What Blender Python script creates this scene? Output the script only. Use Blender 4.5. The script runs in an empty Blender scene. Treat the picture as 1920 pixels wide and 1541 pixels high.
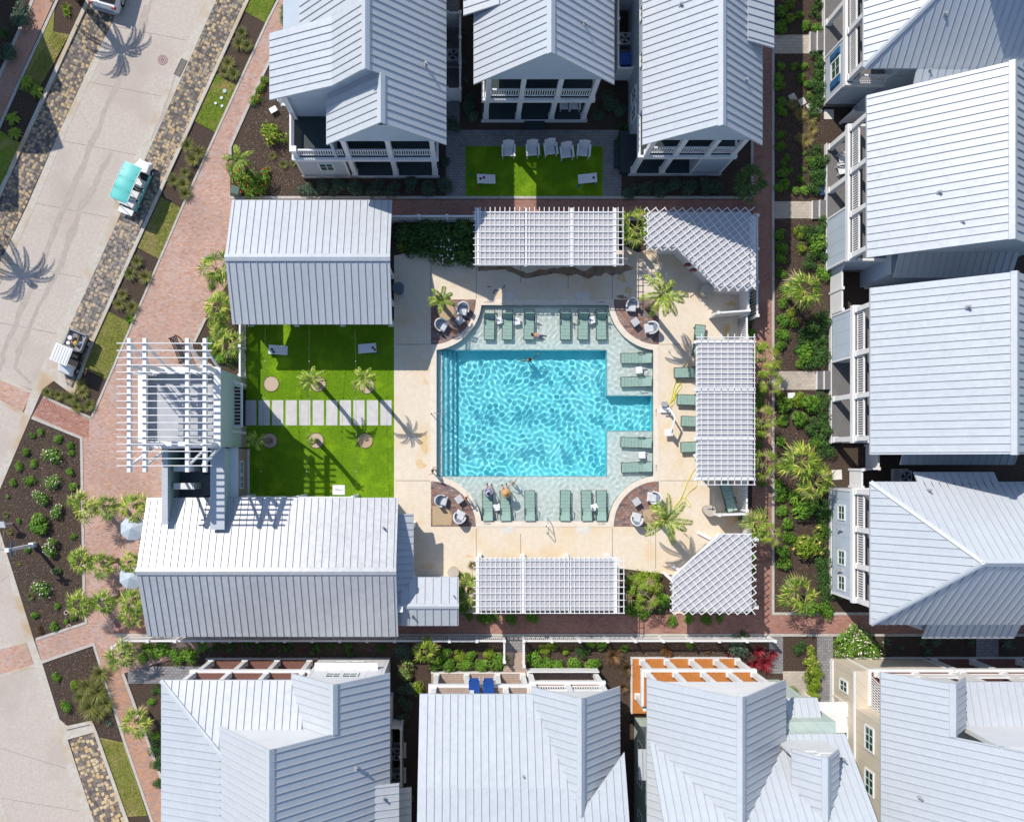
import bpy, math, random
from mathutils import Vector, Matrix, noise
from mathutils.geometry import tessellate_polygon
SC = bpy.context.scene
COL = SC.collection
R = math.radians
# ---------------------------------------------------------------- camera, sky, sun
CH, K, NX, NY = 54.0, 0.035, 872.0, 862.0          # camera height, metres per photo pixel on the ground, point straight below the camera
cd = bpy.data.cameras.new('camera'); cam = bpy.data.objects.new('camera', cd); COL.objects.link(cam); SC.camera = cam
cam.location = (0, 0, CH); cd.sensor_width = 36; cd.lens = 36*(CH/K)/1920; cd.clip_end = 2000
cd.shift_x = (960-NX)/1920; cd.shift_y = (NY-770.5)/1920
SUN = Vector((.64, -.78, -1.0)).normalized()
W = bpy.data.worlds.new('World'); SC.world = W; W.use_nodes = True
_bg = W.node_tree.nodes['Background']; _sky = W.node_tree.nodes.new('ShaderNodeTexSky'); _sky.sky_type = 'NISHITA'; _sky.sun_disc = False; _sky.ozone_density = 3; _sky.dust_density = .6
_sky.sun_elevation = math.asin(-SUN.z); _sky.sun_rotation = math.atan2(-SUN.x, -SUN.y)
W.node_tree.links.new(_sky.outputs[0], _bg.inputs[0]); _bg.inputs[1].default_value = 0.15
sl = bpy.data.lights.new('sun', 'SUN'); sl.energy = 4.55; sl.angle = R(.5); sl.color = (1, .935, .845)
so = bpy.data.objects.new('sun', sl); COL.objects.link(so); so.rotation_euler = SUN.to_track_quat('-Z', 'Y').to_euler()
sl.cycles.is_caustics_light = True
SC.view_settings.view_transform = 'Standard'; SC.view_settings.look = 'None'; SC.view_settings.exposure = .07
SC.cycles.max_bounces = 6; SC.cycles.transparent_max_bounces = 12

def P(px, py, z=0.0):
    k = K*(CH-z)/CH
    return Vector(((px-NX)*k, -(py-NY)*k, z))
def PP(pts, z=0.0): return [P(a, b, z) for a, b in pts]

# ---------------------------------------------------------------- object helpers
OFF = {}
def thing(name, label, cat, loc=(0, 0, 0), group=None):
    o = bpy.data.objects.new(name, None); o.empty_display_size = .3; COL.objects.link(o); o.location = loc
    o['label'] = label; o['category'] = cat
    if group: o['group'] = group
    OFF[o.name] = Vector(loc); return o
def tag(o, label=None, cat=None, group=None, kind=None):
    if label: o['label'] = label
    if cat: o['category'] = cat
    if group: o['group'] = group
    if kind: o['kind'] = kind
    return o
class MB:
    def __init__(s): s.v = []; s.f = []; s.m = []; s.mi = 0
    def face(s, pts):
        n = len(s.v); s.v += [tuple(p) for p in pts]; s.f.append(tuple(range(n, n+len(pts)))); s.m.append(s.mi)
    def hull(s, a, b):                               # prism between two equal rings (a below, b above)
        n = len(s.v); k = len(a); s.v += [tuple(p) for p in a]+[tuple(p) for p in b]
        fs = [tuple(range(n+k-1, n-1, -1)), tuple(range(n+k, n+2*k))]
        fs += [(n+i, n+(i+1) % k, n+k+(i+1) % k, n+k+i) for i in range(k)]
        s.f += fs; s.m += [s.mi]*len(fs)
    def box(s, x0, y0, z0, x1, y1, z1):
        x0, x1 = min(x0, x1), max(x0, x1); y0, y1 = min(y0, y1), max(y0, y1); z0, z1 = min(z0, z1), max(z0, z1)
        s.hull([(x0, y0, z0), (x1, y0, z0), (x1, y1, z0), (x0, y1, z0)], [(x0, y0, z1), (x1, y0, z1), (x1, y1, z1), (x0, y1, z1)])
    def prism(s, pts, z0, z1):
        a = sum(pts[i][0]*pts[(i+1) % len(pts)][1]-pts[(i+1) % len(pts)][0]*pts[i][1] for i in range(len(pts)))
        if a < 0: pts = pts[::-1]
        s.hull([(p[0], p[1], z0) for p in pts], [(p[0], p[1], z1) for p in pts])
    def bar(s, p, q, w, h, up=(0, 0, 1)):            # rectangular bar from p to q
        p, q = Vector(p), Vector(q); d = (q-p).normalized(); u = Vector(up)
        if abs(d.dot(u)) > .99: u = Vector((0, 1, 0))
        x = d.cross(u).normalized()*w/2; y = x.cross(d).normalized()*h/2
        s.hull([p-x-y, p+x-y, p+x+y, p-x+y][::-1], [q-x-y, q+x-y, q+x+y, q-x+y][::-1])
    def tube(s, pts, rs, n=8, caps=True):
        pts = [Vector(p) for p in pts]
        if not isinstance(rs, (list, tuple)): rs = [rs]*len(pts)
        b = len(s.v)
        for i, p in enumerate(pts):
            d = (pts[min(i+1, len(pts)-1)]-pts[max(i-1, 0)]).normalized()
            u = Vector((1, 0, 0)) if abs(d.x) < .8 else Vector((0, 1, 0))
            x = d.cross(u).normalized(); y = d.cross(x)
            for j in range(n):
                a = 2*math.pi*j/n; s.v.append(tuple(p+(x*math.cos(a)+y*math.sin(a))*rs[i]))
        for i in range(len(pts)-1):
            for j in range(n):
                s.f.append((b+i*n+j, b+(i+1)*n+j, b+(i+1)*n+(j+1) % n, b+i*n+(j+1) % n)); s.m.append(s.mi)
        if caps:
            s.f.append(tuple(b+j for j in range(n))); s.f.append(tuple(b+(len(pts)-1)*n+j for j in range(n-1, -1, -1))); s.m += [s.mi]*2
    def cyl(s, c, r, z0, z1, n=16, r1=None): s.tube([(c[0], c[1], z0), (c[0], c[1], z1)], [r, r if r1 is None else r1], n)
    def build(s, name, mats, parent=None, smooth=False, bevel=0):
        me = bpy.data.meshes.new(name); off = OFF.get(parent.name, Vector()) if parent else Vector()
        me.from_pydata([(a-off[0], b-off[1], c-off[2]) for a, b, c in s.v] if parent else s.v, [], s.f)
        for m in (mats if isinstance(mats, (list, tuple)) else [mats]): me.materials.append(m)
        if s.mi or any(s.m): me.polygons.foreach_set('material_index', s.m)
        if smooth: me.polygons.foreach_set('use_smooth', [True]*len(s.f))
        me.update()
        o = bpy.data.objects.new(name, me); COL.objects.link(o)
        if parent: o.parent = parent; OFF[o.name] = off
        if bevel:
            b = o.modifiers.new('bevel', 'BEVEL'); b.width = bevel; b.segments = 2; b.limit_method = 'ANGLE'
        return o
KIDS = {}
def copy_tree(o, parent=None):
    c = o.copy(); COL.objects.link(c); c.parent = parent
    for ch in list(o.children): copy_tree(ch, c)
    return c
def place(proto, used, loc, rz=0, label=None, group=None, scale=1):
    o = proto if not used else copy_tree(proto)
    o.location = loc; o.rotation_euler = (0, 0, rz); o.scale = (scale,)*3
    if label: o['label'] = label
    if group: o['group'] = group
    return o
ORD = ['first', 'second', 'third', 'fourth', 'fifth', 'sixth', 'seventh', 'eighth', 'ninth', 'tenth', 'eleventh', 'twelfth', 'thirteenth', 'fourteenth', 'fifteenth', 'sixteenth', 'seventeenth', 'eighteenth', 'nineteenth', 'twentieth']
ORD += ['twenty-'+a for a in ORD[:9]]+['thirtieth']+['thirty-'+a for a in ORD[:9]]

# ---------------------------------------------------------------- materials
class NT:
    def __init__(s, name):
        s.m = bpy.data.materials.new(name); s.m.use_nodes = True; s.t = s.m.node_tree; s.b = s.t.nodes['Principled BSDF']; s.tc = None
    def n(s, ty, **kw):
        x = s.t.nodes.new(ty)
        for k, v in kw.items():
            if k in x.inputs: x.inputs[k].default_value = v
            else: setattr(x, k, v)
        return x
    def l(s, a, b): s.t.links.new(a, b)
    def co(s, rot=0, scale=(1, 1, 1), kind='Object'):
        if not s.tc: s.tc = s.n('ShaderNodeTexCoord')
        m = s.n('ShaderNodeMapping'); m.inputs['Rotation'].default_value = (0, 0, rot); m.inputs['Scale'].default_value = scale
        s.l(s.tc.outputs[kind], m.inputs[0]); return m.outputs[0]
    def noise(s, scale, detail=3, co=None, rough=.55):
        x = s.n('ShaderNodeTexNoise', Scale=scale, Detail=detail, Roughness=rough); s.l(co or s.co(), x.inputs['Vector']); return x.outputs['Fac']
    def ramp(s, fac, stops, interp='LINEAR'):
        r = s.n('ShaderNodeValToRGB'); r.color_ramp.interpolation = interp; e = r.color_ramp.elements
        while len(e) < len(stops): e.new(.5)
        for i, (p, c) in enumerate(stops): e[i].position = p; e[i].color = (*c, 1) if len(c) == 3 else c
        s.l(fac, r.inputs[0]); return r.outputs[0]
    def mix(s, a, b, fac=.5, mode='MIX'):
        x = s.n('ShaderNodeMix', data_type='RGBA', blend_type=mode)
        for i, v in ((6, a), (7, b)):
            if isinstance(v, tuple): x.inputs[i].default_value = (*v, 1)
            else: s.l(v, x.inputs[i])
        if isinstance(fac, (int, float)): x.inputs[0].default_value = fac
        else: s.l(fac, x.inputs[0])
        return x.outputs[2]
    def bump(s, h, st=.3, dist=.02):
        b = s.n('ShaderNodeBump', Strength=st, Distance=dist); s.l(h, b.inputs['Height']); s.l(b.outputs[0], s.b.inputs['Normal'])
    def out(s, col, rough=.7, spec=.3):
        if isinstance(col, tuple): s.b.inputs['Base Color'].default_value = (*col, 1)
        else: s.l(col, s.b.inputs['Base Color'])
        s.b.inputs['Roughness'].default_value = rough; s.b.inputs['Specular IOR Level'].default_value = spec; return s.m
def plain(name, c, rough=.6, var=.12, scale=1.3, spec=.3, metal=0):
    t = NT(name); f = t.noise(scale, 5); d = tuple(x*(1-var) for x in c); e = tuple(min(1, x*(1+var*.6)) for x in c)
    t.b.inputs['Metallic'].default_value = metal
    return t.out(t.ramp(f, [(.3, d), (.7, e)]), rough, spec)
def M2(name, c1, c2, scale=6, rough=.9, bump=.5, c3=None, s3=.5, lo=.35, hi=.65, speck=None):
    t = NT(name); f = t.noise(scale, 6, rough=.7); c = t.ramp(f, [(lo, c1), (hi, c2)])
    if c3: c = t.mix(c, c3, t.ramp(t.noise(s3, 5), [(.5, (0, 0, 0)), (.68, (1, 1, 1))]))
    if speck: c = t.mix(c, speck, t.ramp(t.noise(scale*7, 2), [(.62, (0, 0, 0)), (.7, (1, 1, 1))]))
    if bump: t.bump(f, bump, .03)
    return t.out(c, rough)
def siding(name, c, axis='Z', pitch=.16, st=.35):
    t = NT(name); sc = {'Z': (0, 0, 1), 'X': (1, 0, 0), 'Y': (0, 1, 0), 'XY': (1, 1, 0)}[axis]
    w = t.n('ShaderNodeTexWave', bands_direction='DIAGONAL', wave_profile='SAW'); w.inputs['Scale'].default_value = .314/pitch
    w.inputs['Distortion'].default_value = 0; t.l(t.co(scale=sc), w.inputs['Vector'])
    t.bump(w.outputs['Fac'], st, .03); n = t.noise(.8, 4)
    return t.out(t.mix(t.ramp(n, [(.3, tuple(x*.9 for x in c)), (.7, c)]), (0, 0, 0), t.ramp(w.outputs['Fac'], [(.0, (.22,)*3), (.12, (0, 0, 0))])), .55, .3)
def planks(name, c, pitch=.14, axis='X', rough=.6):
    t = NT(name); s = .314/pitch
    w = t.n('ShaderNodeTexWave', bands_direction=axis, wave_profile='SAW'); w.inputs['Scale'].default_value = s; w.inputs['Distortion'].default_value = 0; t.l(t.co(), w.inputs['Vector'])
    base = t.ramp(t.noise(3, 5, t.co(scale=(1, 12, 1) if axis == 'X' else (12, 1, 1))), [(.3, tuple(x*.75 for x in c)), (.7, tuple(min(1, x*1.2) for x in c))])
    return t.out(t.mix(base, tuple(x*.3 for x in c), t.ramp(w.outputs['Fac'], [(0, (1, 1, 1)), (.12, (0, 0, 0))])), rough)
def bricks(name, cols, mortar, w=.22, h=.11, rot=0, rough=.85, msize=.012, stain=None):
    t = NT(name); co = t.co(rot)
    b = t.n('ShaderNodeTexBrick'); b.inputs['Scale'].default_value = 1; b.inputs['Brick Width'].default_value = w; b.inputs['Row Height'].default_value = h
    b.inputs['Mortar Size'].default_value = msize; b.inputs['Color1'].default_value = (0, 0, 0, 1); b.inputs['Color2'].default_value = (1, 1, 1, 1); b.inputs['Mortar'].default_value = (.5, .5, .5, 1)
    b.inputs['Bias'].default_value = 0; t.l(co, b.inputs['Vector'])
    c = t.ramp(b.outputs['Color'], [(i/max(1, len(cols)-1), x) for i, x in enumerate(cols)])
    big = t.noise(.35, 4); c = t.mix(c, t.ramp(big, [(.35, (.78,)*3), (.65, (1.0, 1.0, 1.0))]), 1, 'MULTIPLY')
    fine = t.noise(9, 3); c = t.mix(c, t.ramp(fine, [(.3, (.85,)*3), (.7, (1, 1, 1))]), 1, 'MULTIPLY')
    if stain: c = t.mix(c, stain, t.ramp(t.noise(.6, 5), [(.55, (0, 0, 0)), (.75, (.6,)*3)]))
    c = t.mix(c, mortar, b.outputs['Fac'])
    return t.out(c, rough)
def cobbles(name, cols, scale=3.2, rot=0):
    t = NT(name); co = t.co(rot)
    v = t.n('ShaderNodeTexVoronoi', distance='CHEBYCHEV', Scale=scale, Randomness=.55); t.l(co, v.inputs['Vector'])
    sep = t.n('ShaderNodeSeparateColor'); t.l(v.outputs['Color'], sep.inputs[0])
    c = t.ramp(sep.outputs[0], [(i/len(cols), x) for i, x in enumerate(cols)], 'CONSTANT')
    c = t.mix(c, (.07, .06, .055), t.ramp(v.outputs['Distance'], [(.36, (0, 0, 0)), (.52, (.8,)*3)]))
    c = t.mix(c, t.ramp(t.noise(12, 3), [(.3, (.75,)*3), (.7, (1, 1, 1))]), 1, 'MULTIPLY')
    return t.out(c, .85)
def leafmat(name, c1, c2, c3=None, trans=.25):
    t = NT(name); g = t.n('ShaderNodeNewGeometry'); oi = t.n('ShaderNodeObjectInfo')
    st = [(0, c1), (.6, c2)] + ([(1, c3)] if c3 else [])
    c = t.ramp(g.outputs['Random Per Island'], st)
    c = t.mix(c, t.ramp(oi.outputs['Random'], [(0, (.72, .78, .72)), (1, (1.1, 1.05, 1.0))]), 1, 'MULTIPLY')
    t.out(c, .55, .35)
    tr = t.n('ShaderNodeBsdfTranslucent'); t.l(c, tr.inputs[0]); mx = t.n('ShaderNodeMixShader'); mx.inputs[0].default_value = trans
    o = t.t.nodes['Material Output']; t.l(t.b.outputs[0], mx.inputs[1]); t.l(tr.outputs[0], mx.inputs[2]); t.l(mx.outputs[0], o.inputs[0])
    return t.m
mulch = M2('mulch', (.028, .02, .016), (.10, .068, .05), 11, .95, .9, speck=(.20, .145, .105))
mulch_lite = M2('mulch_dry', (.06, .04, .03), (.17, .115, .088), 9, .95, .9, speck=(.32, .24, .18))
asphalt = M2('road_concrete', (.455, .395, .34), (.54, .475, .42), 5, .85, .1, (.43, .37, .32), .25, speck=(.34, .31, .29))
stainm = M2('wet_stain', (.36, .31, .265), (.43, .375, .325), 3, .7, 0)
kerbm = M2('kerb_concrete', (.44, .40, .34), (.56, .52, .46), 4, .85, .1, (.44, .33, .21), .5)
edgem = M2('edging_concrete', (.40, .37, .33), (.50, .47, .43), 4, .85, .1)
BR = [(.44, .245, .185), (.58, .36, .275), (.52, .30, .21), (.64, .42, .33), (.46, .37, .34)]
brick_w = bricks('brick_plaza', BR, (.40, .28, .24), stain=(.46, .42, .42))
brick_d = bricks('brick_diagonal', [(.42, .21, .14), (.56, .32, .22), (.50, .26, .17), (.40, .29, .26)], (.34, .22, .17), rot=R(25), stain=(.5, .36, .3))
brick_r = bricks('brick_red', [(.28, .085, .055), (.44, .17, .11), (.36, .12, .08), (.5, .27, .2)], (.4, .3, .26), rot=R(25))
brick_n = bricks('brick_walk', [(.32, .15, .115), (.45, .235, .18), (.39, .185, .14)], (.27, .165, .135), rot=0, stain=(.48, .29, .21))
pav_mix = bricks('paver_mix', [(.12, .11, .13), (.40, .17, .10), (.22, .20, .21), (.34, .22, .18), (.45, .30, .24)], (.15, .12, .11), .24, .16, msize=.014)
pav_grey = bricks('paver_grey', [(.23, .225, .23), (.32, .31, .31), (.27, .265, .27)], (.15, .145, .15), .26, .18, msize=.016)
pav_cream = bricks('paver_cream', [(.46, .40, .33), (.58, .51, .43), (.52, .45, .38)], (.36, .31, .26), .3, .2, msize=.014)
COB = [(.15, .13, .12), (.22, .19, .17), (.50, .37, .21), (.30, .26, .21), (.43, .33, .22), (.18, .155, .145), (.56, .42, .24), (.36, .30, .24)]
cob_a = cobbles('cobble_dark', COB, 4.6, R(24))
cob_b = cobbles('cobble_light', [(.24, .22, .20), (.33, .29, .25), (.56, .42, .27), (.28, .25, .23), (.48, .39, .29), (.20, .18, .17), (.44, .35, .26)], 4.2, R(24))
cob_c = cobbles('cobble_tan', [(.19, .16, .14), (.62, .44, .22), (.25, .21, .18), (.55, .42, .27), (.22, .18, .155), (.66, .52, .33)], 4.2, R(-24))
turf = M2('turf', (.085, .19, .003), (.175, .32, .005), 14, .95, .9, (.22, .38, .008), .7)
lawn = M2('lawn', (.10, .17, .014), (.20, .26, .03), 7, .95, .8, (.30, .25, .08), .8)
lawn_dry = M2('lawn_dry', (.16, .18, .03), (.27, .25, .07), 7, .95, .8, (.35, .27, .12), .8)
deckm = M2('pool_deck', (.65, .56, .44), (.74, .65, .52), 2.6, .8, .1, (.68, .53, .34), .4, .3, .7, speck=(.52, .41, .29))
deck_stain = M2('rust_stain', (.62, .41, .18), (.68, .54, .33), 3, .8, 0)
wetm = M2('wet_patch', (.20, .13, .075), (.33, .24, .165), 2.2, .35, 0)
coping = M2('coping', (.66, .58, .48), (.76, .68, .57), 3, .7, .05)
padm = M2('concrete_pad', (.60, .56, .50), (.70, .66, .60), 3, .8, .05)
slabm = M2('walk_slab', (.50, .49, .48), (.60, .59, .57), 2, .8, .05)
def roofmat(name, c, var, metal=0):
    t = NT(name); a = t.noise(.3, 4); b = t.noise(3.0, 6, rough=.75); k = t.noise(22, 2); o = t.n('ShaderNodeObjectInfo')
    col = t.ramp(a, [(.3, tuple(x*(1-var) for x in c)), (.7, c)]); col = t.mix(col, t.ramp(b, [(.35, (1-var*1.1,)*3), (.6, (1, 1, 1))]), 1, 'MULTIPLY')
    col = t.mix(col, (.30, .27, .24), t.ramp(k, [(.70, (0, 0, 0)), (.78, (.35,)*3)])); t.b.inputs['Metallic'].default_value = metal
    m = t.out(col, .34, .7); r = t.ramp(b, [(.3, (.26,)*3), (.7, (.44,)*3)]); t.l(r, t.b.inputs['Roughness']); return m
roofm = roofmat('metal_roof', (.49, .525, .56), .06); roofw = roofmat('metal_roof_galvalume', (.50, .515, .535), .13)
white = plain('white_paint', (.74, .74, .74), .45, .06)
cream = plain('cream_paint', (.70, .67, .61), .5, .06)
panelm = None
wall_b = siding('blue_grey_siding', (.46, .53, .60)); wall_bv = siding('blue_grey_board', (.50, .57, .66), 'XY', .4)
wall_w = siding('white_siding', (.66, .67, .68)); wall_t = siding('tan_board', (.62, .55, .44), 'XY', .4)
wall_g = siding('sage_siding', (.46, .59, .52)); wall_gv = siding('pale_green_board', (.46, .55, .50), 'XY', .4)
wall_p = siding('pink_siding', (.42, .31, .26), 'Z', .2)
deck_dk = planks('dark_deck', (.035, .052, .058)); deck_gy = planks('grey_deck', (.17, .165, .165), .14, 'Y')
deck_or = planks('cedar_deck', (.50, .19, .05), .14, 'Y'); deck_tn = planks('tan_deck', (.38, .29, .24), .14, 'Y'); deck_bn = planks('brown_deck', (.19, .09, .07), .14, 'Y')
glassm = plain('window_glass', (.03, .09, .07), .08, .3, .6, .8); trimw = plain('window_trim', (.72, .73, .72), .5, .04)
shutm = plain('blue_shutter', (.03, .12, .26), .5); darkm = plain('dark_interior', (.02, .022, .025), .8)
black = plain('black_metal', (.02, .021, .024), .4); greym = plain('grey_metal', (.35, .36, .38), .4, .1, 2, .5); tealgrey = plain('dark_green_frame', (.035, .06, .055), .4)
sling = plain('sage_sling', (.27, .40, .345), .7, .12, 6); wick = M2('white_wicker', (.52, .53, .53), (.68, .68, .67), 40, .7, .5); cushm = plain('grey_cushion', (.22, .25, .30), .9)
plastic_w = plain('white_plastic', (.75, .76, .78), .4, .04); rubber = plain('rubber', (.015, .015, .016), .7)
gravel = M2('pebbles', (.34, .25, .15), (.60, .46, .29), 30, .9, 1.0); pebb = M2('planter_pebbles', (.42, .32, .24), (.68, .54, .42), 30, .9, 1.0)
bark = M2('palm_bark', (.10, .075, .055), (.27, .21, .16), 12, .95, 1.0); woodm = planks('brown_wood', (.24, .12, .06), .1)
skin = plain('skin', (.50, .28, .18), .6, .1); skin_d = plain('tanned_skin', (.38, .2, .12), .6, .1); hairm = plain('dark_hair', (.03, .018, .012), .7)
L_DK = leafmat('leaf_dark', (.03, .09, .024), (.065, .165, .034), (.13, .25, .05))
L_BG = leafmat('leaf_bluegreen', (.055, .105, .075), (.10, .17, .115), (.17, .25, .17))
L_GR = leafmat('leaf_green', (.07, .19, .02), (.17, .36, .03), (.30, .48, .07))
L_YG = leafmat('leaf_yellowgreen', (.14, .25, .02), (.26, .38, .03), (.42, .50, .06))
L_VAR = leafmat('leaf_variegated', (.12, .22, .05), (.30, .40, .10), (.55, .56, .25))
L_RD = leafmat('leaf_red', (.14, .01, .02), (.28, .02, .04), (.42, .05, .06))
L_RU = leafmat('leaf_rust', (.10, .09, .02), (.22, .10, .03), (.40, .10, .03))
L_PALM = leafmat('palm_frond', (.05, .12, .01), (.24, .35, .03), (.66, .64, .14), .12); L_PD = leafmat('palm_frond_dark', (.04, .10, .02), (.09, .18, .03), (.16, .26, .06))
L_DRY = leafmat('dry_frond', (.34, .23, .12), (.50, .37, .22), (.58, .48, .33)); L_OLV = leafmat('olive_grass', (.12, .15, .03), (.24, .25, .06), (.40, .38, .14))
L_STRAW = leafmat('straw_grass', (.22, .20, .06), (.36, .31, .12), (.48, .40, .2)); L_BRN = leafmat('bronze_grass', (.12, .07, .03), (.22, .13, .06), (.32, .22, .12))
FW = plain('flower_white', (.78, .70, .62), .6, .05); FR = plain('flower_orange', (.7, .12, .02), .6, .1)
# ================================================================ the setting: ground, roads, paving, pool
def sheet(name, outer, z, mat, holes=(), th=.1, px=True, kind='structure'):
    """a paved area: outline given as places on the ground, thickness th, top at height z"""
    cv = (lambda q: [Vector((P(a, b).x, P(a, b).y, 0)) for a, b in q]) if px else (lambda q: [Vector((a, b, 0)) for a, b in q])
    rings = [cv(outer)]+[cv(h) for h in holes]; mb = MB(); pts = [p for r in rings for p in r]
    for t in tessellate_polygon(rings):
        a, b, c = [pts[i] for i in t]
        if (b-a).cross(c-a).z < 0: b, c = c, b
        mb.face([(p.x, p.y, z) for p in (a, b, c)])
    for r in rings:
        for i in range(len(r)):
            a, b = r[i], r[(i+1) % len(r)]; mb.face([(a.x, a.y, z), (b.x, b.y, z), (b.x, b.y, z-th), (a.x, a.y, z-th)])
    o = mb.build(name, mat); o['kind'] = kind; return o
def strip(name, line, w, z, mat, th=.14, kind='structure'):
    """a kerb or edging of width w (photo pixels) along a line"""
    mb = MB(); L = [P(a, b) for a, b in line]; n = len(L); hw = w*K/2; l = []; r = []
    for i, p in enumerate(L):
        d1 = (p-L[i-1]).normalized() if i else (L[1]-p).normalized(); d2 = (L[i+1]-p).normalized() if i < n-1 else d1
        nn = Vector((-(d1.y+d2.y), d1.x+d2.x, 0)).normalized(); c = max(.35, nn.dot(Vector((-d1.y, d1.x, 0)))); l.append(p+nn*hw/c); r.append(p-nn*hw/c)
    for i in range(n-1):
        a, b, c, d = r[i], r[i+1], l[i+1], l[i]
        up = lambda v, zz: (v.x, v.y, zz)
        mb.face([up(a, z), up(b, z), up(c, z), up(d, z)]); mb.face([up(a, z-th), up(b, z-th), up(b, z), up(a, z)]); mb.face([up(d, z), up(c, z), up(c, z-th), up(d, z-th)])
    o = mb.build(name, mat)
    if kind: o['kind'] = kind
    return o
def arc(cx, cy, r, a0, a1, n=20):
    return [(cx+r*math.cos(R(a0+(a1-a0)*i/n)), cy+r*math.sin(R(a0+(a1-a0)*i/n))) for i in range(n+1)]
PX0, PY0, PX1, PY1 = 808, 562, 1235, 987              # corners of the pool terrace
def pool_ring(inset, r):
    """rectangle with its four corners scooped out by circles of radius r round the terrace corners"""
    s = math.degrees(math.asin(inset/r)); o = []
    o += arc(PX0, PY0, r, 90-s, s); o += arc(PX1, PY0, r, 180-s, 90+s); o += arc(PX1, PY1, r, 270-s, 180+s); o += arc(PX0, PY1, r, 360-s, 270+s)
    return o
big = 9000
hole = [(802, 556), (1241, 556), (1241, 993), (802, 993)]
sheet('ground', [(-big, -big), (big, -big), (big, big), (-big, big)], 0, mulch, [hole], .05)
# --- streets
sheet('road', [(236, 0), (300, -300), (560, -300), (385, 0), (60, 729), (0, 710), (-400, 600), (-400, 1440), (-90, 690), (60, 400)][:0] or
      [(230, 14), (370, -300), (520, -300), (385, 0), (60, 731), (-330, 590), (-120, 330), (0, 535), (49, 400), (128, 240)], .010, asphalt)
sheet('road_lower', [(-600, 500), (0, 754), (44, 776), (0, 878), (-60, 960), (0, 1000), (49, 1202), (-600, 1450)], .012, asphalt)
sheet('road_south', [(-600, 1480), (0, 1267), (65, 1247), (100, 1353), (159, 1541), (240, 1800), (-600, 1800)], .012, asphalt)
cwA = bricks('crosswalk_brick', BR, (.40, .28, .22), rot=R(20)); cwB = bricks('crosswalk_brick_south', BR, (.40, .28, .22), rot=R(-20))
sheet('crosswalk', [(0, 713), (59, 737), (42, 774), (0, 750), (-300, 620), (-300, 590)], .016, cwA)
sheet('crosswalk_south', [(0, 1217), (49, 1204), (64, 1245), (0, 1265), (-300, 1360), (-300, 1310)], .016, cwB)
for l in ([(-300, 586), (0, 710), (60, 735)], [(-300, 624), (0, 753), (44, 776)], [(-300, 1312), (0, 1215), (50, 1202)], [(-300, 1362), (0, 1267), (65, 1247)]):
    strip('crosswalk_band', l, 5, .022, kerbm, .03)
sheet('gutter', [(385, 0), (520, -300), (543, -300), (406, 0), (227, 400), (131, 612), (110, 662), (126, 722), (152, 735), (138, 742), (101, 714), (80, 730), (56, 785), (0, 917), (-40, 960), (0, 996), (64, 1200), (79, 1242), (112, 1348), (126, 1360), (174, 1353), (177, 1372), (127, 1386), (177, 1541), (260, 1800), (242, 1800), (159, 1541), (100, 1353), (65, 1247), (49, 1202), (31, 1140), (0, 1000), (-60, 960), (0, 878), (44, 776), (60, 730)], .020, kerbm)
sheet('gutter_west', [(236, 0), (370, -300), (352, -300), (219, 2), (213, 40), (167, 128), (112, 247), (49, 391), (0, 493), (-150, 820), (-130, 830), (0, 532), (60, 400), (128, 240), (182, 125)], .018, kerbm)
sheet('gutter_corner', [(0, 1487), (15, 1541), (90, 1800), (-30, 1800)], .018, kerbm)
sheet('parking_cobbles', [(406, 0), (540, -300), (600, -300), (465, 0), (281, 400), (174, 640), (150, 690), (122, 690), (110, 662), (131, 612), (227, 400)], .016, cob_a)
sheet('parking_cobbles_south', [(130, 1387), (176, 1374), (237, 1541), (330, 1800), (255, 1800), (177, 1541)], .016, cob_c)
sheet('parking_bay_cobbles', [(284, 372), (296, 378), (174, 640), (130, 735), (101, 714), (110, 662), (131, 612), (227, 400), (260, 330), (312, 332)], .017, cob_b)
sheet('parking_cobbles_west', [(219, 2), (352, -300), (290, -300), (167, 0), (0, 365), (-150, 690), (-150, 820), (0, 493), (112, 247), (213, 40)], .015, cob_a)
strip('kerb', [(600, -300), (465, 0), (294, 374), (174, 641), (138, 737)], 6, .11, kerbm)
strip('kerb_west', [(306, -300), (167, 0), (0, 365), (-150, 690)], 7, .12, kerbm)
strip('kerb_south', [(124, 1364), (172, 1353), (180, 1372), (240, 1541), (335, 1800)], 6, .11, kerbm)
# --- brick plaza and walks
sheet('brick_plaza', [(560, -300), (690, -300), (556, 0), (535, 54), (480, 168), (432, 276), (432, 372), (460, 380), (460, 480), (385, 596), (362, 640), (362, 660), (420, 700), (440, 1200), (231, 1262), (310, 1478), (400, 1800), (360, 1800), (284, 1541), (234, 1390), (177, 1206), (79, 1240), (66, 1199), (162, 1166), (158, 1110), (153, 820), (60, 782), (82, 744), (168, 786), (346, 380), (500, 44), (520, 0)], .030, brick_w)
sheet('brick_walk_red', [(64, 778), (80, 746), (168, 788), (166, 824), (153, 821)], .034, brick_r)
sheet('brick_sidewalk_west', [(102, 0), (0, 228), (-200, 640), (-200, 560), (0, 148), (65, 0), (190, -300), (235, -300)], .028, brick_d)
sheet('brick_sidewalk_south', [(182, 1207), (225, 1250), (310, 1478), (400, 1800), (364, 1800), (286, 1541), (237, 1390)], .034, bricks('brick_orange', [(.52, .25, .14), (.60, .33, .20), (.46, .26, .19), (.36, .27, .25)], (.36, .24, .18), rot=R(-24)))
sheet('brick_walk_north', [(462, 375), (1409, 375), (1409, 409), (462, 409)], .030, brick_n)
sheet('brick_walk_east', [(1410, -200), (1446, -200), (1446, 1188), (1410, 1188)], .034, brick_n)
sheet('brick_walk_south', [(215, 1152), (2300, 1152), (2300, 1187), (215, 1187)], .031, brick_n)
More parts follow.
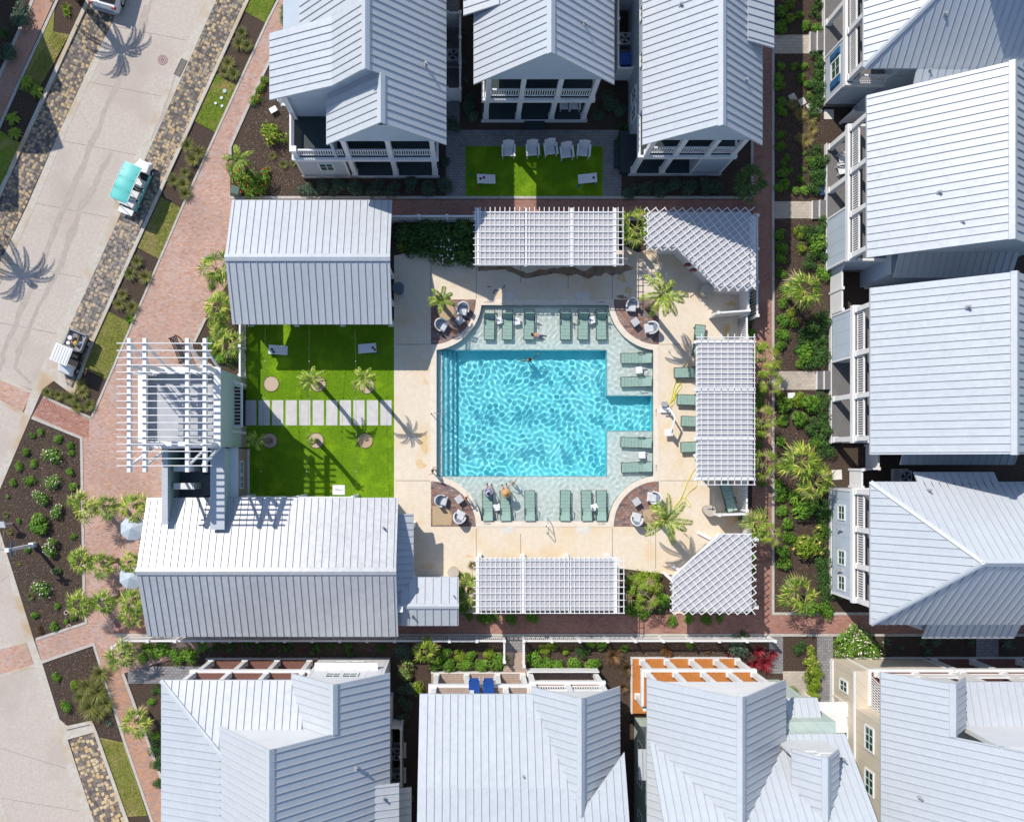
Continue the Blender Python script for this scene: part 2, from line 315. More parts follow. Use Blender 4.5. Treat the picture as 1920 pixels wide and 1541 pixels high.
for l, w in (([(430, 371), (1410, 371), (1410, -200)], 5), ([(430, 412), (1406, 412)], 4), ([(1449, -200), (1449, 1150), (1640, 1150), (2300, 1150)], 5), ([(215, 1190), (2300, 1190)], 5),
             ([(172, 784), (346, 380), (500, 44), (522, 0), (655, -300)], 4), ([(172, 784), (82, 744)], 4), ([(60, 783), (153, 821), (158, 1112), (162, 1167), (68, 1198)], 5),
             ([(79, 1241), (176, 1207), (234, 1390), (286, 1541), (360, 1800)], 5), ([(560, -6), (535, 54), (480, 168), (432, 276), (432, 330)], 5), ([(231, 1262), (310, 1478), (400, 1800)], 5),
             ([(386, 596), (364, 642)], 5), ([(108, 0), (34, 161), (0, 237), (-150, 560)], 5), ([(62, 0), (0, 142), (-100, 370)], 6), ([(69, 1197), (79, 1243)], 0.1)):
    if w > 1: strip('edging', l, w, .06, edgem, .1)
# --- lawns of the verges
def verge(t0, t1): 
    a = lambda y: (465-.452*y+4, y); b = lambda y: (520-.446*y-3, y)
    return [a(t0), b(t0+22), b(t1+22), a(t1)]
lawns = [('lawn', (-260, 22), lawn), ('lawn', (140, 228), lawn), ('lawn', (370, 465), lawn_dry), ('lawn', (585, 690), lawn_dry)]
for n, (a, b), m in lawns: sheet(n, verge(a, b), .03, m)
sheet('lawn', [(100, 60), (133, 66), (146, 38), (96, 128), (66, 178), (36, 168), (103, 15)], .03, lawn_dry); sheet('lawn', [(0, 245), (24, 262), (40, 268), (0, 355), (-60, 480), (-70, 400)], .03, lawn)
sheet('lawn', [(186, 1382), (232, 1392), (276, 1528), (238, 1530)], .03, lawn_dry)
# --- paths between the houses
for n, (x0, y0, x1, y1), m, z in (('path', (1452, 66, 1526, 101), pav_cream, .02), ('path', (1452, 378, 1545, 410), pav_cream, .02), ('path', (1452, 696, 1552, 731), pav_cream, .02),
        ('courtyard_paving', (836, 244, 1165, 372), pav_grey, .02), ('path', (944, 1192, 982, 1240), pav_grey, .02), ('path', (240, 1249, 420, 1281), pav_grey, .02), ('path', (1442, 1192, 1468, 1262), pav_grey, .02),
        ('path', (1532, 1192, 1562, 1380), pav_grey, .02), ('path', (1468, 1258, 1514, 1330), pav_cream, .02), ('path', (838, -20, 862, 242), pav_grey, .02), ('path', (1830, 1192, 1872, 1260), pav_grey, .02)):
    sheet(n, [(x0, y0), (x1, y0), (x1, y1), (x0, y1)], z, m)
# --- pool terrace
sheet('terrace', [(739, 480), (748, 478), (765, 474), (790, 471), (815, 474), (850, 484), (868, 493), (889, 491), (893, 470), (1165, 470), (1172, 462), (1195, 474), (1210, 470), (1398, 420), (1398, 1150), (1262, 1150), (1262, 1078), (1170, 1066), (893, 1066), (893, 1150), (739, 1150)], .05, deckm, [pool_ring(.01, 85)], .06)
sheet('pool_coping', pool_ring(.01, 85), .075, coping, [pool_ring(10.5, 95)], .14)
for cx, cy, a0 in ((PX0, PY0, 0), (PX1, PY0, 90), (PX1, PY1, 180), (PX0, PY1, 270)):
    sheet('corner_pavers', [(cx, cy)]+arc(cx, cy, 84.3, a0, a0+90, 24), .056, pav_mix, th=.02)
sheet('pebble_patch', [(811, 948), (838, 950), (848, 968), (846, 984), (811, 984)], .062, gravel, th=.02)
sheet('pebble_patch', arc(836, 585, 16, 0, 350, 14), .062, gravel, th=.02)
sheet('pebble_patch', [(1205, 958), (1232, 948), (1232, 984), (1206, 984)], .062, gravel, th=.02)
for x0, y0, x1, y1 in ((942, 549, 967, 562), (1079, 549, 1105, 562), (938, 987, 964, 1000), (1081, 987, 1107, 1000)):
    sheet('coping_pad', [(x0, y0), (x1, y0), (x1, y1), (x0, y1)], .060, padm, th=.02)
for l in ([(893, 470), (893, 560)], [(976, 495), (976, 530)], [(1065, 495), (1065, 540)], [(1148, 495), (1148, 560)], [(742, 646), (806, 646)], [(742, 901), (806, 901)], [(1237, 646), (1300, 646)], [(1237, 901), (1310, 901)], [(893, 990), (893, 1064)], [(1148, 990), (1148, 1064)], [(976, 1000), (976, 1064)], [(1229, 988), (1229, 1066)], [(808, 470), (808, 556)], [(1322, 650), (1322, 900)]):
    strip('expansion_joint', l, 1.0, .0535, plain('joint_%d' % l[0][0], (.22, .20, .17), .9), .01)
def blob(name, cx, cy, rx, ry, z, mat, seed, n=34, amp=.35, px=True):
    rr = random.Random(seed); ph = [rr.uniform(0, 6.28) for _ in range(5)]
    pts = []
    for i in range(n):
        a = 2*math.pi*i/n; q = 1+amp*sum(math.sin(a*(k+2)+ph[k])/(k+1.5) for k in range(5))
        pts.append((cx+rx*q*math.cos(a), cy+ry*q*math.sin(a)))
    o = sheet(name, pts, z, mat, th=.002); return o
def ribbon(name, line, ws, z, mat, seed=1):
    rr = random.Random(seed); out = []; inn = []
    for i in range(len(line)-1):
        for t in range(10):
            f = t/10; x = line[i][0]*(1-f)+line[i+1][0]*f; y = line[i][1]*(1-f)+line[i+1][1]*f; w = ws[i]*(1-f)+ws[i+1]*f
            dx, dy = line[i+1][0]-line[i][0], line[i+1][1]-line[i][1]; L = math.hypot(dx, dy); nx, ny = -dy/L, dx/L
            k = noise.noise(Vector((i+f, seed*7.1, 0))*3.1)*.5; k2 = noise.noise(Vector((i+f, seed*3.7, 5))*4.3)*.5
            out.append((x+nx*w*(.5+k), y+ny*w*(.5+k))); inn.append((x-nx*w*(.5+k2), y-ny*w*(.5+k2)))
    return sheet(name, out+inn[::-1], z, mat, th=.001)
FST = plain('faint_stain', (.70, .52, .34), .8)
# stains and wet marks that lie on the paving
ribbon('wet_patch', [(896, 505), (950, 502), (985, 518), (1040, 508), (1100, 512), (1150, 505), (1190, 503)], [8, 8, 10, 10, 16, 22, 4], .0545, wetm, 3)
for i, (x, y, rx, ry) in enumerate(((1165, 522, 10, 6), (1178, 545, 6, 8), (1165, 557, 9, 3), (917, 538, 3, 2), (930, 545, 4, 2), (945, 538, 2, 3), (926, 549, 3, 1.6), (1185, 502, 4, 2), (1370, 570, 9, 5), (1362, 618, 6, 12))): blob('wet_patch', x, y, rx, ry, .0546+i*.00005, deck_stain if i in (0, 1, 7, 8, 9) else wetm, i)
for i, (x, y, rx, ry) in enumerate(((794, 830, 9, 17), (785, 815, 7, 5), (788, 870, 9, 8), (1281, 655, 6, 8), (800, 1062, 18, 4), (1250, 675, 3, 3), (880, 1042, 10, 2), (1342, 1012, 9, 6), (798, 716, 4, 7), (1372, 975, 12, 10))): blob('rust_stain', x, y, rx, ry, .0541+i*.00004, deck_stain if i < 3 else FST, 20+i)
ribbon('tyre_stain', [(272, 10), (250, 90), (205, 190), (160, 300), (112, 410), (60, 540), (10, 650), (0, 700)], [5, 9, 10, 12, 12, 13, 10, 5], .0125, stainm, 7)
ribbon('tyre_stain', [(208, 285), (180, 345), (150, 395), (112, 500), (70, 580), (35, 660), (28, 690), (62, 722)], [6, 12, 14, 9, 8, 9, 6, 6], .0127, stainm, 11)
ribbon('tyre_stain', [(284, 0), (272, 40), (250, 110)], [3, 9, 3], .0129, stainm, 15)
ribbon('gutter_stain', [(330, 140), (305, 215), (280, 270)], [3, 5, 2], .0215, stainm, 15)
jm = plain('road_joint', (.27, .24, .21), .9)
for y in (60, 165, 275, 392, 505, 610): strip('road_joint', [(232-.44*y, y-12), (385-.438*y, y+18)], .9, .0122, jm, .001)
for q in ([(-5, 1400), (125, 1440)], [(0, 1495), (150, 1520)], [(0, 1090), (30, 1070)], [(10, 985), (-5, 1060)]): strip('road_joint', q, .8, .0142, jm, .001)
cr_ = random.Random(5)
for k, (x, y, n) in enumerate(((150, 210, 4), (60, 600, 4), (30, 1500, 4))):
    L = [(x, y)]
    for i in range(n): L.append((L[-1][0]+cr_.uniform(-6, 10), L[-1][1]+cr_.uniform(2, 9)))
    strip('road_crack', L, .4, .0124 if y < 800 else .0144, jm, .001)
for k in range(26):
    x = cr_.uniform(20, 330); y = cr_.uniform(10, 650)
    if 236-.44*y+8 < x < 385-.438*y-8: blob('oil_spot', x, y, cr_.uniform(.6, 1.6), cr_.uniform(.6, 1.6), .0123, stainm if k % 3 else jm, 60+k, 12)
# manhole, storm grate
mb = MB(); c = P(305, 113); mb.cyl((c.x, c.y), .33, 0, .022, 24); o = mb.build('manhole_cover', plain('rust_iron', (.22, .13, .12), .6)); tag(o, 'round rusty manhole cover set in the pale road near the palm shadow', 'manhole')
for r0, r1 in ((.24, .28), (.12, .16)):
    m2 = MB(); rg = [(math.cos(R(a)), math.sin(R(a))) for a in range(0, 360, 15)]
    for i in range(24):
        a, b = rg[i], rg[(i+1) % 24]; m2.face([(c.x+a[0]*r0, c.y+a[1]*r0, .025), (c.x+a[0]*r1, c.y+a[1]*r1, .025), (c.x+b[0]*r1, c.y+b[1]*r1, .025), (c.x+b[0]*r0, c.y+b[1]*r0, .025)])
    m2.build('ring', plain('iron_ring', (.45, .36, .36), .6), o)
mb = MB(); a, b = P(346, 113), P(332, 142); d = (b-a).normalized(); nrm = Vector((-d.y, d.x, 0))
for i in range(18):
    q = a+(b-a)*i/17; mb.bar(q-nrm*.2+Vector((0, 0, .03)), q+nrm*.2+Vector((0, 0, .03)), .035, .03)
mb.bar(a-nrm*.2+Vector((0, 0, .028)), b-nrm*.2+Vector((0, 0, .028)), .04, .03); mb.bar(a+nrm*.2+Vector((0, 0, .028)), b+nrm*.2+Vector((0, 0, .028)), .04, .03)
tag(mb.build('storm_grate', black), 'black slotted storm drain grate in the gutter beside dark cobbles', 'drain')
# --- the pool
POOLPALE = M2('pool_shelf_plaster', (.64, .72, .67), (.74, .81, .76), 2, .6, .05); POOLBLUE = M2('pool_plaster', (.17, .74, .82), (.22, .80, .87), 1.2, .6, .05, (.30, .85, .90), .25)
STEPP = plain('step_plaster', (.25, .72, .78), .6); tile_l = plain('tile_line', (.02, .30, .42), .4)
inner = [(P(a, b).x, P(a, b).y) for a, b in pool_ring(10.5, 95)]
deep = [(820, 655), (1139, 655), (1139, 741), (1224.6, 741), (1224.6, 808), (1139, 808), (1139, 893), (820, 893)]
dz, szh = -1.45, -.36
for q in ((816, 571, 1227, 655), (816, 893, 1227, 979), (1139, 655, 1227, 741), (1139, 808, 1227, 893), (816, 655, 820, 893)):
    sheet('pool_shelf', [(q[0], q[1]), (q[2], q[1]), (q[2], q[3]), (q[0], q[3])], szh, POOLPALE, th=.02)
basin = MB(); dp = [P(a, b) for a, b in deep]
for t in tessellate_polygon([dp]):
    q_ = [dp[i] for i in t]
    if (q_[1]-q_[0]).cross(q_[2]-q_[0]).z < 0: q_ = q_[::-1]
    basin.face([(p.x, p.y, dz) for p in q_])
for i in range(len(dp)):
    a, b = dp[i], dp[(i+1) % len(dp)]; basin.face([(a.x, a.y, szh), (b.x, b.y, szh), (b.x, b.y, dz), (a.x, a.y, dz)])
ba = basin.build('pool_basin', POOLBLUE); ba['kind'] = 'structure'
rim = MB()
for i in range(len(inner)):
    a, b = inner[i], inner[(i+1) % len(inner)]; rim.face([(a[0], a[1], .0), (b[0], b[1], .0), (b[0], b[1], szh-.02), (a[0], a[1], szh-.02)])
rm = rim.build('pool_wall', plain('waterline_tile', (.22, .38, .40), .3)); rm['kind'] = 'structure'
steps = []
for i, (x0, x1, z) in enumerate(((820, 828.5, -.50), (830, 838, -.72), (840, 847, -.95), (848.5, 855, -1.18))):
    m = MB(); a, b = P(x0, 656), P(x1 if i == 3 else x1+2.2, 892); m.box(a.x, a.y, z, b.x, b.y, dz+.02+i*.01); s_ = m.build('pool_step', STEPP if i else POOLPALE); s_['kind'] = 'structure'; steps.append(s_)
    m = MB(); e = P(x1, 656); m.box(e.x, a.y, z+.004, e.x+.06, b.y, z+.012); s_ = m.build('step_tile_line', tile_l); s_['kind'] = 'structure'; steps.append(s_)
m = MB()
for a, b in (((820, 655), (1139, 655)), ((1139, 655), (1139, 741)), ((1139, 741), (1224, 741)), ((1139, 808), (1224, 808)), ((1139, 808), (1139, 893)), ((820, 893), (1139, 893))):
    q, w = P(*a), P(*b); m.box(q.x-.03, q.y-.03, szh+.004, w.x+.03, w.y+.03, szh+.012)
tl = m.build('pool_tile_line', plain('grey_tile', (.30, .46, .48), .4)); tl['kind'] = 'structure'
import numpy as np
rnd = random.Random(4); WV = [(rnd.uniform(0, 6.283), rnd.uniform(13.5, 21), rnd.uniform(0, 6.283)) for _ in range(48)]
wa, wb = P(815, 980), P(1228, 570); step = .05
nx_, ny_ = int((wb.x-wa.x)/step), int((wb.y-wa.y)/step)
gx, gy = np.meshgrid(np.linspace(wa.x, wb.x, nx_), np.linspace(wa.y, wb.y, ny_)); gz = np.zeros_like(gx)
wx = gx+.12*np.sin(gy*.9+1)+.1*np.sin(gy*2.7); wy = gy+.12*np.sin(gx*.8)+.1*np.sin(gx*2.3+2)
for a, k, p in WV: gz += np.cos(wx*k*math.cos(a)+wy*k*math.sin(a)+p)/k**1.0
gz *= .0039/gz.std(); gz = np.sign(gz)*np.abs(gz)
for cx, cy, rr_ in ((993, 668, 1.0), (960, 905, .6), (1130, 690, 1.6), (1125, 875, 1.5), (925, 880, 1.3)):   # ripple rings round bathers, churn at the jets
    c = P(cx, cy); d = np.hypot(gx-c.x, gy-c.y); gz += .006*np.sin(d*16)*np.exp(-(d/rr_)**2)
gz -= .075
vv = np.stack([gx.ravel(), gy.ravel(), gz.ravel()], 1).tolist(); ff = [(j*nx_+i, j*nx_+i+1, (j+1)*nx_+i+1, (j+1)*nx_+i) for j in range(ny_-1) for i in range(nx_-1)]
wmesh = bpy.data.meshes.new('pool_water'); wmesh.from_pydata(vv, [], ff); wmesh.polygons.foreach_set('use_smooth', [True]*len(ff))
wt = NT('water'); wt.b.inputs['Base Color'].default_value = (1, 1, 1, 1); wt.b.inputs['Roughness'].default_value = 0; wt.b.inputs['Transmission Weight'].default_value = 1; wt.b.inputs['IOR'].default_value = 1.33
wmesh.materials.append(wt.m); water = bpy.data.objects.new('pool_water', wmesh); COL.objects.link(water); water['kind'] = 'structure'
water.cycles.is_caustics_caster = True
for o in [ba, rm, tl]+[x for x in bpy.data.objects if x.name.startswith('pool_shelf')]+steps: o.cycles.is_caustics_receiver = True
# --- the turf court between the pavilions
sheet('turf', [(462, 600), (739, 600), (739, 945), (462, 945)], .052, turf, th=.05)
sheet('turf', [(873, 275), (1130, 275), (1130, 370), (873, 370)], .04, turf, th=.03)
for i in range(11): sheet('stepping_slab', [(460+25.35*i, 750.5), (481+25.35*i, 750.5), (481+25.35*i, 797.5), (460+25.35*i, 797.5)], .075, slabm, th=.04)
# ================================================================ buildings
class Roof:
    """metal roof: each plane a slab with raised standing seams running down the slope"""
    def __init__(s): s.mb = MB()
    def plane(s, pts, sp=.43, th=.14, seam=True, rot=False):
        pts = [Vector(p) for p in pts]; n = Vector()
        for i in range(len(pts)):
            a, b = pts[i], pts[(i+1) % len(pts)]; n += a.cross(b)
        if n.z < 0: pts = pts[::-1]; n = -n
        n.normalize(); s.mb.hull([p-Vector((0, 0, th)) for p in pts], pts)
        u = Vector((-n.y, n.x, 0))
        if u.length < .02: u = Vector((0, 1, 0))
        u.normalize(); v = n.cross(u)
        if rot: u, v = v, u
        if not seam: return
        o = pts[0]; q = [((p-o).dot(u), (p-o).dot(v)) for p in pts]; lo, hi = min(a for a, _ in q), max(a for a, _ in q)
        k = math.floor(lo/sp)+1
        base = (o.dot(u)) % sp
        x = k*sp-base
        while x < hi-.06:
            if x > lo+.06:
                hits = []
                for i in range(len(q)):
                    (a, b), (c, d) = q[i], q[(i+1) % len(q)]
                    if (a < x) != (c < x): hits.append(b+(d-b)*(x-a)/(c-a))
                hits.sort()
                for j in range(0, len(hits)-1, 2):
                    if hits[j+1]-hits[j] > .15:
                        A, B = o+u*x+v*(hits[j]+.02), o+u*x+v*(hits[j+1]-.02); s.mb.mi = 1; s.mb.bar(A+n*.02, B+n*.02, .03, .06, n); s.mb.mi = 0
            x += sp
    def cap(s, p, q, sl, sr, w=.22, up=.085):
        p, q = Vector(p), Vector(q); d = (q-p); d.z = 0; d.normalize(); nl = Vector((-d.y, d.x, 0)); U = Vector((0, 0, up)); T = Vector((0, 0, .05))
        for nn, sg in ((nl, sl), (-nl, sr)):
            a, b = p+nn*w-Vector((0, 0, sg*w)), q+nn*w-Vector((0, 0, sg*w))
            ring = [a+U, p+U, q+U, b+U]
            if nn is nl: ring = ring[::-1]
            s.mb.hull([v-T for v in ring], ring)
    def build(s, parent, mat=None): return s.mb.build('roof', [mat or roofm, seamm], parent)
seamm = plain('seam_shade_metal', (.40, .42, .46), .4, .05, 1, .5)  # same paint as the roof, darkened: the ribs' shade lines put into colour
class Fr:
    """frame of a facade: u runs along it, o points outwards"""
    def __init__(s, face): s.face = face
    def w(s, u, o, z): return {'S': (u, -o, z), 'N': (u, o, z), 'W': (-o, u, z), 'E': (o, u, z)}[s.face]
    def box(s, mb, u0, u1, o0, o1, z0, z1): a, b = s.w(u0, o0, z0), s.w(u1, o1, z1); mb.box(*a, *b)
def window(parent, fr, u, o, z, w, h, cols=2, rows=2, name='window'):
    m = MB(); t = .09
    fr.box(m, u-w/2-t, u-w/2, o-.02, o+.05, z-h/2-t, z+h/2+t); fr.box(m, u+w/2, u+w/2+t, o-.02, o+.05, z-h/2-t, z+h/2+t)
    fr.box(m, u-w/2, u+w/2, o-.02, o+.05, z+h/2, z+h/2+t); fr.box(m, u-w/2, u+w/2, o-.02, o+.07, z-h/2-t, z-h/2)
    for i in range(1, cols): x = u-w/2+w*i/cols; fr.box(m, x-.02, x+.02, o-.01, o+.035, z-h/2, z+h/2)
    for i in range(1, rows): y = z-h/2+h*i/rows; fr.box(m, u-w/2, u+w/2, o-.01, o+.033, y-.02, y+.02)
    f = m.build(name, trimw, parent); g = MB(); fr.box(g, u-w/2, u+w/2, o-.01, o+.015, z-h/2, z+h/2); g.build('pane', glassm, f); return f
def railing(parent, fr, u0, u1, o, z, h=.95, mat=None, along='u', sp=.14):
    m = MB(); L = (lambda a, b, c, d, z0, z1: fr.box(m, a, b, c, d, z0, z1)) if along == 'u' else (lambda a, b, c, d, z0, z1: fr.box(m, c, d, a, b, z0, z1))
    L(u0, u1, o-.05, o+.05, z+h-.07, z+h); L(u0, u1, o-.03, o+.03, z+.08, z+.14); n = max(1, int((u1-u0)/sp))
    for i in range(n): x = u0+(i+.5)*(u1-u0)/n; L(x-.028, x+.028, o-.022, o+.022, z+.12, z+h-.06)
    return m.build('railing', mat or white, parent)
def post(parent, fr, u, o, z0, z1, w=.30, mat=None):
    m = MB(); fr.box(m, u-w/2, u+w/2, o-w, o, z0, z1); fr.box(m, u-w/2-.04, u+w/2+.04, o-w-.04, o+.04, z0-.001, z0+.22); fr.box(m, u-w/2-.04, u+w/2+.04, o-w-.04, o+.04, z1-.16, z1+.001)
    return m.build('post', mat or white, parent)
def porch(h, fr, u0, u1, f, D=2.4, lo=(), closed=(), up=(), wall=None, deck=None, upwall=None, z1=3.05, z2=3.38, z3=6.25, lo_z=.42, rails=True, railgap=(), win=(), wmat=None, mat=None, beam=None):
    wm = mat or white
    a = MB(); fr.box(a, u0, u1, f-D, f, .05, lo_z); a.build('porch_floor', deck, h)
    b = MB(); fr.box(b, u0-.03, u1+.03, f, f+.04, .0, lo_z-.04); b.build('porch_skirt', wm, h)
    for x in lo: post(h, fr, x, f-.03, lo_z, z1, mat=wm)
    for x0, x1 in closed:
        c = MB(); fr.box(c, x0, x1, f-D, f-.02, .02, z1); c.build('wall', wall, h)
        c = MB(); fr.box(c, x0, x0+.12, f-.02, f+.02, .1, z1); fr.box(c, x1-.12, x1, f-.02, f+.02, .1, z1); fr.box(c, x0, x1, f-.02, f+.03, .0, .22); c.build('trim', wm, h)
    s = MB(); fr.box(s, u0-.06, u1+.06, f-D, f+.06, z1, z2); s.build('balcony_edge', wm, h)
    s = MB(); fr.box(s, u0+.1, u1-.1, f-D, f-.1, z2, z2+.02); s.build('balcony_floor', deck, h)
    up = list(up)
    for x in up: post(h, fr, x, f-.05, z2, z3, .28, wm)
    if rails:
        for i in range(len(up)-1):
            if i not in railgap: railing(h, fr, up[i]+.15, up[i+1]-.15, f-.2, z2, mat=wm)
    s = MB(); bu = beam or (u0-.02, u1+.02); fr.box(s, bu[0], bu[1], f-.40, f-.0, z3, z3+.32); s.build('beam', wm, h)
    for (x, z, w, hh) in win: window(h, fr, x, f-.02, z, w, hh)
def body(h, x0, y0, x1, y1, z, mat, name='wall'):
    m = MB(); m.box(x0, y0, 0.01, x1, y1, z); return m.build(name, mat, h)
def gable(h, fr, pts, o, th, mat, z0):
    """gable wall: (u,z) outline under the roof, th thick"""
    m = MB(); A = [fr.w(u, o-th, z) for u, z in pts]; B = [fr.w(u, o, z) for u, z in pts]; m.hull(A, B); return m.build('gable_wall', mat, h)
def vent(h, x, y, z, r=.07): m = MB(); m.cyl((x, y), r, z-.2, z+.35, 10); m.cyl((x, y), r*1.7, z+.05, z+.1, 10); m.build('vent_pipe', greym, h)
def roofz(pts, x, y):
    a, b, c = [Vector(p) for p in pts[:3]]; n = (b-a).cross(c-a); return a.z-(n.x*(x-a.x)+n.y*(y-a.y))/n.z
S_, N_, W_ = Fr('S'), Fr('N'), Fr('W')
def slope_y(prof, y0, y1, r):                          # roof with ridges running north-south; prof = [(x, z), ...]
    for (xa, za), (xb, zb) in zip(prof, prof[1:]): r.plane([(xa, y0, za), (xb, y0, zb), (xb, y1, zb), (xa, y1, za)])
# ---------- house A, north west
h = thing('house', 'two-storey house with grey standing-seam roof and corner balcony northwest of the pool court', 'house', (-6, 22, 0)); YB = 36
r = Roof(); slope_y([(-11.25, 6.7), (-7.37, 8.5), (-5.26, 10.6)], 20.68, 24.5, r); slope_y([(-9.6, 6.3), (-5.26, 10.6)], 24.5, YB, r)
r.plane([(-5.26, 20.68, 10.6), (-5.26, YB, 10.6), (-1.07, YB, 6.75), (-1.07, 18.09, 6.75), (-4.51, 18.09, 9.91), (-4.51, 20.68, 9.91)])
r.plane([(-7.97, 18.09, 6.75), (-4.51, 18.09, 9.91), (-4.51, 22, 9.91), (-7.97, 22, 6.75)])
r.cap((-5.26, 20.6, 10.6), (-5.26, YB, 10.6), 1, .92); r.cap((-4.51, 18.05, 9.91), (-4.51, 20.7, 9.91), .9, .92); r.build(h)
vent(h, -2.2, 22.1, 7.9)
porch(h, S_, -10.6, -1.7, -18.5, 2.6, [-7.15, -4.5, -1.95], [(-10.55, -7.45)], [-7.15, -4.55, -1.95], wall_b, deck_dk, win=[(-8.75, 1.95, .8, 1.1)], beam=(-7.8, -1.7))
post(h, S_, -10.35, -18.6, 3.38, 4.45, .26); railing(h, S_, -10.2, -7.4, -18.7, 3.38); railing(h, S_, 18.7, 21.3, 10.5, 3.38, along='o') if False else None
m = MB(); m.box(-10.62, 18.55, 3.38, -10.5, 21.6, 4.3); 
mr = MB()
for i in range(20): mr.box(-10.58, 18.7+i*.14, 3.5, -10.53, 18.76+i*.14, 4.25)
mr.box(-10.61, 18.6, 4.25, -10.5, 21.6, 4.33); mr.box(-10.6, 18.6, 3.45, -10.51, 21.6, 3.52); mr.build('railing', white, h)
m = MB(); m.box(-10.62, 20.9, 3.38, -10.3, 21.25, 6.7); m.build('post', white, h)
body(h, -10.55, 21.1, -8, 36, 6.3, wall_b); body(h, -8, 20.9, -1.6, 36, 6.5, wall_b)
gable(h, S_, [(-7.75, 6.4), (-7.75, 6.7), (-4.51, 9.7), (-1.3, 6.7), (-1.3, 6.4)], -18.42, .12, wall_b, 0)
gable(h, S_, [(-10.4, 6.5), (-10.4, 6.85), (-7.37, 8.25), (-5.26, 10.35), (-1.4, 6.8), (-1.4, 6.5)], -20.9, .2, wall_b, 0)
m = MB(); m.box(-8.0, 18.6, 3.4, -7.85, 21.1, 6.6); m.build('wall', wall_b, h); window(h, S_, -4.45, -18.4, 9.0, .7, .35, 2, 1)
# ---------- house B, north
h = thing('house', 'two-storey house with front double porch and steep grey gable roof above the shaded turf lawn', 'house', (4.5, 26, 0))
r = Roof(); slope_y([(.49, 6.7), (4.55, 10.5), (8.58, 6.7)], 21.58, YB, r); slope_y([(-.1, 6.95), (1.9, 8.14)], 25.4, YB, r); r.cap((4.55, 21.5, 10.5), (4.55, YB, 10.5), .94, .94); r.build(h); vent(h, 6.6, 24.0, 8.6)
porch(h, S_, 1.08, 7.95, -22.15, 2.6, [1.35, 3.44, 5.6, 7.7], [], [1.4, 3.46, 5.66, 7.79], wall_b, deck_dk)
gable(h, S_, [(1.0, 6.5), (1.0, 6.95), (4.55, 10.3), (8.1, 6.95), (8.1, 6.5)], -21.95, .12, wall_b, 0); body(h, 1.1, 24.7, 7.95, 36, 6.5, wall_b)
m = MB(); m.box(3.9, 21.95, 0.02, 5.2, 22.15, .3); m.box(3.9, 21.65, 0.02, 5.2, 21.95, .16); m.build('steps', deck_dk, h)
# ---------- house C, north
h = thing('house', 'two-storey house with long white roof slope beside the east brick walk', 'house', (14, 24, 0))
r = Roof(); slope_y([(10.2, 6.7), (13.87, 9.7), (17.1, 6.7)], 18.09, YB, r); slope_y([(15.8, 8.0), (17.6, 7.15)], 23.45, YB, r); r.cap((13.87, 18.0, 9.7), (13.87, YB, 9.7), .82, .93); r.build(h); vent(h, 12.0, 25.3, 8.1); vent(h, 15.7, 21.2, 7.9)
porch(h, S_, 10.7, 16.7, -18.65, 2.6, [10.95, 12.8], [(14.6, 16.65)], [11.16, 12.96, 14.9, 16.5], wall_b, deck_dk)
gable(h, S_, [(10.6, 6.5), (10.6, 6.85), (13.87, 9.5), (16.8, 6.8), (16.8, 6.5)], -18.45, .12, wall_b, 0); body(h, 10.7, 21.2, 16.65, 36, 6.5, wall_b)
m = MB(); m.box(10.1, 18.7, 0.05, 10.7, 21.4, .40); m.build('porch_floor', deck_dk, h); m = MB(); m.box(9.75, 19.1, 0.03, 10.1, 20.9, .2); m.build('steps', deck_dk, h)
for y, z in ((23.0, 2.0), (21.9, 1.9), (24.2, 4.6), (27, 4.6)): window(h, W_, y, -10.68, z, .7, 1.2)
# ---------- houses on the east side, facing west
h = thing('house', 'pale house with blue window shutters and hipped roof in the far northeast corner', 'house', (27, 27, 0))
def hipW(r, x0, y0, y1, ze, s, X1, yapex=None): pass
r = Roof(); s = .75; d = 4.6
r.plane([(22.8, 22.4, 6.9), (22.8+d, 22.4+d, 6.9+s*d), (22.8+d, 40, 6.9+s*d), (22.8, 40, 6.9)]); r.plane([(22.8, 22.4, 6.9), (40, 22.4, 6.9), (40, 22.4+d, 6.9+s*d), (22.8+d, 22.4+d, 6.9+s*d)])
r.cap((22.8, 22.4, 6.9), (22.8+d, 22.4+d, 6.9+s*d), .2, .5, .15); r.plane([(25.9, 20.9, 6.2), (40, 20.9, 6.2), (40, 23.2, 7.25), (25.9, 23.2, 7.25)]); r.build(h); vent(h, 26.5, 24.6, 8.4); vent(h, 26.6, 22.3, 6.7, .06)
porch(h, W_, 23.1, 35, -23.45, 2.4, [28.4, 33.4], [(23.15, 26.2)], [23.45, 26.3, 29.2, 33], wall_bv, deck_gy, win=[(24.75, 1.9, 1.0, 1.1)])
for y in (23.85, 25.65): m = MB(); m.box(23.38, y-.2, 1.25, 23.47, y+.2, 2.55); m.box(23.36, y-.16, 1.3, 23.38, y+.16, 1.85); m.box(23.36, y-.16, 1.95, 23.38, y+.16, 2.5); m.build('shutter', shutm, h)
body(h, 25.8, 23.15, 40, 40, 6.5, wall_b); body(h, 24.6, 23.3, 25.8, 40, 3.0, wall_b); railing(h, S_, 23.8, 26.6, -23.2, 3.4)
mh = MB(); mh.box(27.2, 27, 6, 40, 40, 12.6); mh.build('upper_wall', wall_b, h)
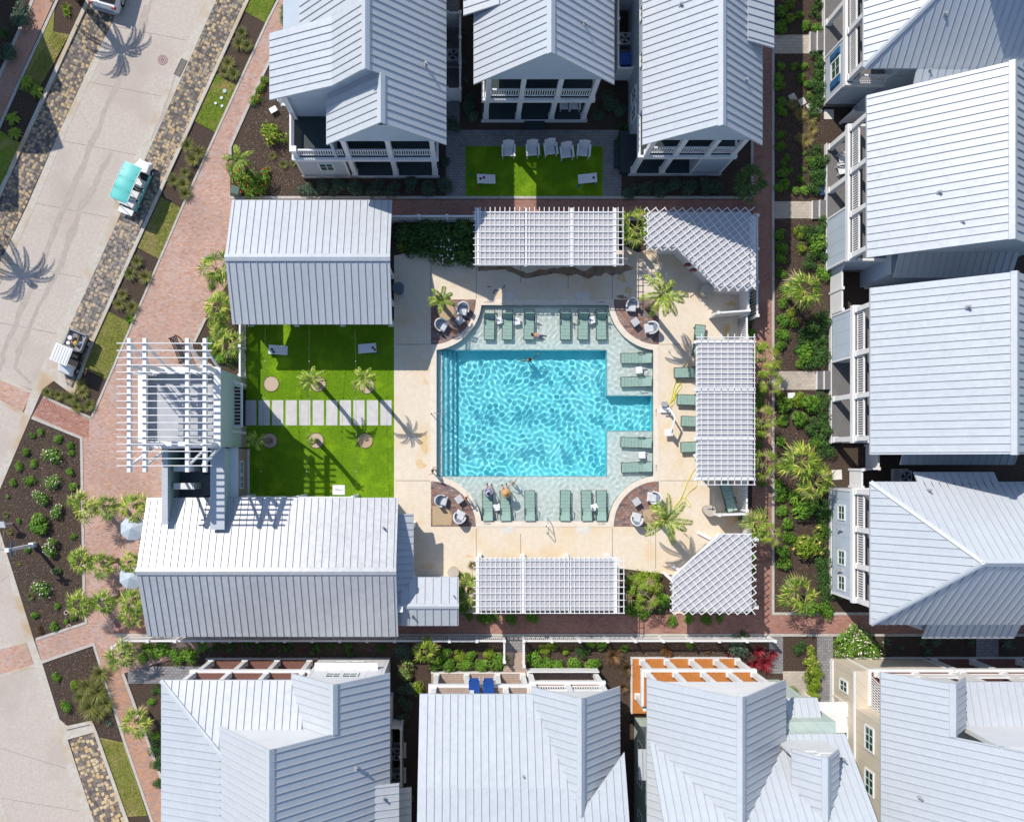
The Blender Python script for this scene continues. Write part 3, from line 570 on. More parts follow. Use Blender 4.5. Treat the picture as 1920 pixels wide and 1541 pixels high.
def houseW(lab, x, y0, y1, xe, xr, zr, ya, yb, lo, closed, up, skirt, loc):
    h = thing('house', lab, 'house', loc); r = Roof(); zs = 6.9
    slope_y([(xe, zs), (xr, zr), (2*xr-xe, zs)], ya, yb, r); r.cap((xr, ya-.04, zr), (xr, yb+.04, zr), .73, .73)
    if skirt: r.plane([(skirt[0], skirt[2], skirt[4]), (skirt[1], skirt[2], skirt[4]), (skirt[1], skirt[3], skirt[5]), (skirt[0], skirt[3], skirt[5])])
    r.build(h); porch(h, W_, y0, y1, -x, 2.3, lo, closed, up, wall_bv, deck_gy)
    body(h, x+2.3, y0+.1, 2*xr-xe-.6, y1-.1, 6.5, wall_b); gable(h, S_, [(x+.2, 6.4), (x+.2, 6.95), (xr, zr-.25), (2*xr-x-.2, 6.95), (2*xr-x-.2, 6.4)], -(ya+.45), .15, wall_b, 0); gable(h, S_, [(x+.2, 6.4), (x+.2, 6.95), (xr, zr-.25), (2*xr-x-.2, 6.95), (2*xr-x-.2, 6.4)], -(yb-.3), .15, wall_b, 0)
    return h
h = houseW('upper of the two big plain-gabled east houses, with white porch rocking chairs', 23.6, 12.3, 20.6, 23.0, 28.7, 11.0, 11.57, 20.85, [17.5, 20.3], [(12.35, 15.7)], [12.5, 15.05, 17.7, 20.35], (25.9, 33, 11.0, 12.9, 4.3, 5.3), (27, 16, 0)); vent(h, 25.9, 14.6, 8.9); vent(h, 26.8, 12.8, 9.5, .05)
body(h, 25.9, 11.3, 32, 12.4, 4.0, wall_b)
h = houseW('lower of the two big plain-gabled east houses, with a palm shadow on its wall', 23.9, 1.1, 9.45, 23.2, 28.8, 11.0, .3, 9.83, [1.3, 3.95], [(6.3, 9.4)], [1.3, 3.9, 6.5, 9.2], (26.3, 33.2, -.3, .9, 4.3, 4.9), (27, 5, 0)); vent(h, 27.0, 8.2, 9.7)
h = thing('house', 'pale blue-grey house with three small white windows and a hipped roof at the east edge', 'house', (28, -5, 0)); r = Roof()
E0 = (23.2, -1.25, 6.9); E1 = (23.2, -9.43, 6.9); AP = (27.2, -5.4, 10.9)
r.plane([E0, E1, AP]); r.plane([E0, AP, (40, -5.4, 10.9), (40, -1.25, 6.9)]); r.plane([E1, (40, -9.43, 6.9), (40, -5.4, 10.9), AP])
r.cap(E0, AP, .3, .3, .12); r.cap(E1, AP, .3, .3, .12); r.cap(AP, (40, -5.4, 10.9), 1, 1)
r.plane([(25.9, -.7, 6.55), (30.5, -.7, 6.55), (30.5, -3.2, 8.3), (25.9, -3.2, 8.3)]); r.plane([(26.9, -10.5, 5.6), (32.3, -10.5, 5.6), (32.3, -9.0, 6.6), (26.9, -9.0, 6.6)]); r.build(h); vent(h, 26.2, -1.7, 7.5, .05)
porch(h, W_, -8.75, -1.8, -23.9, 2.3, [], [(-8.7, -1.85)], [-8.6, -6.5, -4.25, -1.95], wall_bv, deck_gy, win=[(-3.35, 1.75, .8, .8), (-6.2, 1.75, .8, .8), (-7.8, 1.75, .8, .8)])
body(h, 26.2, -8.9, 40, -1.8, 6.5, wall_b); body(h, 27.1, -10.1, 32, -8.9, 5.2, wall_b)
for y in (-4.4, -7.0): m = MB(); m.box(23.78, y-.09, 1.7, 23.93, y+.09, 1.95); m.cyl((23.72, y), .08, 1.55, 1.75, 8); m.build('wall_light', greym, h)
for hx, x0, y0, y1 in ((23.45, 22.6, 26.7, 28.0), (23.6, 22.75, 15.75, 16.95), (23.9, 23.05, 4.6, 5.8)):
    hh = [o for o in bpy.data.objects if o.name.startswith('house') and 'category' in o and 'east' in o['label']]
    hh = [o for o in bpy.data.objects if o.type == 'EMPTY' and o.get('category') == 'house' and (('blue window' in o['label'] and y0 > 20) or ('upper of' in o['label'] and 10 < y0 < 20) or ('lower of' in o['label'] and y0 < 10))][0]
    m = MB(); m.box(x0, y0, .02, x0+.42, y1, .16); m.box(x0+.42, y0, .02, hx-.0, y1, .30); m.build('steps', deck_gy, hh); m = MB(); m.box(x0-.04, y0, .02, x0, y1, .17); m.build('step_edge', white, hh); m = MB(); m.box(x0+.38, y0, .16, x0+.42, y1, .31); m.build('step_edge', white, hh)
# ---------- houses along the south edge, facing north
YS = -34
h = thing('house', 'house with a deep blue shaded roof slope and slanting white pergola posts at the southwest', 'house', (-11, -18, 0)); r = Roof()
pN = [(-17.4, -12.6, 6.9), (-9.2, -12.6, 6.9), (-9.2, -16.8, 8.33), (-13.2, -16.8, 8.33)]; r.plane(pN); r.plane([(-17.4, -12.6, 6.9), (-13.2, -16.8, 8.33), (-13.2, YS, 8.33), (-17.4, YS, 6.9)]); r.cap((-17.4, -12.6, 6.9), (-13.2, -16.8, 8.33), .12, .12, .12)
r.plane([(-9.94, -12.2, 6.95), (-7.14, -12.2, 9.4), (-7.14, -15.2, 9.4), (-9.94, -15.2, 6.95)]); r.plane([(-7.14, -12.2, 9.4), (-4.3, -12.2, 6.9), (-4.3, YS, 6.9), (-10.0, YS, 11.9), (-10.0, -14.85, 11.9), (-7.14, -14.85, 9.4)])
r.plane([(-13.7, -14.85, 8.1), (-10.0, -14.85, 11.9), (-10.0, YS, 11.9), (-13.7, YS, 8.1)]); r.cap((-7.14, -12.15, 9.4), (-7.14, -14.9, 9.4), .88, .88); r.cap((-10.0, -14.8, 11.9), (-10.0, YS, 11.9), 1, .88)
r.plane([(-6.3, -18.4, 7.95), (-3.75, -18.4, 7.2), (-3.75, YS, 7.2), (-6.3, YS, 7.95)]); r.plane([(-4.3, -19.5, 5.4), (-3.2, -19.5, 5.0), (-3.2, YS, 5.0), (-4.3, YS, 5.4)]); r.build(h); vent(h, -6.0, -17.0, 8.6); vent(h, -4.6, -19.1, 7.5, .06); vent(h, -5.2, -21.2, 7.7, .06)
porch(h, N_, -16.9, -9.6, -13.0, 2.2, [-16.5, -14.3, -12.2, -10.1], [], [-16.7, -14.5, -12.2, -10.0], wall_w, deck_bn, rails=False); body(h, -17.0, YS, -4.7, -15.2, 6.4, wall_w)
m = MB(); m.box(-9.5, -15.3, .02, -4.9, -12.95, 6.3); m.build('wall', siding('white_board', (.68, .69, .70), 'XY', .42), h); 
for x in (-7.9, -6.9): window(h, N_, x, -12.93, 1.8, .8, .9); window(h, N_, x, -12.93, 4.6, .8, .9)
m = MB(); m.box(-9.3, -12.95, 3.0, -5.4, -12.55, 3.15); m.build('trim', white, h)
gable(h, N_, [(-9.7, 6.2), (-9.7, 6.8), (-7.14, 9.15), (-4.6, 6.8), (-4.6, 6.2)], -12.6, .12, wall_w, 0); gable(h, N_, [(-13.3, 7.0), (-13.3, 8.2), (-10.0, 11.65), (-6.8, 8.8), (-6.8, 7.0)], -15.15, .12, wall_w, 0)
h = thing('house', 'south-side house with broad shallow roof, tan decks and blue balcony chairs', 'house', (3, -19, 0)); r = Roof()
r.plane([(-2.6, -13.4, 6.9), (4.6, -13.4, 6.9), (6.3, -19.2, 9.4), (9.4, -19.2, 9.4), (9.4, YS, 15.8), (-2.6, YS, 15.8)], sp=.43) if False else None
r.plane([(-2.6, -13.4, 6.9), (9.6, -13.4, 6.9), (9.6, -18.0, 8.88), (-2.6, -18.0, 8.88)]) if False else None
r.plane([(-2.6, -13.4, 6.9), (4.2, -13.4, 6.9), (6.3, -19.2, 9.4), (6.3, -18.0, 8.9), (-2.6, -18.0, 8.9)][:2]+[(5.85, -17.95, 8.87), (-2.6, -17.95, 8.87)])
r.plane([(-2.6, -17.95, 8.87), (5.85, -17.95, 8.87), (6.3, -19.2, 9.31), (8.88, -16.2, 7.2), (8.88, YS, 13.6), (-2.6, YS, 13.6)][:2]+[(6.3, -19.2, 9.3), (8.9, -19.2, 9.3), (8.9, YS, 14.3), (-2.6, YS, 14.3)])
r.plane([(8.9, -19.2, 9.3), (6.3, -19.2, 9.3), (8.88, -16.3, 8.17)])
r.plane([(3.8, -12.97, 6.95), (6.3, -12.97, 9.4), (6.3, -19.3, 9.4), (3.8, -19.3, 6.95)]); r.plane([(6.3, -12.97, 9.4), (8.88, -12.97, 6.9), (8.88, -18.6, 6.9), (6.3, -19.3, 9.4)]); r.cap((6.3, -12.9, 9.4), (6.3, -19.3, 9.4), .97, .97); r.build(h); vent(h, 3.2, -17.4, 8.5, .05)
porch(h, N_, -2.2, 3.9, -13.9, 2.4, [-1.85, .1, 2.1, 3.75], [], [-1.9, .4, 2.5], wall_w, deck_tn, rails=False, z3=6.0); porch(h, N_, 4.0, 8.6, -13.7, 2.4, [4.2, 8.4], [], [4.2, 6.3, 8.4], wall_w, deck_tn, z3=6.0)
body(h, -2.3, YS, 8.6, -16.3, 6.4, wall_w); gable(h, N_, [(4.0, 6.3), (4.0, 6.95), (6.3, 9.2), (8.6, 6.95), (8.6, 6.3)], -13.4, .12, wall_w, 0)
m = MB()
for i, (y, z) in enumerate(((-13.0, .16), (-13.45, .30))): m.box(2.5, y-.45, .02, 4.0, y, z)
m.box(2.5, -13.05, .02, 4.0, -12.6, .09); m.build('steps', deck_tn, h); m = MB(); m.box(4.05, -13.62, .42, 8.6, -13.55, 1.3); m.build('railing', white, h)
h = thing('house', 'sage green house with an orange cedar deck wrapping its white porch posts', 'house', (16, -19, 0)); r = Roof()
r.plane([(10.4, -12.5, 6.95), (14.5, -12.5, 10.9), (14.5, YS, 10.9), (10.4, YS, 6.95)]); r.plane([(14.5, -12.5, 10.9), (18.3, -12.5, 7.1), (18.3, YS, 7.1), (14.5, YS, 10.9)]); r.cap((14.5, -12.4, 10.9), (14.5, YS, 10.9), .96, 1)
r.plane([(10.5, -15.8, 6.9), (21.8, -15.7, 6.8), (21.8, -20.5, 12.1), (10.5, -20.5, 12.1)]); r.plane([(17.8, -15.75, 9.15), (19.1, -15.75, 10.6), (19.1, -19.1, 10.6), (17.8, -17.8, 9.15)]); r.plane([(19.1, -15.75, 10.6), (20.4, -15.75, 9.15), (20.4, -17.8, 9.15), (19.1, -19.1, 10.6)])
r.cap((19.1, -15.7, 10.6), (19.1, -19.1, 10.6), 1.1, 1.1); r.plane([(10.1, -16.9, 6.0), (10.9, -16.9, 6.0), (10.9, -18.6, 6.2), (10.1, -18.6, 6.2)])
r.plane([(18.2, -14.1, 5.2), (20.9, -14.1, 5.2), (20.9, -15.6, 6.0), (18.2, -15.6, 6.0)]); r.build(h); vent(h, 21.0, -16.6, 8.3, .05)
porch(h, N_, 10.9, 17.9, -12.95, 2.2, [11.5, 13.1, 14.7, 16.3, 17.7], [], [11.2, 12.9, 14.6, 16.2, 17.7], wall_gv, deck_or, rails=False); body(h, 11.1, YS, 21.4, -16.9, 6.5, wall_gv); body(h, 12.6, -17, 21.4, -15.1, 6.5, wall_gv); body(h, 18.2, -16, 20.6, -14.4, 4.8, wall_gv)
m = MB(); m.box(10.9, -16.5, .05, 12.6, -15.15, .43); m.box(10.9, -15.15, .05, 11.0, -13, .43); m.build('porch_floor', deck_or, h); m = MB(); m.box(10.84, -16.55, 0, 10.9, -12.9, .38); m.build('porch_skirt', white, h); post(h, N_, 11.2, -15.2, .43, 3.1)
gable(h, N_, [(10.8, 6.3), (10.8, 7.05), (14.5, 10.6), (18.0, 7.1), (18.0, 6.3)], -12.85, .15, white, 0); gable(h, N_, [(18.0, 7.6), (18.0, 9.1), (19.1, 10.3), (20.2, 9.1), (20.2, 7.6)], -16.0, .12, wall_w, 0); window(h, N_, 18.9, -15.97, 9.2, .5, .4); m = MB(); m.box(17.75, -16.1, 6.8, 20.45, -15.95, 9.1); m.build('wall', wall_w, h)
for y in (-18.2, -20.3, -22.6): window(h, W_, y, -11.08, 1.9, .5, 1.0)
h = thing('house', 'tan board-and-batten house with lattice porch screens in the southeast corner', 'house', (28, -19, 0)); r = Roof()
r.plane([(23.8, -12.15, 6.9), (26.5, -12.15, 9.5), (26.5, -15.0, 9.5), (28.7, -15.0, 11.6), (36, -15.0, 18.6), (36, YS, 18.6), (23.8, YS, 6.9)]); r.plane([(26.5, -12.15, 9.5), (28.0, -12.15, 8.0), (28.0, -15.0, 8.0), (26.5, -15.0, 9.5)]); r.cap((26.5, -12.1, 9.5), (26.5, -15.0, 9.5), .96, 1)
r.plane([(27.6, -12.7, 6.9), (40, -12.7, 6.9), (40, -15.0, 7.6), (27.6, -15.0, 7.6)]); r.build(h); vent(h, 25.2, -18.7, 8.3, .06)
porch(h, N_, 24.9, 30, -12.95, 2.2, [], [(24.9, 30)], [25.3, 27.6, 29.9], wall_t, deck_bn, z3=6.2); porch(h, N_, 30.2, 38, -12.95, 2.2, [30.5, 33, 36], [], [30.5, 33, 36], wall_t, deck_bn, z3=6.2)
body(h, 24.0, YS, 38, -13.2, 6.6, wall_t) if False else None; body(h, 24.0, YS, 26.2, -13.0, 3.3, wall_t); body(h, 24.1, YS, 38, -15.3, 6.6, wall_t)
m = MB(); m.box(23.93, -13.05, 0, 24.0, YS, .4); m.build('trim', white, h); m = MB(); m.box(23.95, -13.0, 3.2, 24.05, YS, 3.36); m.build('trim', white, h)
gable(h, N_, [(24.2, 6.4), (24.2, 7.0), (26.5, 9.2), (27.9, 7.7), (27.9, 6.4)], -12.6, .12, wall_w, 0); m = MB(); m.box(28.0, -15.25, 7.5, 38, -15.0, 11.0); m.build('wall', wall_w, h)
for y, z in ((-14.3, 1.9), (-15.7, 1.9), (-17.1, 1.9), (-19.3, 1.9)): window(h, W_, y, -23.98, z, .6, .9)
for y in (-16.6, -19.2): window(h, W_, y, -24.08, 5.0, 1.3, .9, 3, 2)
mb = MB()
for i in range(14): mb.bar((24.95, -13.3-i*.16, 3.5), (24.95, -13.9-i*.16, 6.0), .04, .03); mb.bar((24.98, -13.9-i*.16, 3.5), (24.98, -13.3-i*.16, 6.0), .04, .03)
mb.build('lattice_screen', white, h)
h2 = thing('entry_shed', 'small cream lean-to porch with slatted white roof against the tan house wall', 'porch', tuple(P(1590, 1340))); mb = MB(); a, b = P(1532, 1315, 2.2), P(1590, 1372, 2.2); mb.box(a.x, b.y, 2.2, b.x, a.y, 2.32); o = mb.build('roof', white, h2); mb = MB()
for x in (a.x+.1, b.x-.1):
    for y in (b.y+.1, a.y-.1): mb.box(x-.06, y-.06, 0, x+.06, y+.06, 2.2)
mb.build('post', cream, h2); mb = MB(); mb.box(a.x+.02, b.y+.05, .05, a.x+.08, a.y-.05, 2.15); mb.build('wall', cream, h2)
# ---------- pool pavilions
def pavilion(lab, x0, x1, yN, yR, yS, ze, zr, loc, wall, wx1=None):
    h = thing('pavilion', lab, 'pavilion', loc); r = Roof(); r.plane([(x0, yN, ze), (x1, yN, ze), (x1, yR, zr), (x0, yR, zr)]); r.plane([(x0, yR, zr), (x1, yR, zr), (x1, yS, ze-.05), (x0, yS, ze-.05)])
    r.cap((x0-.02, yR, zr), (x1+.02, yR, zr), .37, .4); r.build(h, roofw if x0 < -15 else None); return h
h = pavilion('long low pavilion with seamed metal roof at the northwest corner of the turf court', -14.36, -4.5, 16.0, 12.1, 8.35, 3.3, 4.8, (-9.4, 12.2, 0), wall_w)
body(h, -14.0, 12.4, -4.9, 15.6, 3.0, wall_w); body(h, -14.0, 8.75, -13.8, 12.4, 3.0, wall_w); m = MB(); m.box(-4.9, 8.6, 3.0, -4.7, 15.7, 3.25); m.build('beam', white, h)
gable(h, Fr('E'), [(8.7, 3.0), (12.1, 4.6), (15.7, 3.05)], -4.75, .15, wall_w, 0)
for x in (-14.0, -11, -8, -4.85): post(h, S_, x, -8.75, .05, 3.1, .26)
for y in (12.0, 10.2): post(h, Fr('E'), y, -4.7, .05, 3.0, .26)
h = pavilion('large clubhouse pavilion with bright seamed metal roof south of the turf court', -19.6, -4.12, -2.33, -6.64, -10.9, 3.3, 4.95, (-12, -6.6, 0), wall_w)
body(h, -19.2, -10.5, -4.5, -2.7, 3.1, wall_w); gable(h, Fr('E'), [(-10.5, 3.0), (-6.64, 4.7), (-2.8, 3.0)], -4.35, .15, wall_w, 0); gable(h, Fr('E'), [(-10.5, 3.0), (-6.64, 4.7), (-2.8, 3.0)], -19.2, .15, wall_w, 0); vent(h, -4.95, -4.1, 4.1, .05)
r = Roof(); r.plane([(-4.3, -3.35, 3.15), (-3.2, -3.35, 2.85), (-3.2, -7.4, 2.85), (-4.3, -8.6, 3.15)]); r.plane([(-4.3, -7.3, 2.8), (-.4, -7.3, 2.8), (-.4, -9.0, 3.35), (-4.3, -9.0, 3.35)], sp=.5); r.plane([(-4.2, -9.0, 3.35), (-.4, -9.0, 3.35), (-.4, -10.3, 2.9), (-4.2, -10.3, 2.9)], sp=.5); r.cap((-4.2, -9.0, 3.35), (-.38, -9.0, 3.35), .33, .33, .16)
o = r.build(h); o['label'] = 'lower shaded lean-to roof at the pool end'; body(h, -4.4, -9.9, -.8, -7.6, 2.75, wall_w); vent(h, -.7, -8.4, 3.1, .04); vent(h, -3.3, -9.6, 3.2, .06); m = MB(); m.box(-4.1, -9.3, 3.2, -3.8, -8.95, 3.75); m.build('roof_fan', white, h)
for x in (-3.35,): post(h, Fr('E'), -4.2, -3.25, .05, 2.8, .26); post(h, Fr('E'), -7.5, -3.25, .05, 2.75, .26)
# ---------- entrance tower with open rafters
h = thing('entrance_tower', 'sage green entrance tower with white open rafters over a flat deck', 'tower', (-16.7, 3, 0)); X0, X1, Y0, Y1, ZT = -19.0, -14.4, .78, 5.33, 5.9
m = MB(); m.box(X1-.15, Y0, .02, X1, 3.9-1.05, ZT-.1); m.box(X1-.15, 2.85, 2.6, X1, 3.95, ZT-.1); m.box(X1-.15, 3.95, .02, X1, Y1, ZT-.1); m.box(X0, Y1-.15, .02, X1-.15, Y1, ZT-.1); m.box(X0, Y0, .02, X1-.15, Y0+.15, ZT-.1); m.box(X0, Y0+.15, 3, X0+.15, Y1-.15, ZT-.1); m.build('wall', wall_g, h)
m = MB(); m.box(X0+.15, Y0+.15, 5.1, X1-.15, Y1-.15, 5.2); m.build('roof_deck', plain('membrane', (.42, .43, .46), .7), h)
m = MB(); m.box(X0-.12, Y1-.3, ZT-.1, X1+.1, Y1+.1, ZT); m.box(X0-.12, Y0-.1, ZT-.1, X1+.1, Y0+.3, ZT); m.box(X0-.12, Y0+.3, ZT-.1, X0+.3, Y1-.3, ZT); m.box(X1-.3, Y0+.3, ZT-.1, X1+.1, Y1-.3, ZT); m.build('parapet', white, h)
m = MB(); m.box(X1, Y0, 0, X1+.06, 2.2, 1.0); m.box(X1, 4.6, 0, X1+.06, Y1, 1.0); m.build('base_band', wall_p, h)
m = MB()
for yy in (1.75, 4.85): m.box(X1, yy-.08, .02, X1+.08, yy+.08, 3.0)
for i in range(12): m.box(X1, 2.15+i*.22, 2.75, X1+.5, 2.19+i*.22, 2.85)
m.box(X1+.45, 2.05, 2.72, X1+.55, 4.75, 2.88); m.box(X1, 2.02, 2.7, X1+.5, 2.1, 2.9); m.box(X1, 4.68, 2.7, X1+.5, 4.76, 2.9); m.build('door_canopy', white, h); m = MB(); m.box(X1-.02, 2.15, .05, X1+.02, 4.6, 2.6); m.build('doorway', darkm, h)
zt = 8.6
for x in (-18.58, -17.72, -15.37, -14.4): m = MB(); m.box(x-.10, -.68, zt-.33, x+.10, 6.72, zt-.05); m.build('beam', white, h)
for i in range(18): y = 6.42-i*(6.42+.32)/17; m = MB(); m.box(-19.2, y-.022, zt-.05, -13.95, y+.022, zt+.08); m.build('rafter', white, h)
for x in (-18.58, -17.72, -15.37, -14.6):
    for y in (Y0+.12, Y1-.12): m = MB(); m.box(x-.1, y-.1, ZT, x+.1, y+.1, zt-.33); m.build('post', white, h)
    for y, d in ((Y0, -1), (Y1, 1)): m = MB(); m.bar((x, y, ZT-1.0), (x, y+d*1.1, zt-.35), .1, .14, (1, 0, 0)); m.build('brace', white, h)
for y in (1.2, 4.9):
    m = MB()
    for k in range(4): m.box(-18.9+k*.3, y-.02, 6.0, -18.86+k*.3, y+.02, 8.2); m.box(-15.5+k*.35, y-.02, 6.0, -15.46+k*.35, y+.02, 8.2)
    for k in range(5): m.box(-18.9, y-.02, 6.3+k*.45, -17.9, y+.02, 6.34+k*.45)
    m.build('trellis', white, h)
# equipment wing between the tower and the clubhouse
m = MB(); m.box(-18.2, -3.6, .02, -18.0, .7, 4.3); m.build('wall', wall_g, h); m = MB(); m.box(-18.28, -3.9, 4.3, -17.92, .78, 4.42); m.build('parapet', roofm, h)
m = MB(); m.box(-15.0, -3.9, .02, -14.6, .7, 4.3); m.build('wall', wall_g, h); m = MB(); m.box(-15.35, -4.2, 4.3, -14.5, .78, 4.42); m.build('parapet', roofm, h)
m = MB(); m.box(-14.6, -2.4, .02, -14.2, .7, 2.8); m.build('wall', wall_p, h); m = MB(); m.box(-14.65, -2.4, 2.8, -14.1, .75, 2.95); m.build('trim', white, h); m = MB(); m.box(-14.24, -2.4, .02, -14.12, .7, .3); m.build('trim', white, h)
m = MB(); m.box(-18.0, -2.5, 2.0, -15.0, .7, 2.1); m.build('equipment_floor', plain('grey_floor', (.16, .19, .22), .8), h)
for y in (-.5, -1.4): window(h, Fr('E'), y, -14.2, 1.8, .7, .6)
m = MB(); m.tube([(-16.3, -.1, 2.6), (-15.8, -.3, 2.7), (-15.5, -.7, 2.5), (-15.45, -1.6, 2.5), (-15.6, -2.2, 2.4), (-16.4, -2.3, 2.4)], .05, 6); m.tube([(-16.4, -.9, 2.5), (-15.9, -.85, 2.6), (-15.6, -1.3, 2.4)], .04, 6); m.build('hose', black, h)
for i, y in enumerate((-.52, -1.62)):
    m = MB(); m.box(-17.9, y-.2, 2.25, -16.6, y+.2, 3.6); t = m.build('air_handler', cream, None, bevel=.03); tag(t, ['tall cream air handler nearer the tower', 'tall cream air handler nearer the clubhouse roof'][i], 'air conditioner', 'cream air handlers in the roof well')
    for q in (-17.85, -16.7): m = MB(); m.box(q-.03, y-.25, 2.1, q+.08, y+.25, 2.25); m.build('foot', greym, t)
    m = MB(); m.box(-17.8, y-.17, 3.6, -16.7, y+.17, 3.63); m.build('lid', white, t)
# pergolas: lattice over a translucent panel
pt = NT('translucent_panel'); pt.out((.50, .50, .52), .5); tr = pt.n('ShaderNodeBsdfTransparent'); mx = pt.n('ShaderNodeMixShader'); mx.inputs[0].default_value = .13
pt.l(pt.b.outputs[0], mx.inputs[1]); pt.l(tr.outputs[0], mx.inputs[2]); pt.l(mx.outputs[0], pt.t.nodes['Material Output'].inputs[0]); panelm = pt.m
def clipseg(poly, p, d):
    q = Vector((-d.y, d.x)); s0 = p.dot(q); hits = []
    for i in range(len(poly)):
        a, b = Vector(poly[i]), Vector(poly[(i+1) % len(poly)]); sa, sb = a.dot(q)-s0, b.dot(q)-s0
        if (sa < 0) != (sb < 0): c = a+(b-a)*(sa/(sa-sb)); hits.append(c.dot(d))
    hits.sort(); return [(hits[j], hits[j+1]) for j in range(0, len(hits)-1, 2)]
def pergola(lab, poly, panel, posts, z=3.0, sp=(.305, .405), ang=0, over=.0, thick=()):
    h = thing('pergola', lab, 'pergola', (sum(p[0] for p in poly)/len(poly), sum(p[1] for p in poly)/len(poly), 0), 'white pergolas round the pool')
    pb = MB(); pb.prism(panel, z-.10, z-.065); pb.build('roof_panel', panelm, h)
    for k, (a, zz) in enumerate(((ang, z+.02), (ang+90, z-.015))):
        d = Vector((math.cos(R(a)), math.sin(R(a)))); q = Vector((-d.y, d.x)); vals = [Vector(p).dot(q) for p in poly]; m = MB(); zz = zz-.0; x = min(vals)+.06
        while x < max(vals)-.02:
            for t0, t1 in clipseg(poly, q*x, d):
                if t1-t0 > .2: A = d*t0+q*x; B = d*t1+q*x; m.bar((A.x, A.y, zz), (B.x, B.y, zz), .048, .03)
            x += sp[k]
        m.build('lattice', white, h)
    m = MB(); n = len(panel)
    for i in range(n):
        a, b = Vector(panel[i]), Vector(panel[(i+1) % n]); m.bar((a.x, a.y, z-.30), (b.x, b.y, z-.30), .08, .24)
    m.build('beam', white, h)
    for (x0, y0, x1, y1) in thick: m = MB(); m.bar((x0, y0, z-.10), (x1, y1, z-.10), .17, .2); m.build('beam', white, h)
    for x, y in posts: m = MB(); m.box(x-.1, y-.1, .05, x+.1, y+.1, z-.3); m.box(x-.14, y-.14, .05, x+.14, y+.14, .3); m.build('post', white, h)
    return h
def rect(x0, y0, x1, y1): return [(x0, y0), (x1, y0), (x1, y1), (x0, y1)]
pergola('long white lattice pergola along the north side of the pool deck', rect(.5, 12.03, 9.85, 15.65), rect(.85, 12.15, 9.3, 15.4), [(.95, 13.1), (3.8, 13.1), (6.65, 13.1), (9.2, 13.1), (.95, 15.2), (3.8, 15.2), (6.65, 15.2), (9.2, 15.2)], thick=[(.8, 12.05, .8, 15.6), (3.75, 12.0, 3.75, 15.6), (6.6, 12, 6.6, 15.6), (9.3, 12, 9.3, 15.6)], sp=(.405, .305))
pergola('long white lattice pergola along the south side of the pool deck', rect(.5, -9.55, 9.9, -6.0), rect(.85, -9.35, 9.35, -6.15), [(.95, -6.3), (3.75, -6.3), (6.6, -6.3), (9.3, -6.3), (.95, -9.2), (3.75, -9.2), (6.6, -9.2), (9.3, -9.2)], thick=[(.8, -9.5, .8, -6.0), (3.6, -9.5, 3.6, -6), (6.5, -9.5, 6.5, -6), (9.35, -9.5, 9.35, -6)], sp=(.405, .305))
pergola('tall white lattice pergola over the loungers on the east side of the pool', rect(14.3, -1.6, 18.0, 7.8), rect(14.45, -1.25, 17.85, 7.45), [(15.4, 7.0), (15.4, 4.4), (15.4, 1.4), (15.4, -.9), (17.7, 7.3), (17.7, 4.4), (17.7, 1.4), (17.7, -1.1)], thick=[(14.2, 7.3, 18, 7.3), (14.2, 4.35, 18, 4.35), (14.2, 1.3, 18, 1.3), (14.2, -1.2, 18, -1.2)], sp=(.315, .41))
z3 = 3.0; ne = [(P(a, b, z3).x, P(a, b, z3).y) for a, b in ((1207, 389), (1417, 389), (1417, 546), (1345, 546), (1274, 470), (1207, 470))]
nep = [(P(a, b, z3).x, P(a, b, z3).y) for a, b in ((1216, 397), (1406, 397), (1406, 537), (1347, 537), (1271, 463), (1216, 463))]
h = pergola('shaded five-sided pergola with diagonal lattice at the northeast corner of the deck', ne, nep, [], ang=38, sp=(.34, .44))
m = MB(); ins = [P(1230, 478), P(1262, 478), P(1335, 548), P(1390, 555), P(1390, 428), P(1230, 428)]; m.prism([(p.x, p.y) for p in ins], .02, 2.72); m.build('wall', siding('white_slat_wall', (.70, .70, .70), 'XY', .3), h)
m = MB(); a, b = P(1280, 503), P(1300, 521); nn = Vector((-.7, -.7, 0))
for t in (0, .35): q = a+(b-a)*t*1.5+nn*.12; m.box(q.x-.2, q.y-.12, 1.3, q.x+.2, q.y, 1.8)
m.build('menu_board', plain('sign_maroon', (.2, .04, .05), .5), h)
se = [(P(a, b, z3).x, P(a, b, z3).y) for a, b in ((1256, 1152), (1418, 1152), (1418, 1000), (1350, 1000), (1256, 1082))]
sep = [(P(a, b, z3).x, P(a, b, z3).y) for a, b in ((1264, 1146), (1410, 1146), (1410, 1002), (1352, 1002), (1264, 1082))]
h = pergola('sunlit five-sided pergola with diagonal lattice at the southeast corner of the deck', se, sep, [(13.9, -8.0), (18.2, -9.2), (18.2, -5.0), (16.6, -5.0), (13.9, -9.3)], ang=38, sp=(.34, .44))
for i, (a, b) in enumerate((((1332, 1010), (1308, 998)), ((1280, 1072), (1256, 1058)), ((1262, 1090), (1243, 1072)))):
    m = MB(); q, w = P(*a), P(*b); m.bar((q.x, q.y, .1), (w.x, w.y, .1), .2, .2); m.bar((q.x, q.y, .05), (q.x, q.y, 2.8), .2, .2); m.build('post', white, h)
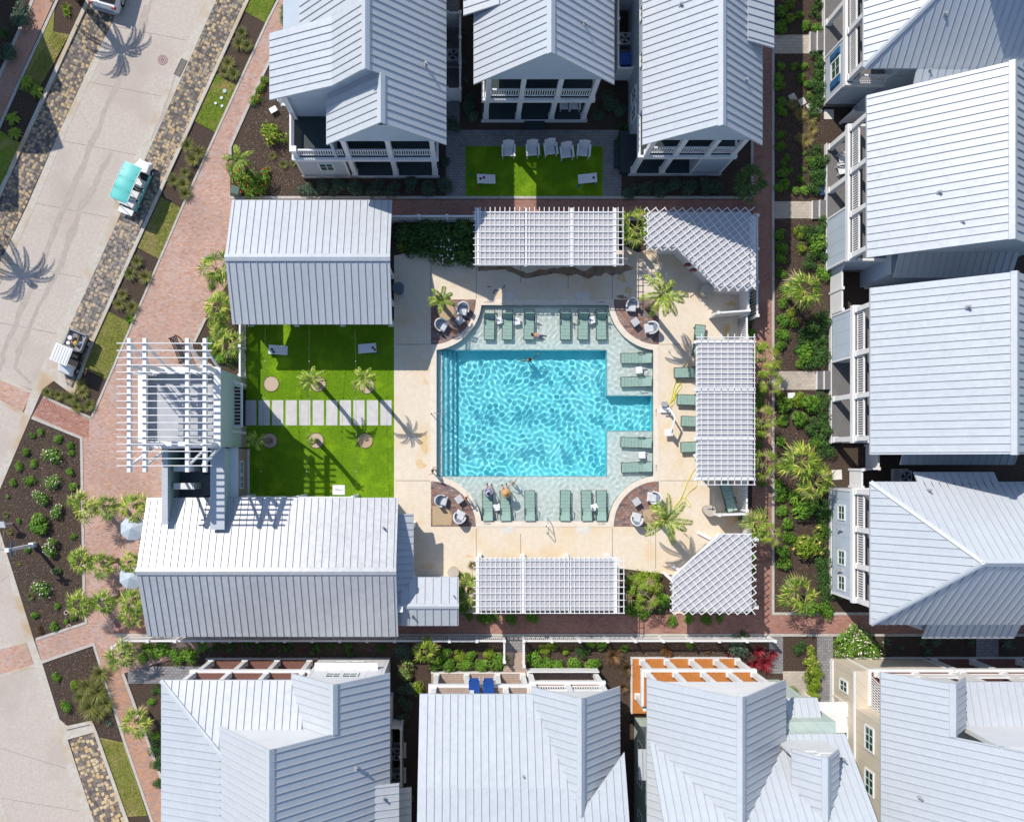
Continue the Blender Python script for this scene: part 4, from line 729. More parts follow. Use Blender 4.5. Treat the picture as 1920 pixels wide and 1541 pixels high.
# fences
def fence(name, lab, pts, hgt=1.2, sp=.13, pst=1.8, solid=False, mat=None, cat='fence', group=None):
    pts = [Vector((p[0], p[1], 0)) for p in pts]; h = thing(name, lab, cat, tuple(pts[0]), group); mt = mat or white
    for a, b in zip(pts, pts[1:]):
        L = (b-a).length; d = (b-a)/L; n = max(1, round(L/pst)); m = MB(); Z = lambda v, z: (v.x, v.y, z)
        m.bar(Z(a, hgt-.05), Z(b, hgt-.05), .11, .07); m.bar(Z(a, .15), Z(b, .15), .05, .09)
        if solid: m.bar(Z(a, hgt/2+.04), Z(b, hgt/2+.04), .04, hgt-.2)
        else:
            k = int(L/sp)
            for i in range(k): q = a+d*(i+.5)*L/k; m.bar(Z(q, .1), Z(q, hgt-.08), .035, .06, d)
        m.build('fence_panel', mt, h)
        for i in range(n+1):
            if i == n and b is not pts[-1]: continue
            q = a+d*i*L/n; m = MB(); m.bar(Z(q, 0), Z(q, hgt+.06), .14, .14, d); m.bar(Z(q, hgt+.06), Z(q, hgt+.1), .19, .19, d); m.build('post', mt, h)
    return h
g = lambda a, b: (P(a, b).x, P(a, b).y)
fence('fence', 'long white picket fence under the clubhouse eave, left of the garden gate gap', [g(225, 1206), g(240, 1194), g(944, 1194), g(944, 1232)])
fence('fence', 'white picket fence along the south brick walk, right of the garden gate gap', [g(980, 1240), g(980, 1194), g(1440, 1194)])
fence('fence', 'white slatted fence between the palm bed and the turf court', [g(461, 601), g(461, 708)], 1.5)
fence('fence', 'white fence along the north brick walk beside the dark shrub bed', [g(736, 417), g(890, 417)], 1.4)
fence('fence', 'white fence with capped posts east of the corner bar pergola', [g(1404, 418), g(1404, 600)], 1.6, .2, 2.4)
fence('wall_screen', 'white shower screen wall with capped end posts beside the east pergola', [g(1330, 596), g(1385, 592), g(1385, 555)], 1.9, solid=True, cat='screen')
fence('fence', 'short white slat fence at the south end of the east pergola', [g(1386, 902), g(1386, 955)], 1.5)
fence('fence', 'short white slat fence at the north end of the east pergola', [g(1386, 596), g(1386, 640)], 1.5)
fence('wall_screen', 'white shower screen behind the tan barrel near the southeast pergola', [g(1332, 962), g(1390, 960), g(1390, 1004)], 1.9, solid=True, cat='screen')
fence('fence', 'white board fence closing the alley between the two plain gabled houses', [g(1556, 512), g(1556, 590)], 1.8, .2, solid=True); fence('fence', 'white board fence stepping through the alley north of the hipped east house', [g(1622, 835), g(1622, 878), g(1592, 880), g(1592, 912)], 1.8, .2, solid=True)
fence('fence', 'white walled side yard holding air units west of the middle north house', [g(840, 52), g(863, 52), g(863, 190), g(840, 190)], 1.8, solid=True); fence('fence', 'white walled side yard with a blue bin east of the middle north house', [g(1178, 20), g(1150, 20), g(1150, 152), g(1178, 152)], 1.8, solid=True)
fence('fence', 'cream walled side yard holding two air units in the south alley', [g(735, 1347), g(756, 1347), g(756, 1600)], 1.9, solid=True, mat=cream); fence('fence', 'white board side yard beside the house with blue shutters', [g(1575, 232), g(1600, 232), g(1600, 205)], 1.8, solid=True)
m = MB(); a, b = P(470, 928), P(676, 928)
h = thing('sign_frame', 'white overhead sign frame on posts along the clubhouse eave at the lawn edge', 'sign frame', tuple(P(573, 928))); m.bar((a.x, a.y, 2.9), (b.x, b.y, 2.9), .07, .12); m.build('beam', white, h)
for px in (478, 575, 672): m = MB(); q = P(px, 928); m.box(q.x-.08, q.y-.08, 0, q.x+.08, q.y+.08, 3.0); m.build('post', white, h)
m = MB(); q = P(636, 918, 2.6); m.box(q.x-.38, q.y-.3, 2.75, q.x+.38, q.y+.3, 2.83); m.build('sign_board', white, h)
m = MB(); 
for i in range(5): m.tube([(q.x-.2+i*.09, q.y-.03+.03*(i % 2), 2.84), (q.x-.15+i*.09, q.y+.07-.02*i, 2.84), (q.x-.12+i*.09, q.y-.03, 2.84)], .012, 5)
m.build('script_lettering', greym, h)
# ================================================================ furniture, vehicles and small things
def G(px, py, z=0.0): return (P(px, py).x, P(px, py).y, z)
# ---------- sun loungers (head towards +y)
def lounger(backang, name='sun_lounger'):
    r = thing(name, 'x', 'sun lounger'); m = MB(); w = .33; L0, L1 = -1.0, .38; z = .36; ca, sa = math.cos(R(backang)), math.sin(R(backang)); bl = .62
    for s in (-1, 1):
        m.bar((s*w, L0, z), (s*w, 1.0, z), .045, .05); m.bar((s*w, L1, z+.03), (s*w, L1+bl*ca, z+.03+bl*sa), .04, .04)
        m.bar((s*(w+.03), .1, z+.22), (s*(w+.03), .55, z+.22), .05, .03); m.bar((s*(w+.03), .12, z), (s*(w+.03), .12, z+.22), .03, .03)
    m.bar((-w, L0, z), (w, L0, z), .04, .05); m.bar((-w, 1.0, z), (w, 1.0, z), .04, .05); m.build('frame', tealgrey, r)
    for s in (-1, 1):
        for y in (-.85, .85): q = MB(); q.bar((s*w, y, 0), (s*w, y, z), .045, .045); q.build('leg', tealgrey, r)
    m = MB(); n = 6
    for i in range(n): y0, y1 = L0+.03+(L1-L0-.04)*i/n, L0+.03+(L1-L0-.04)*(i+1)/n; m.hull([(-w+.02, y0, z+.0), (w-.02, y0, z+.0), (w-.02, y1, z+.0), (-w+.02, y1, z+.0)], [(-w+.02, y0, z+.05+.012*(i % 2)), (w-.02, y0, z+.05+.012*(i % 2)), (w-.02, y1-.012, z+.05+.012*(i % 2)), (-w+.02, y1-.012, z+.05+.012*(i % 2))])
    m.build('seat', sling, r)
    m = MB(); a, b = Vector((0, L1, z+.04)), Vector((0, L1+bl*ca, z+.04+bl*sa)); m.bar(a, b, 2*w-.04, .04, (0, -sa, ca)); m.build('backrest', sling, r)
    return r
lg_hi, lg_lo = lounger(62), lounger(14); used = {lg_hi.name: 0, lg_lo.name: 0}
def put(proto, px, py, rz, label, group, z=0, scale=1):
    u = used.get(proto.name, 0); used[proto.name] = 1; rz += .035*math.sin(px*1.7+py*.9); px += .7*math.sin(px*2.3+py)
    return place(proto, u, G(px, py, z), rz, label, group, scale)
SHF = szh+.0
GL = 'sage green sun loungers round the pool'
for i, x in enumerate((918, 951, 992)): put(lg_hi, x, 609, 0, 'sage lounger in the north water shelf row, %s from the left arc' % ORD[i], GL, SHF)
for i, x in enumerate((1127, 1093, 1060)): put(lg_hi, x, 609, 0, 'sage lounger in the north water shelf row, %s from the right arc' % ORD[i], GL, SHF)
for i, (x, t) in enumerate(((915, 'under the sitter in a blue print robe'), (948, 'under the sitter in the straw hat'), (993, 'standing alone just right of the straw hat'))): put(lg_lo, x, 948, math.pi, 'sage lounger %s' % t, GL, SHF)
for i, x in enumerate((1060, 1099, 1128)): put(lg_lo, x, 948, math.pi, 'sage lounger in the south shelf group of three, %s from its left' % ORD[i], GL, SHF)
for y, t in ((672, 'upper of the two above the alcove'), (716, 'lower of the two above the alcove'), (830, 'upper of the two below the alcove'), (876, 'lower of the two below the alcove')): put(lg_lo, 1193, y, -math.pi/2, 'sage lounger lying sideways on the east shelf, %s' % t, GL, SHF)
put(lg_hi, 1290, 700, -math.pi/2-.03, 'dark-framed deck lounger in dappled shade with its back raised highest', GL, .05); put(lg_lo, 1294, 751, -math.pi/2, 'deck lounger beside the yellow hose coil', GL, .05)
put(lg_lo, 1303, 791, -math.pi/2, 'deck lounger half under the east pergola, just right of the pool lift', GL, .05); put(lg_hi, 1302, 838, -math.pi/2, 'lowest deck lounger half under the east pergola beside a folded towel', GL, .05)
put(lg_lo, 1308, 640, R(176), 'deck lounger standing lengthwise at the pergola northwest corner', GL, .05); put(lg_lo, 1362, 930, R(196), 'slanted lounger in shade below the east pergola', GL, .05)
# small white side tables on the shelf
def sidetable(mat=plastic_w, s=.22, hgt=.42, name='side_table'):
    r = thing(name, 'x', 'table'); m = MB(); m.box(-s, -s, hgt-.04, s, s, hgt); m.build('table_top', mat, r, bevel=.01)
    for a in (-1, 1):
        for b in (-1, 1): q = MB(); q.bar((a*s*.8, b*s*.8, 0), (a*s*.75, b*s*.75, hgt-.04), .04, .04); q.build('leg', mat, r)
    return r
st = sidetable(); GT = 'small white side tables'
for x, y, t in ((936, 601, 'between the first and second loungers of the north shelf row'), (968, 603, 'right of the second lounger in the north shelf row'), (1109, 601, 'between the two rightmost north shelf loungers'), (1198, 694, 'between the two loungers above the alcove'), (1203, 853, 'between the two loungers below the alcove'), (931, 951, 'between the two occupied loungers'), (1114, 951, 'between the two rightmost south shelf loungers')):
    put(st, x, y, .1*((x*7) % 5), 'small white side table %s' % t, GT, SHF)
st2 = sidetable(plain('stone_top', (.50, .50, .52), .6), .24, .45)
for x, y, rz, t in ((863, 603, .7, 'northwest'), (1189, 606, .65, 'northeast'), (861, 935, .65, 'southwest'), (1191, 940, .6, 'southeast')): put(st2, x, y, rz, 'square grey-topped table on the %s corner pavers' % t, 'grey corner tables', .05)
st3 = sidetable(plastic_w, .2, .45)
put(st3, 1312, 808, .3, 'small white table at the pergola edge between the lower deck loungers', GT, .05); put(st3, 1303, 855, .5, 'small white table with a dark towel below the lowest deck lounger', GT, .05)
# ---------- tub chairs (front towards -y)
tc = thing('tub_chair', 'x', 'chair'); m = MB(); m.box(-.32, -.36, .22, .32, .30, .30); m.build('seat_frame', wick, tc, bevel=.03)
m = MB(); m.box(-.27, -.35, .30, .27, .22, .42); m.build('seat_cushion', plain('pale_cushion', (.58, .59, .61), .9), tc, bevel=.05)
m = MB(); A = [R(a) for a in range(-20, 201, 11)]
for i in range(len(A)-1):
    def q(a, rr, z): return (rr*.92*math.cos(a), rr*math.sin(a)+.02, z)
    h0 = .60+.24*max(0, math.sin(A[i])); h1 = .60+.24*max(0, math.sin(A[i+1]))
    m.hull([q(A[i], .34, .25), q(A[i], .42, .25), q(A[i+1], .42, .25), q(A[i+1], .34, .25)], [q(A[i], .37, h0), q(A[i], .46, h0), q(A[i+1], .46, h1), q(A[i+1], .37, h1)])
m.build('backrest', wick, tc)
m = MB(); m.hull([(-.24, .18, .42), (.24, .18, .42), (.24, .32, .42), (-.24, .32, .42)], [(-.22, .26, .74), (.22, .26, .74), (.22, .36, .74), (-.22, .36, .74)]); m.build('back_cushion', cushm, tc, bevel=.04)
for a in (-1, 1):
    for b in (-1, 1): m = MB(); m.bar((a*.28, b*.28, 0), (a*.26, b*.26, .24), .05, .05); m.build('leg', black, tc)
for x, y, rz, t in ((868, 583, -12, 'nearer the palm on the northwest corner pavers'), (829, 612, 62, 'in the shade at the left of the northwest corner pavers'), (1183, 576, -4, 'nearer the coping on the northeast corner pavers'), (1216, 617, -82, 'right of the square table on the northeast corner pavers'),
                    (829, 938, 78, 'above the pebble patch on the southwest corner pavers'), (862, 967, 155, 'with its back to the deck on the southwest corner pavers'), (1221, 932, -95, 'at the upper right of the southeast corner pavers'), (1191, 971, 165, 'at the lower left of the southeast corner pavers')):
    put(tc, x, y, R(rz), 'pale wicker tub chair %s' % t, 'wicker tub chairs on the corner pavers', .05)
# ---------- white adirondack chairs (front towards -y)
ad = thing('adirondack_chair', 'x', 'chair'); m = MB()
for i in range(5): m.box(-.26, -.34+i*.12, .34-i*.025, .26, -.24+i*.12, .37-i*.025)
m.build('seat', plastic_w, ad); m = MB()
for i in range(6): x = -.25+i*.1; hh = .95-.06*abs(i-2.5); m.hull([(x-.046, .2, .24), (x+.046, .2, .24), (x+.046, .23, .24), (x-.046, .23, .24)], [(x*1.15-.05, .42, hh), (x*1.15+.05, .42, hh), (x*1.15+.05, .45, hh), (x*1.15-.05, .45, hh)])
m.build('backrest', plastic_w, ad)
for s in (-1, 1):
    m = MB(); m.box(s*.30, -.42, .55, s*.42, .30, .58); m.build('armrest', plastic_w, ad); m = MB(); m.bar((s*.33, -.36, 0), (s*.33, -.36, .55), .05, .09); m.build('leg', plastic_w, ad); m = MB(); m.bar((s*.30, .38, 0), (s*.30, .1, .55), .05, .09); m.build('leg', plastic_w, ad)
for i, (x, y, rz) in enumerate(((952, 287, 2), (998, 286, 4), (1030, 284, 6), (1061, 290, 8), (1092, 287, -4))): put(ad, x, y, R(rz), 'white plastic lawn chair on the shaded turf, %s from the left of five' % ORD[i], 'white lawn chairs in a row', .04, 1.08)
put(ad, 562, 236, R(75), 'white slatted armchair on the corner balcony of the northwest house', 'white porch chairs', 3.4, 1.05)
for x, y, t in ((1572, 304, 'upper'), (1570, 325, 'lower')): o = put(ad, x, y, R(-80), 'white rocking chair on the east house ground porch, %s of the pair' % t, 'white porch chairs', .43, .8)
put(ad, 1056, 206, 0, 'left white chair under the ground porch of the middle north house', 'white porch chairs', .43, .85); put(ad, 1076, 206, 0, 'right white chair under the ground porch of the middle north house', 'white porch chairs', .43, .85)
bl = plain('blue_canvas', (.01, .06, .26), .7)
for i, x in enumerate((889, 916)):
    r = thing('deck_chair', ['left', 'right'][i]+' navy blue canvas chair on the balcony under the broad shallow roof', 'chair', (0, 0, 0), 'blue balcony chairs'); m = MB(); m.box(-.33, -.1, .38, .33, .45, .44); m.build('seat', bl, r); m = MB(); m.bar((0, -.1, .42), (0, -.35, 1.0), .66, .05, (0, 1, .4)); m.build('backrest', bl, r)
    m = MB(); [m.bar((s*.31, y, 0), (s*.31, y, .6), .05, .05) for s in (-1, 1) for y in (-.2, .4)]; m.build('leg', white, r); q = P(x, 1290, 4.0); r.location = (q.x, -13.75, 3.4); r.rotation_euler = (0, 0, 0)
# ---------- cornhole boards and bags
cb = thing('cornhole_board', 'x', 'game board'); m = MB(); m.hull([(-.6, -.3, .06), (.6, -.3, .28), (.6, .3, .28), (-.6, .3, .06)], [(-.6, -.3, .10), (.6, -.3, .32), (.6, .3, .32), (-.6, .3, .10)]); m.build('board', plastic_w, cb)
m = MB(); n = 16; ring = [(.38+.085*math.cos(2*math.pi*i/n), .085*math.sin(2*math.pi*i/n)) for i in range(n)]; m.face([(x, y, .21+x*.1833-.0+.001+.003-.0) for x, y in ring]); m.build('hole', black, cb)
m = MB(); m.box(.5, -.28, 0, .56, .28, .27); m.build('leg', plastic_w, cb); m = MB(); m.box(-.1, -.08, .205, .12, .08, .2051); 
for x, y, rz, t, z in ((912, 338, 180, 'left end of the shaded north turf', .04), (1100, 337, 4, 'right end of the shaded north turf', .04), (523, 657, 178, 'left side of the turf court', .052), (690, 654, 2, 'right side of the turf court', .052)):
    put(cb, x, y, R(rz), 'white cornhole board at the %s' % t, 'cornhole boards', z)
for i, (x, y, c, t, z) in enumerate(((907, 336, (.35, .04, .05), 'red bean bag lying on the left north turf board', .28), (898, 353, (.4, .10, .07), 'red bean bag on the shaded turf below the left board', .05), (884, 329, (.02, .16, .18), 'teal bean bag on the turf near the upper left edge', .05), (1085, 350, (.02, .16, .4), 'blue bean bag below the right north turf board', .05), (1116, 345, (.02, .3, .28), 'teal bean bag at the right board corner', .05),
        (515, 661, (.05, .08, .14), 'dark blue bean bag on the left board of the turf court', .30), (704, 657, (.45, .05, .09), 'red bean bag on the right board of the turf court', .33), (706, 663, (.05, .18, .2), 'teal bean bag beside the right board of the turf court', .06))):
    m = MB(); m.box(-.08, -.08, 0, .08, .08, .045); o = m.build('bean_bag', plain('bag_%d' % i, c, .9), None, bevel=.02); tag(o, t, 'bean bag'); o.location = G(x, y, z); o.rotation_euler = (0, 0, i*.8)
# ---------- round tan barrels, handrails, lift, hoses
for x, y, t, c in ((749, 545, 'round blue-grey drum beside the pavilion at the deck edge', (.10, .13, .16)), (1318, 549, 'round tan drum below the shaded corner pergola', (.44, .40, .34)), (1324, 956, 'round tan drum with a dark mark beside the southeast shower screen', (.42, .38, .33)), (850, 1070, 'round tan drum at the corner of the small seamed roof', (.42, .37, .32))):
    h = thing('drum', t, 'bin', G(x, y, .05)); m = MB(); c0 = h.location; m.cyl((c0.x, c0.y), .30, .05, .85, 24, .35); m.build('body', plain('drum_%d' % x, c, .6), h, True); m = MB(); m.cyl((c0.x, c0.y), .37, .85, .91, 28); m.build('lid', plain('drumlid_%d' % x, tuple(v*1.15 for v in c), .5), h)
    m = MB()
    for a in (0, 60, 120): d = Vector((math.cos(R(a)), math.sin(R(a)), 0))*.07; m.bar(Vector((c0.x+.15, c0.y+.1, .92))-d, Vector((c0.x+.15, c0.y+.1, .92))+d, .02, .02)
    if x == 1324: m.build('star_mark', black, h)
steel = plain('steel', (.55, .56, .58), .25, .05, 2, .6, .8)
def rail(label, px, py, rz):
    h = thing('handrail', label, 'handrail'); m = MB(); m.tube([(0, 0, 0), (0, 0, .75), (.1, 0, .88), (.9, 0, .62), (1.0, 0, .5), (1.0, 0, -.35)], .025, 8); m.build('rail', steel, h, True); m = MB(); m.tube([(.45, 0, .76), (.45, 0, 0)], .022, 8); m.build('rail_post', steel, h, True); m = MB(); m.cyl((0, 0), .06, 0, .02, 12); m.cyl((.45, 0), .06, 0, .02, 12); m.build('flange', steel, h); h.location = G(px, py, .055); h.rotation_euler = (0, 0, R(rz)); return h
rail('steel handrail over the west entry steps of the deep pool', 809, 776, 0); rail('steel handrail on the south coping below the loungers', 1026, 999, 92)
h = thing('pool_lift', 'white pool lift chair with a long arm beside the alcove', 'pool lift', G(1247, 768, .05)); q = h.location
m = MB(); m.box(q.x-.35, q.y-.22, .05, q.x+.3, q.y+.22, .22); m.build('base', plastic_w, h, bevel=.04); m = MB(); m.tube([(q.x, q.y, .2), (q.x, q.y, 1.1)], .07, 10); m.build('mast', plastic_w, h, True)
m = MB(); m.bar((q.x, q.y, 1.1), (q.x+.35, q.y-.6, 1.2), .1, .1); m.bar((q.x+.35, q.y-.6, 1.2), (q.x+.1, q.y-1.45, 1.1), .09, .09); m.build('arm', plastic_w, h)
m = MB(); m.box(q.x-.15, q.y-1.75, .45, q.x+.3, q.y-1.3, .52); m.box(q.x+.2, q.y-1.75, .52, q.x+.28, q.y-1.3, 1.0); m.build('seat', plastic_w, h, bevel=.02); m = MB(); m.box(q.x-.3, q.y+.15, .22, q.x+.05, q.y+.5, .5); m.box(q.x-.34, q.y-.02, .6, q.x+.3, q.y+.05, .68); m.build('battery_box', greym, h, bevel=.02)
hosem = plain('yellow_hose', (.62, .62, .03), .45, .05)
def hose(label, pts, name='garden_hose'):
    L = []
    for i in range(len(pts)-1):
        p0, p1, p2, p3 = [Vector((*pts[max(0, min(len(pts)-1, j))], 0)) for j in (i-1, i, i+1, i+2)]
        for k in range(6): t = k/6; L.append(.5*((2*p1)+(p2-p0)*t+(2*p0-5*p1+4*p2-p3)*t*t+(3*p1-p0-3*p2+p3)*t**3))
    L = [Vector((*G(v.x, v.y)[:2], .075+.012*math.sin(i*.4))) for i, v in enumerate(L)]; m = MB(); m.tube(L, .022, 6); o = m.build(name, hosem, None, True); tag(o, label, 'hose'); return o
hose('coiled yellow garden hose between the pool lift and the deck loungers', [(1258, 756), (1262, 745), (1266, 732), (1272, 722), (1276, 716), (1270, 712), (1264, 722), (1260, 742), (1257, 752), (1263, 748), (1268, 730), (1275, 720), (1277, 726), (1270, 735), (1265, 745), (1262, 758), (1257, 762), (1253, 758), (1260, 750), (1265, 740)])
hose('long yellow garden hose winding from under the east pergola across the lower deck', [(1310, 872), (1300, 882), (1288, 905), (1280, 925), (1272, 940), (1262, 952), (1274, 938), (1280, 933), (1288, 937), (1294, 948), (1290, 950), (1285, 942), (1284, 934), (1292, 922), (1304, 912), (1307, 895), (1309, 878)])
# coping marks
inkm = plain('marking_ink', (.05, .05, .05), .7)
for x, y, rz in ((915, 567, 0), (1127, 567, 0), (914, 982, 0), (1128, 982, 0), (1230, 773, 90), (1230, 877, 90)):
    m = MB(); k = 0
    for i in range(9):
        if i in (2,): continue
        w = .035; xx = (i-4)*.052
        m.box(xx-w/2, -.045, 0, xx-w/2+.012, .045, .004); m.box(xx-w/2+.014, .033 if i % 2 else -.006, 0, xx+w/2, .045 if i % 2 else .006, .004); m.box(xx+w/2-.008, -.045 if i % 3 else 0, 0, xx+w/2+.002, .03, .004) if i % 2 else None
    o = m.build('depth_marking', inkm); o['kind'] = 'structure'; o.location = G(x, y, .0762); o.rotation_euler = (0, 0, R(rz))
# ---------- vehicles (front towards +y)
def wheel(par, x, y, r=.24, w=.2, rimm=None):
    m = MB(); m.tube([(x-w/2, y, r), (x-w/2+.03, y, r), (x+w/2-.03, y, r), (x+w/2, y, r)], [r*.88, r, r, r*.88], 20); o = m.build('wheel', rubber, par, True)
    m = MB(); s = 1 if x > 0 else -1; m.tube([(x+s*w/2-.01*s, y, r), (x+s*w/2+.02*s, y, r)], [r*.6, r*.5], 14); m.build('rim', rimm or greym, o)
teal = plain('teal_canopy', (.12, .52, .48), .45, .08, 2); tealb = plain('aqua_body', (.20, .55, .52), .35, .05); wbody = plain('cart_white', (.72, .73, .74), .3, .04)
h = thing('golf_cart', 'long six-seat golf cart with a turquoise roof parked on the cobbles', 'golf cart'); m = MB()
m.box(-.58, -1.75, .28, .58, 1.2, .40); m.build('floor', black, h, bevel=.03)
m = MB(); m.hull([(-.56, 1.0, .3), (.56, 1.0, .3), (.5, 1.85, .3), (-.5, 1.85, .3)], [(-.54, 1.0, .92), (.54, 1.0, .92), (.36, 1.78, .66), (-.36, 1.78, .66)]); m.build('hood', wbody, h, bevel=.08)
m = MB()
for s in (-1, 1): m.box(s*.52, -1.7, .26, s*.62, 1.05, .50)
m.build('side_skirt', tealb, h, bevel=.02)
for y, f in ((.25, 1), (-.65, 1), (-1.35, -1)):
    m = MB(); m.box(-.54, y-.25, .42, .54, y+.25, .72); o = m.build('bench_seat', plain('seat_white_%d' % int(y*10+20), (.62, .62, .63), .5), h, bevel=.05); m = MB(); m.box(-.54, y-f*.30-.05, .72, .54, y-f*.30+.05, 1.15); m.build('seat_back', bpy.data.materials['seat_white_%d' % int(y*10+20)], o, bevel=.04)
m = MB()
for s in (-1, 1):
    m.tube([(s*.52, 1.0, .9), (s*.5, .75, 1.85)], .025, 6); m.tube([(s*.53, -.35, .5), (s*.52, -.35, 1.88)], .022, 6); m.tube([(s*.52, -1.7, .45), (s*.5, -1.55, 1.85)], .025, 6)
m.build('roof_frame', white, h)
m = MB(); N = 10; prof = []
for i in range(N+1):
    t = -1.62+2.62*i/N; z = 1.86+.10*math.sin(math.pi*i/N)+.02*math.sin(i*2.1); prof.append((t, z))
vv_ = []; ff_ = []
for (y0, z0) in prof:
    for k in range(9): x0 = -.60+.15*k; vv_.append((x0, y0, z0+.07*(1-(x0/.6)**2)))
for j in range(N):
    for k in range(8): a_ = j*9+k; ff_.append((a_, a_+1, a_+10, a_+9))
m.v = vv_+[(x, y, z-.03) for x, y, z in vv_]; m.f = ff_+[tuple(i+len(vv_) for i in t[::-1]) for t in ff_]; m.m = [0]*len(m.f)
o = m.build('canopy_roof', teal, h, True)
for j in (3, 6, 8): m = MB(); y, z = prof[j]; m.bar((-.56, y, z+.055), (.56, y, z+.055), .015, .02); m.build('roof_seam', teal, o)
m = MB(); m.tube([(s_[0], s_[1], 0) for s_ in []] or [(-.6, prof[0][0], prof[0][1])]+[(-.61, y, z) for y, z in prof]+[(.61, y, z) for y, z in prof[::-1]]+[(-.61, prof[0][0], prof[0][1])], .025, 6); m.build('roof_piping', white, o)
m = MB(); m.hull([(-.5, 1.0, .9), (.5, 1.0, .9), (.5, 1.02, .9), (-.5, 1.02, .9)], [(-.47, .78, 1.8), (.47, .78, 1.8), (.47, .80, 1.8), (-.47, .80, 1.8)]); gl = plain('clear_screen', (.55, .6, .62), .1, .02, 1, .6); m.build('windscreen', gl, h)
m = MB(); m.tube([(-.25+.17*math.cos(R(a)), .72+.08*math.sin(R(a)), .98+.13*math.sin(R(a))) for a in range(0, 361, 30)], .015, 6); m.build('steering_wheel', black, h)
m = MB(); m.box(-.5, -2.1, .40, .5, -1.68, .46); m.tube([(-.48, -2.1, .44), (-.48, -2.15, .8), (.48, -2.15, .8), (.48, -2.1, .44)], .02, 6); m.build('rear_step', wbody, h)
for s in (-1, 1): m = MB(); m.cyl((s*.36, 1.76), .09, .52, .62, 12); m.build('headlight', plain('lamp_glass', (.8, .8, .78), .15), h)
for x in (-.5, .5): wheel(h, x, 1.25); wheel(h, x, -1.2)
h.location = G(261, 353, .02); h.rotation_euler = (0, 0, R(-23)); h.scale = (.98, .93, 1)
h = thing('utility_cart', 'small white utility cart with ribbed roof and tools in its cargo bed', 'utility cart'); m = MB(); m.box(-.55, -1.35, .28, .55, .9, .42); m.build('floor', black, h, bevel=.03)
m = MB(); m.hull([(-.54, .72, .3), (.54, .72, .3), (.5, 1.42, .3), (-.5, 1.42, .3)], [(-.52, .72, .95), (.52, .72, .95), (.40, 1.34, .66), (-.40, 1.34, .66)]); m.build('hood', wbody, h, bevel=.09)
m = MB(); m.box(-.62, -1.5, .62, .62, -.35, .68)
for (a, b, c, d) in ((-.62, -1.5, -.56, -.35), (.56, -1.5, .62, -.35), (-.62, -1.5, .62, -1.44), (-.62, -.41, .62, -.35)): m.box(a, b, .62, c, d, .95)
m.build('cargo_bed', plain('bed_grey', (.30, .31, .32), .6), h)
m = MB(); m.box(-.5, -.25, .42, .5, .2, .72); o = m.build('bench_seat', black, h, bevel=.04); m = MB(); m.box(-.5, -.30, .72, .5, -.22, 1.1); m.build('seat_back', black, o, bevel=.03)
m = MB(); m.box(-.58, -.38, 1.80, .58, .78, 1.86)
for k in range(6): m.box(-.5+.18*k, -.32, 1.86, -.42+.18*k, .72, 1.885)
m.build('canopy_roof', wbody, h, bevel=.02); m = MB()
for s in (-1, 1): m.tube([(s*.52, .76, .9), (s*.5, .68, 1.82)], .022, 6); m.tube([(s*.53, -.32, .5), (s*.52, -.32, 1.82)], .022, 6)
m.build('roof_frame', white, h); m = MB(); m.hull([(-.5, .78, .92), (.5, .78, .92), (.5, .80, .92), (-.5, .80, .92)], [(-.47, .70, 1.78), (.47, .70, 1.78), (.47, .72, 1.78), (-.47, .72, 1.78)]); m.build('windscreen', gl, h)
for x in (-.5, .5): wheel(h, x, .95, .25); wheel(h, x, -1.0, .27, .24)
uc = h; h.location = G(143, 666, .02); h.rotation_euler = (0, 0, R(158))
def incart(x, y, z): a = R(158); l = uc.location; return (l.x+x*math.cos(a)-y*math.sin(a), l.y+x*math.sin(a)+y*math.cos(a), z)
for i, (n, t, c, x, y, s) in enumerate((('bucket', 'white bucket in the cart bed beside the cab', (.7, .7, .7), .3, -.6, .13), ('bucket', 'white bucket in the cart bed near the tailgate', (.68, .68, .66), .32, -.95, .15), ('tool_bag', 'orange-yellow bag in the utility cart bed', (.75, .38, .02), -.12, -.75, .16), ('crate', 'grey crate at the tail of the utility cart bed', (.2, .2, .2), .05, -1.2, .2), ('jug', 'blue jug in the utility cart bed', (.03, .15, .5), -.42, -.8, .08))):
    m = MB(); q = incart(x, y, .7)
    if n in ('bucket', 'jug'): m.cyl((0, 0), s*.85, 0, .32, 14, s)
    else: m.hull([(-s, -s*.8, 0), (s, -s*.8, 0), (s, s*.8, 0), (-s, s*.8, 0)], [(-s*.8, -s*.6, .28), (s*.85, -s*.6, .28), (s*.8, s*.7, .28), (-s*.85, s*.6, .28)])
    o = m.build(n, plain('cargo_%d' % i, c, .6), None, bevel=.01); tag(o, t, n.replace('_', ' ')); o.location = q; o.rotation_euler = (0, 0, i)
m = MB(); m.tube([(-.15, -.2, 0), (0, .1, .05), (.12, .3, .1)], .02, 6); o = m.build('broom', plain('broom_wood', (.5, .33, .15), .6), None); m = MB(); m.box(-.25, -.28, -.03, -.05, -.16, .04); m.build('broom_head', L_STRAW, o); tag(o, 'short wooden broom lying across the utility cart load', 'broom'); o.location = incart(-.25, -1.0, .98)
h = thing('parked_car', 'white car whose tail shows at the top edge of the photo', 'car'); carw = plain('car_paint', (.62, .63, .64), .2, .03, 1, .6)
secs = [(-2.3, .78, .42, .80), (-2.15, .90, .30, 1.0), (-1.2, .93, .28, 1.02), (.8, .93, .28, .98), (1.7, .90, .30, .86), (2.25, .78, .38, .68)]
m = MB(); rings = [[(-w, y, z0), (w, y, z0), (w*1.02, y, (z0+z1)/2), (w*.94, y, z1), (-w*.94, y, z1), (-w*1.02, y, (z0+z1)/2)] for y, w, z0, z1 in secs]
for a, b in zip(rings, rings[1:]):
    for i in range(6): m.face([a[i], b[i], b[(i+1) % 6], a[(i+1) % 6]])
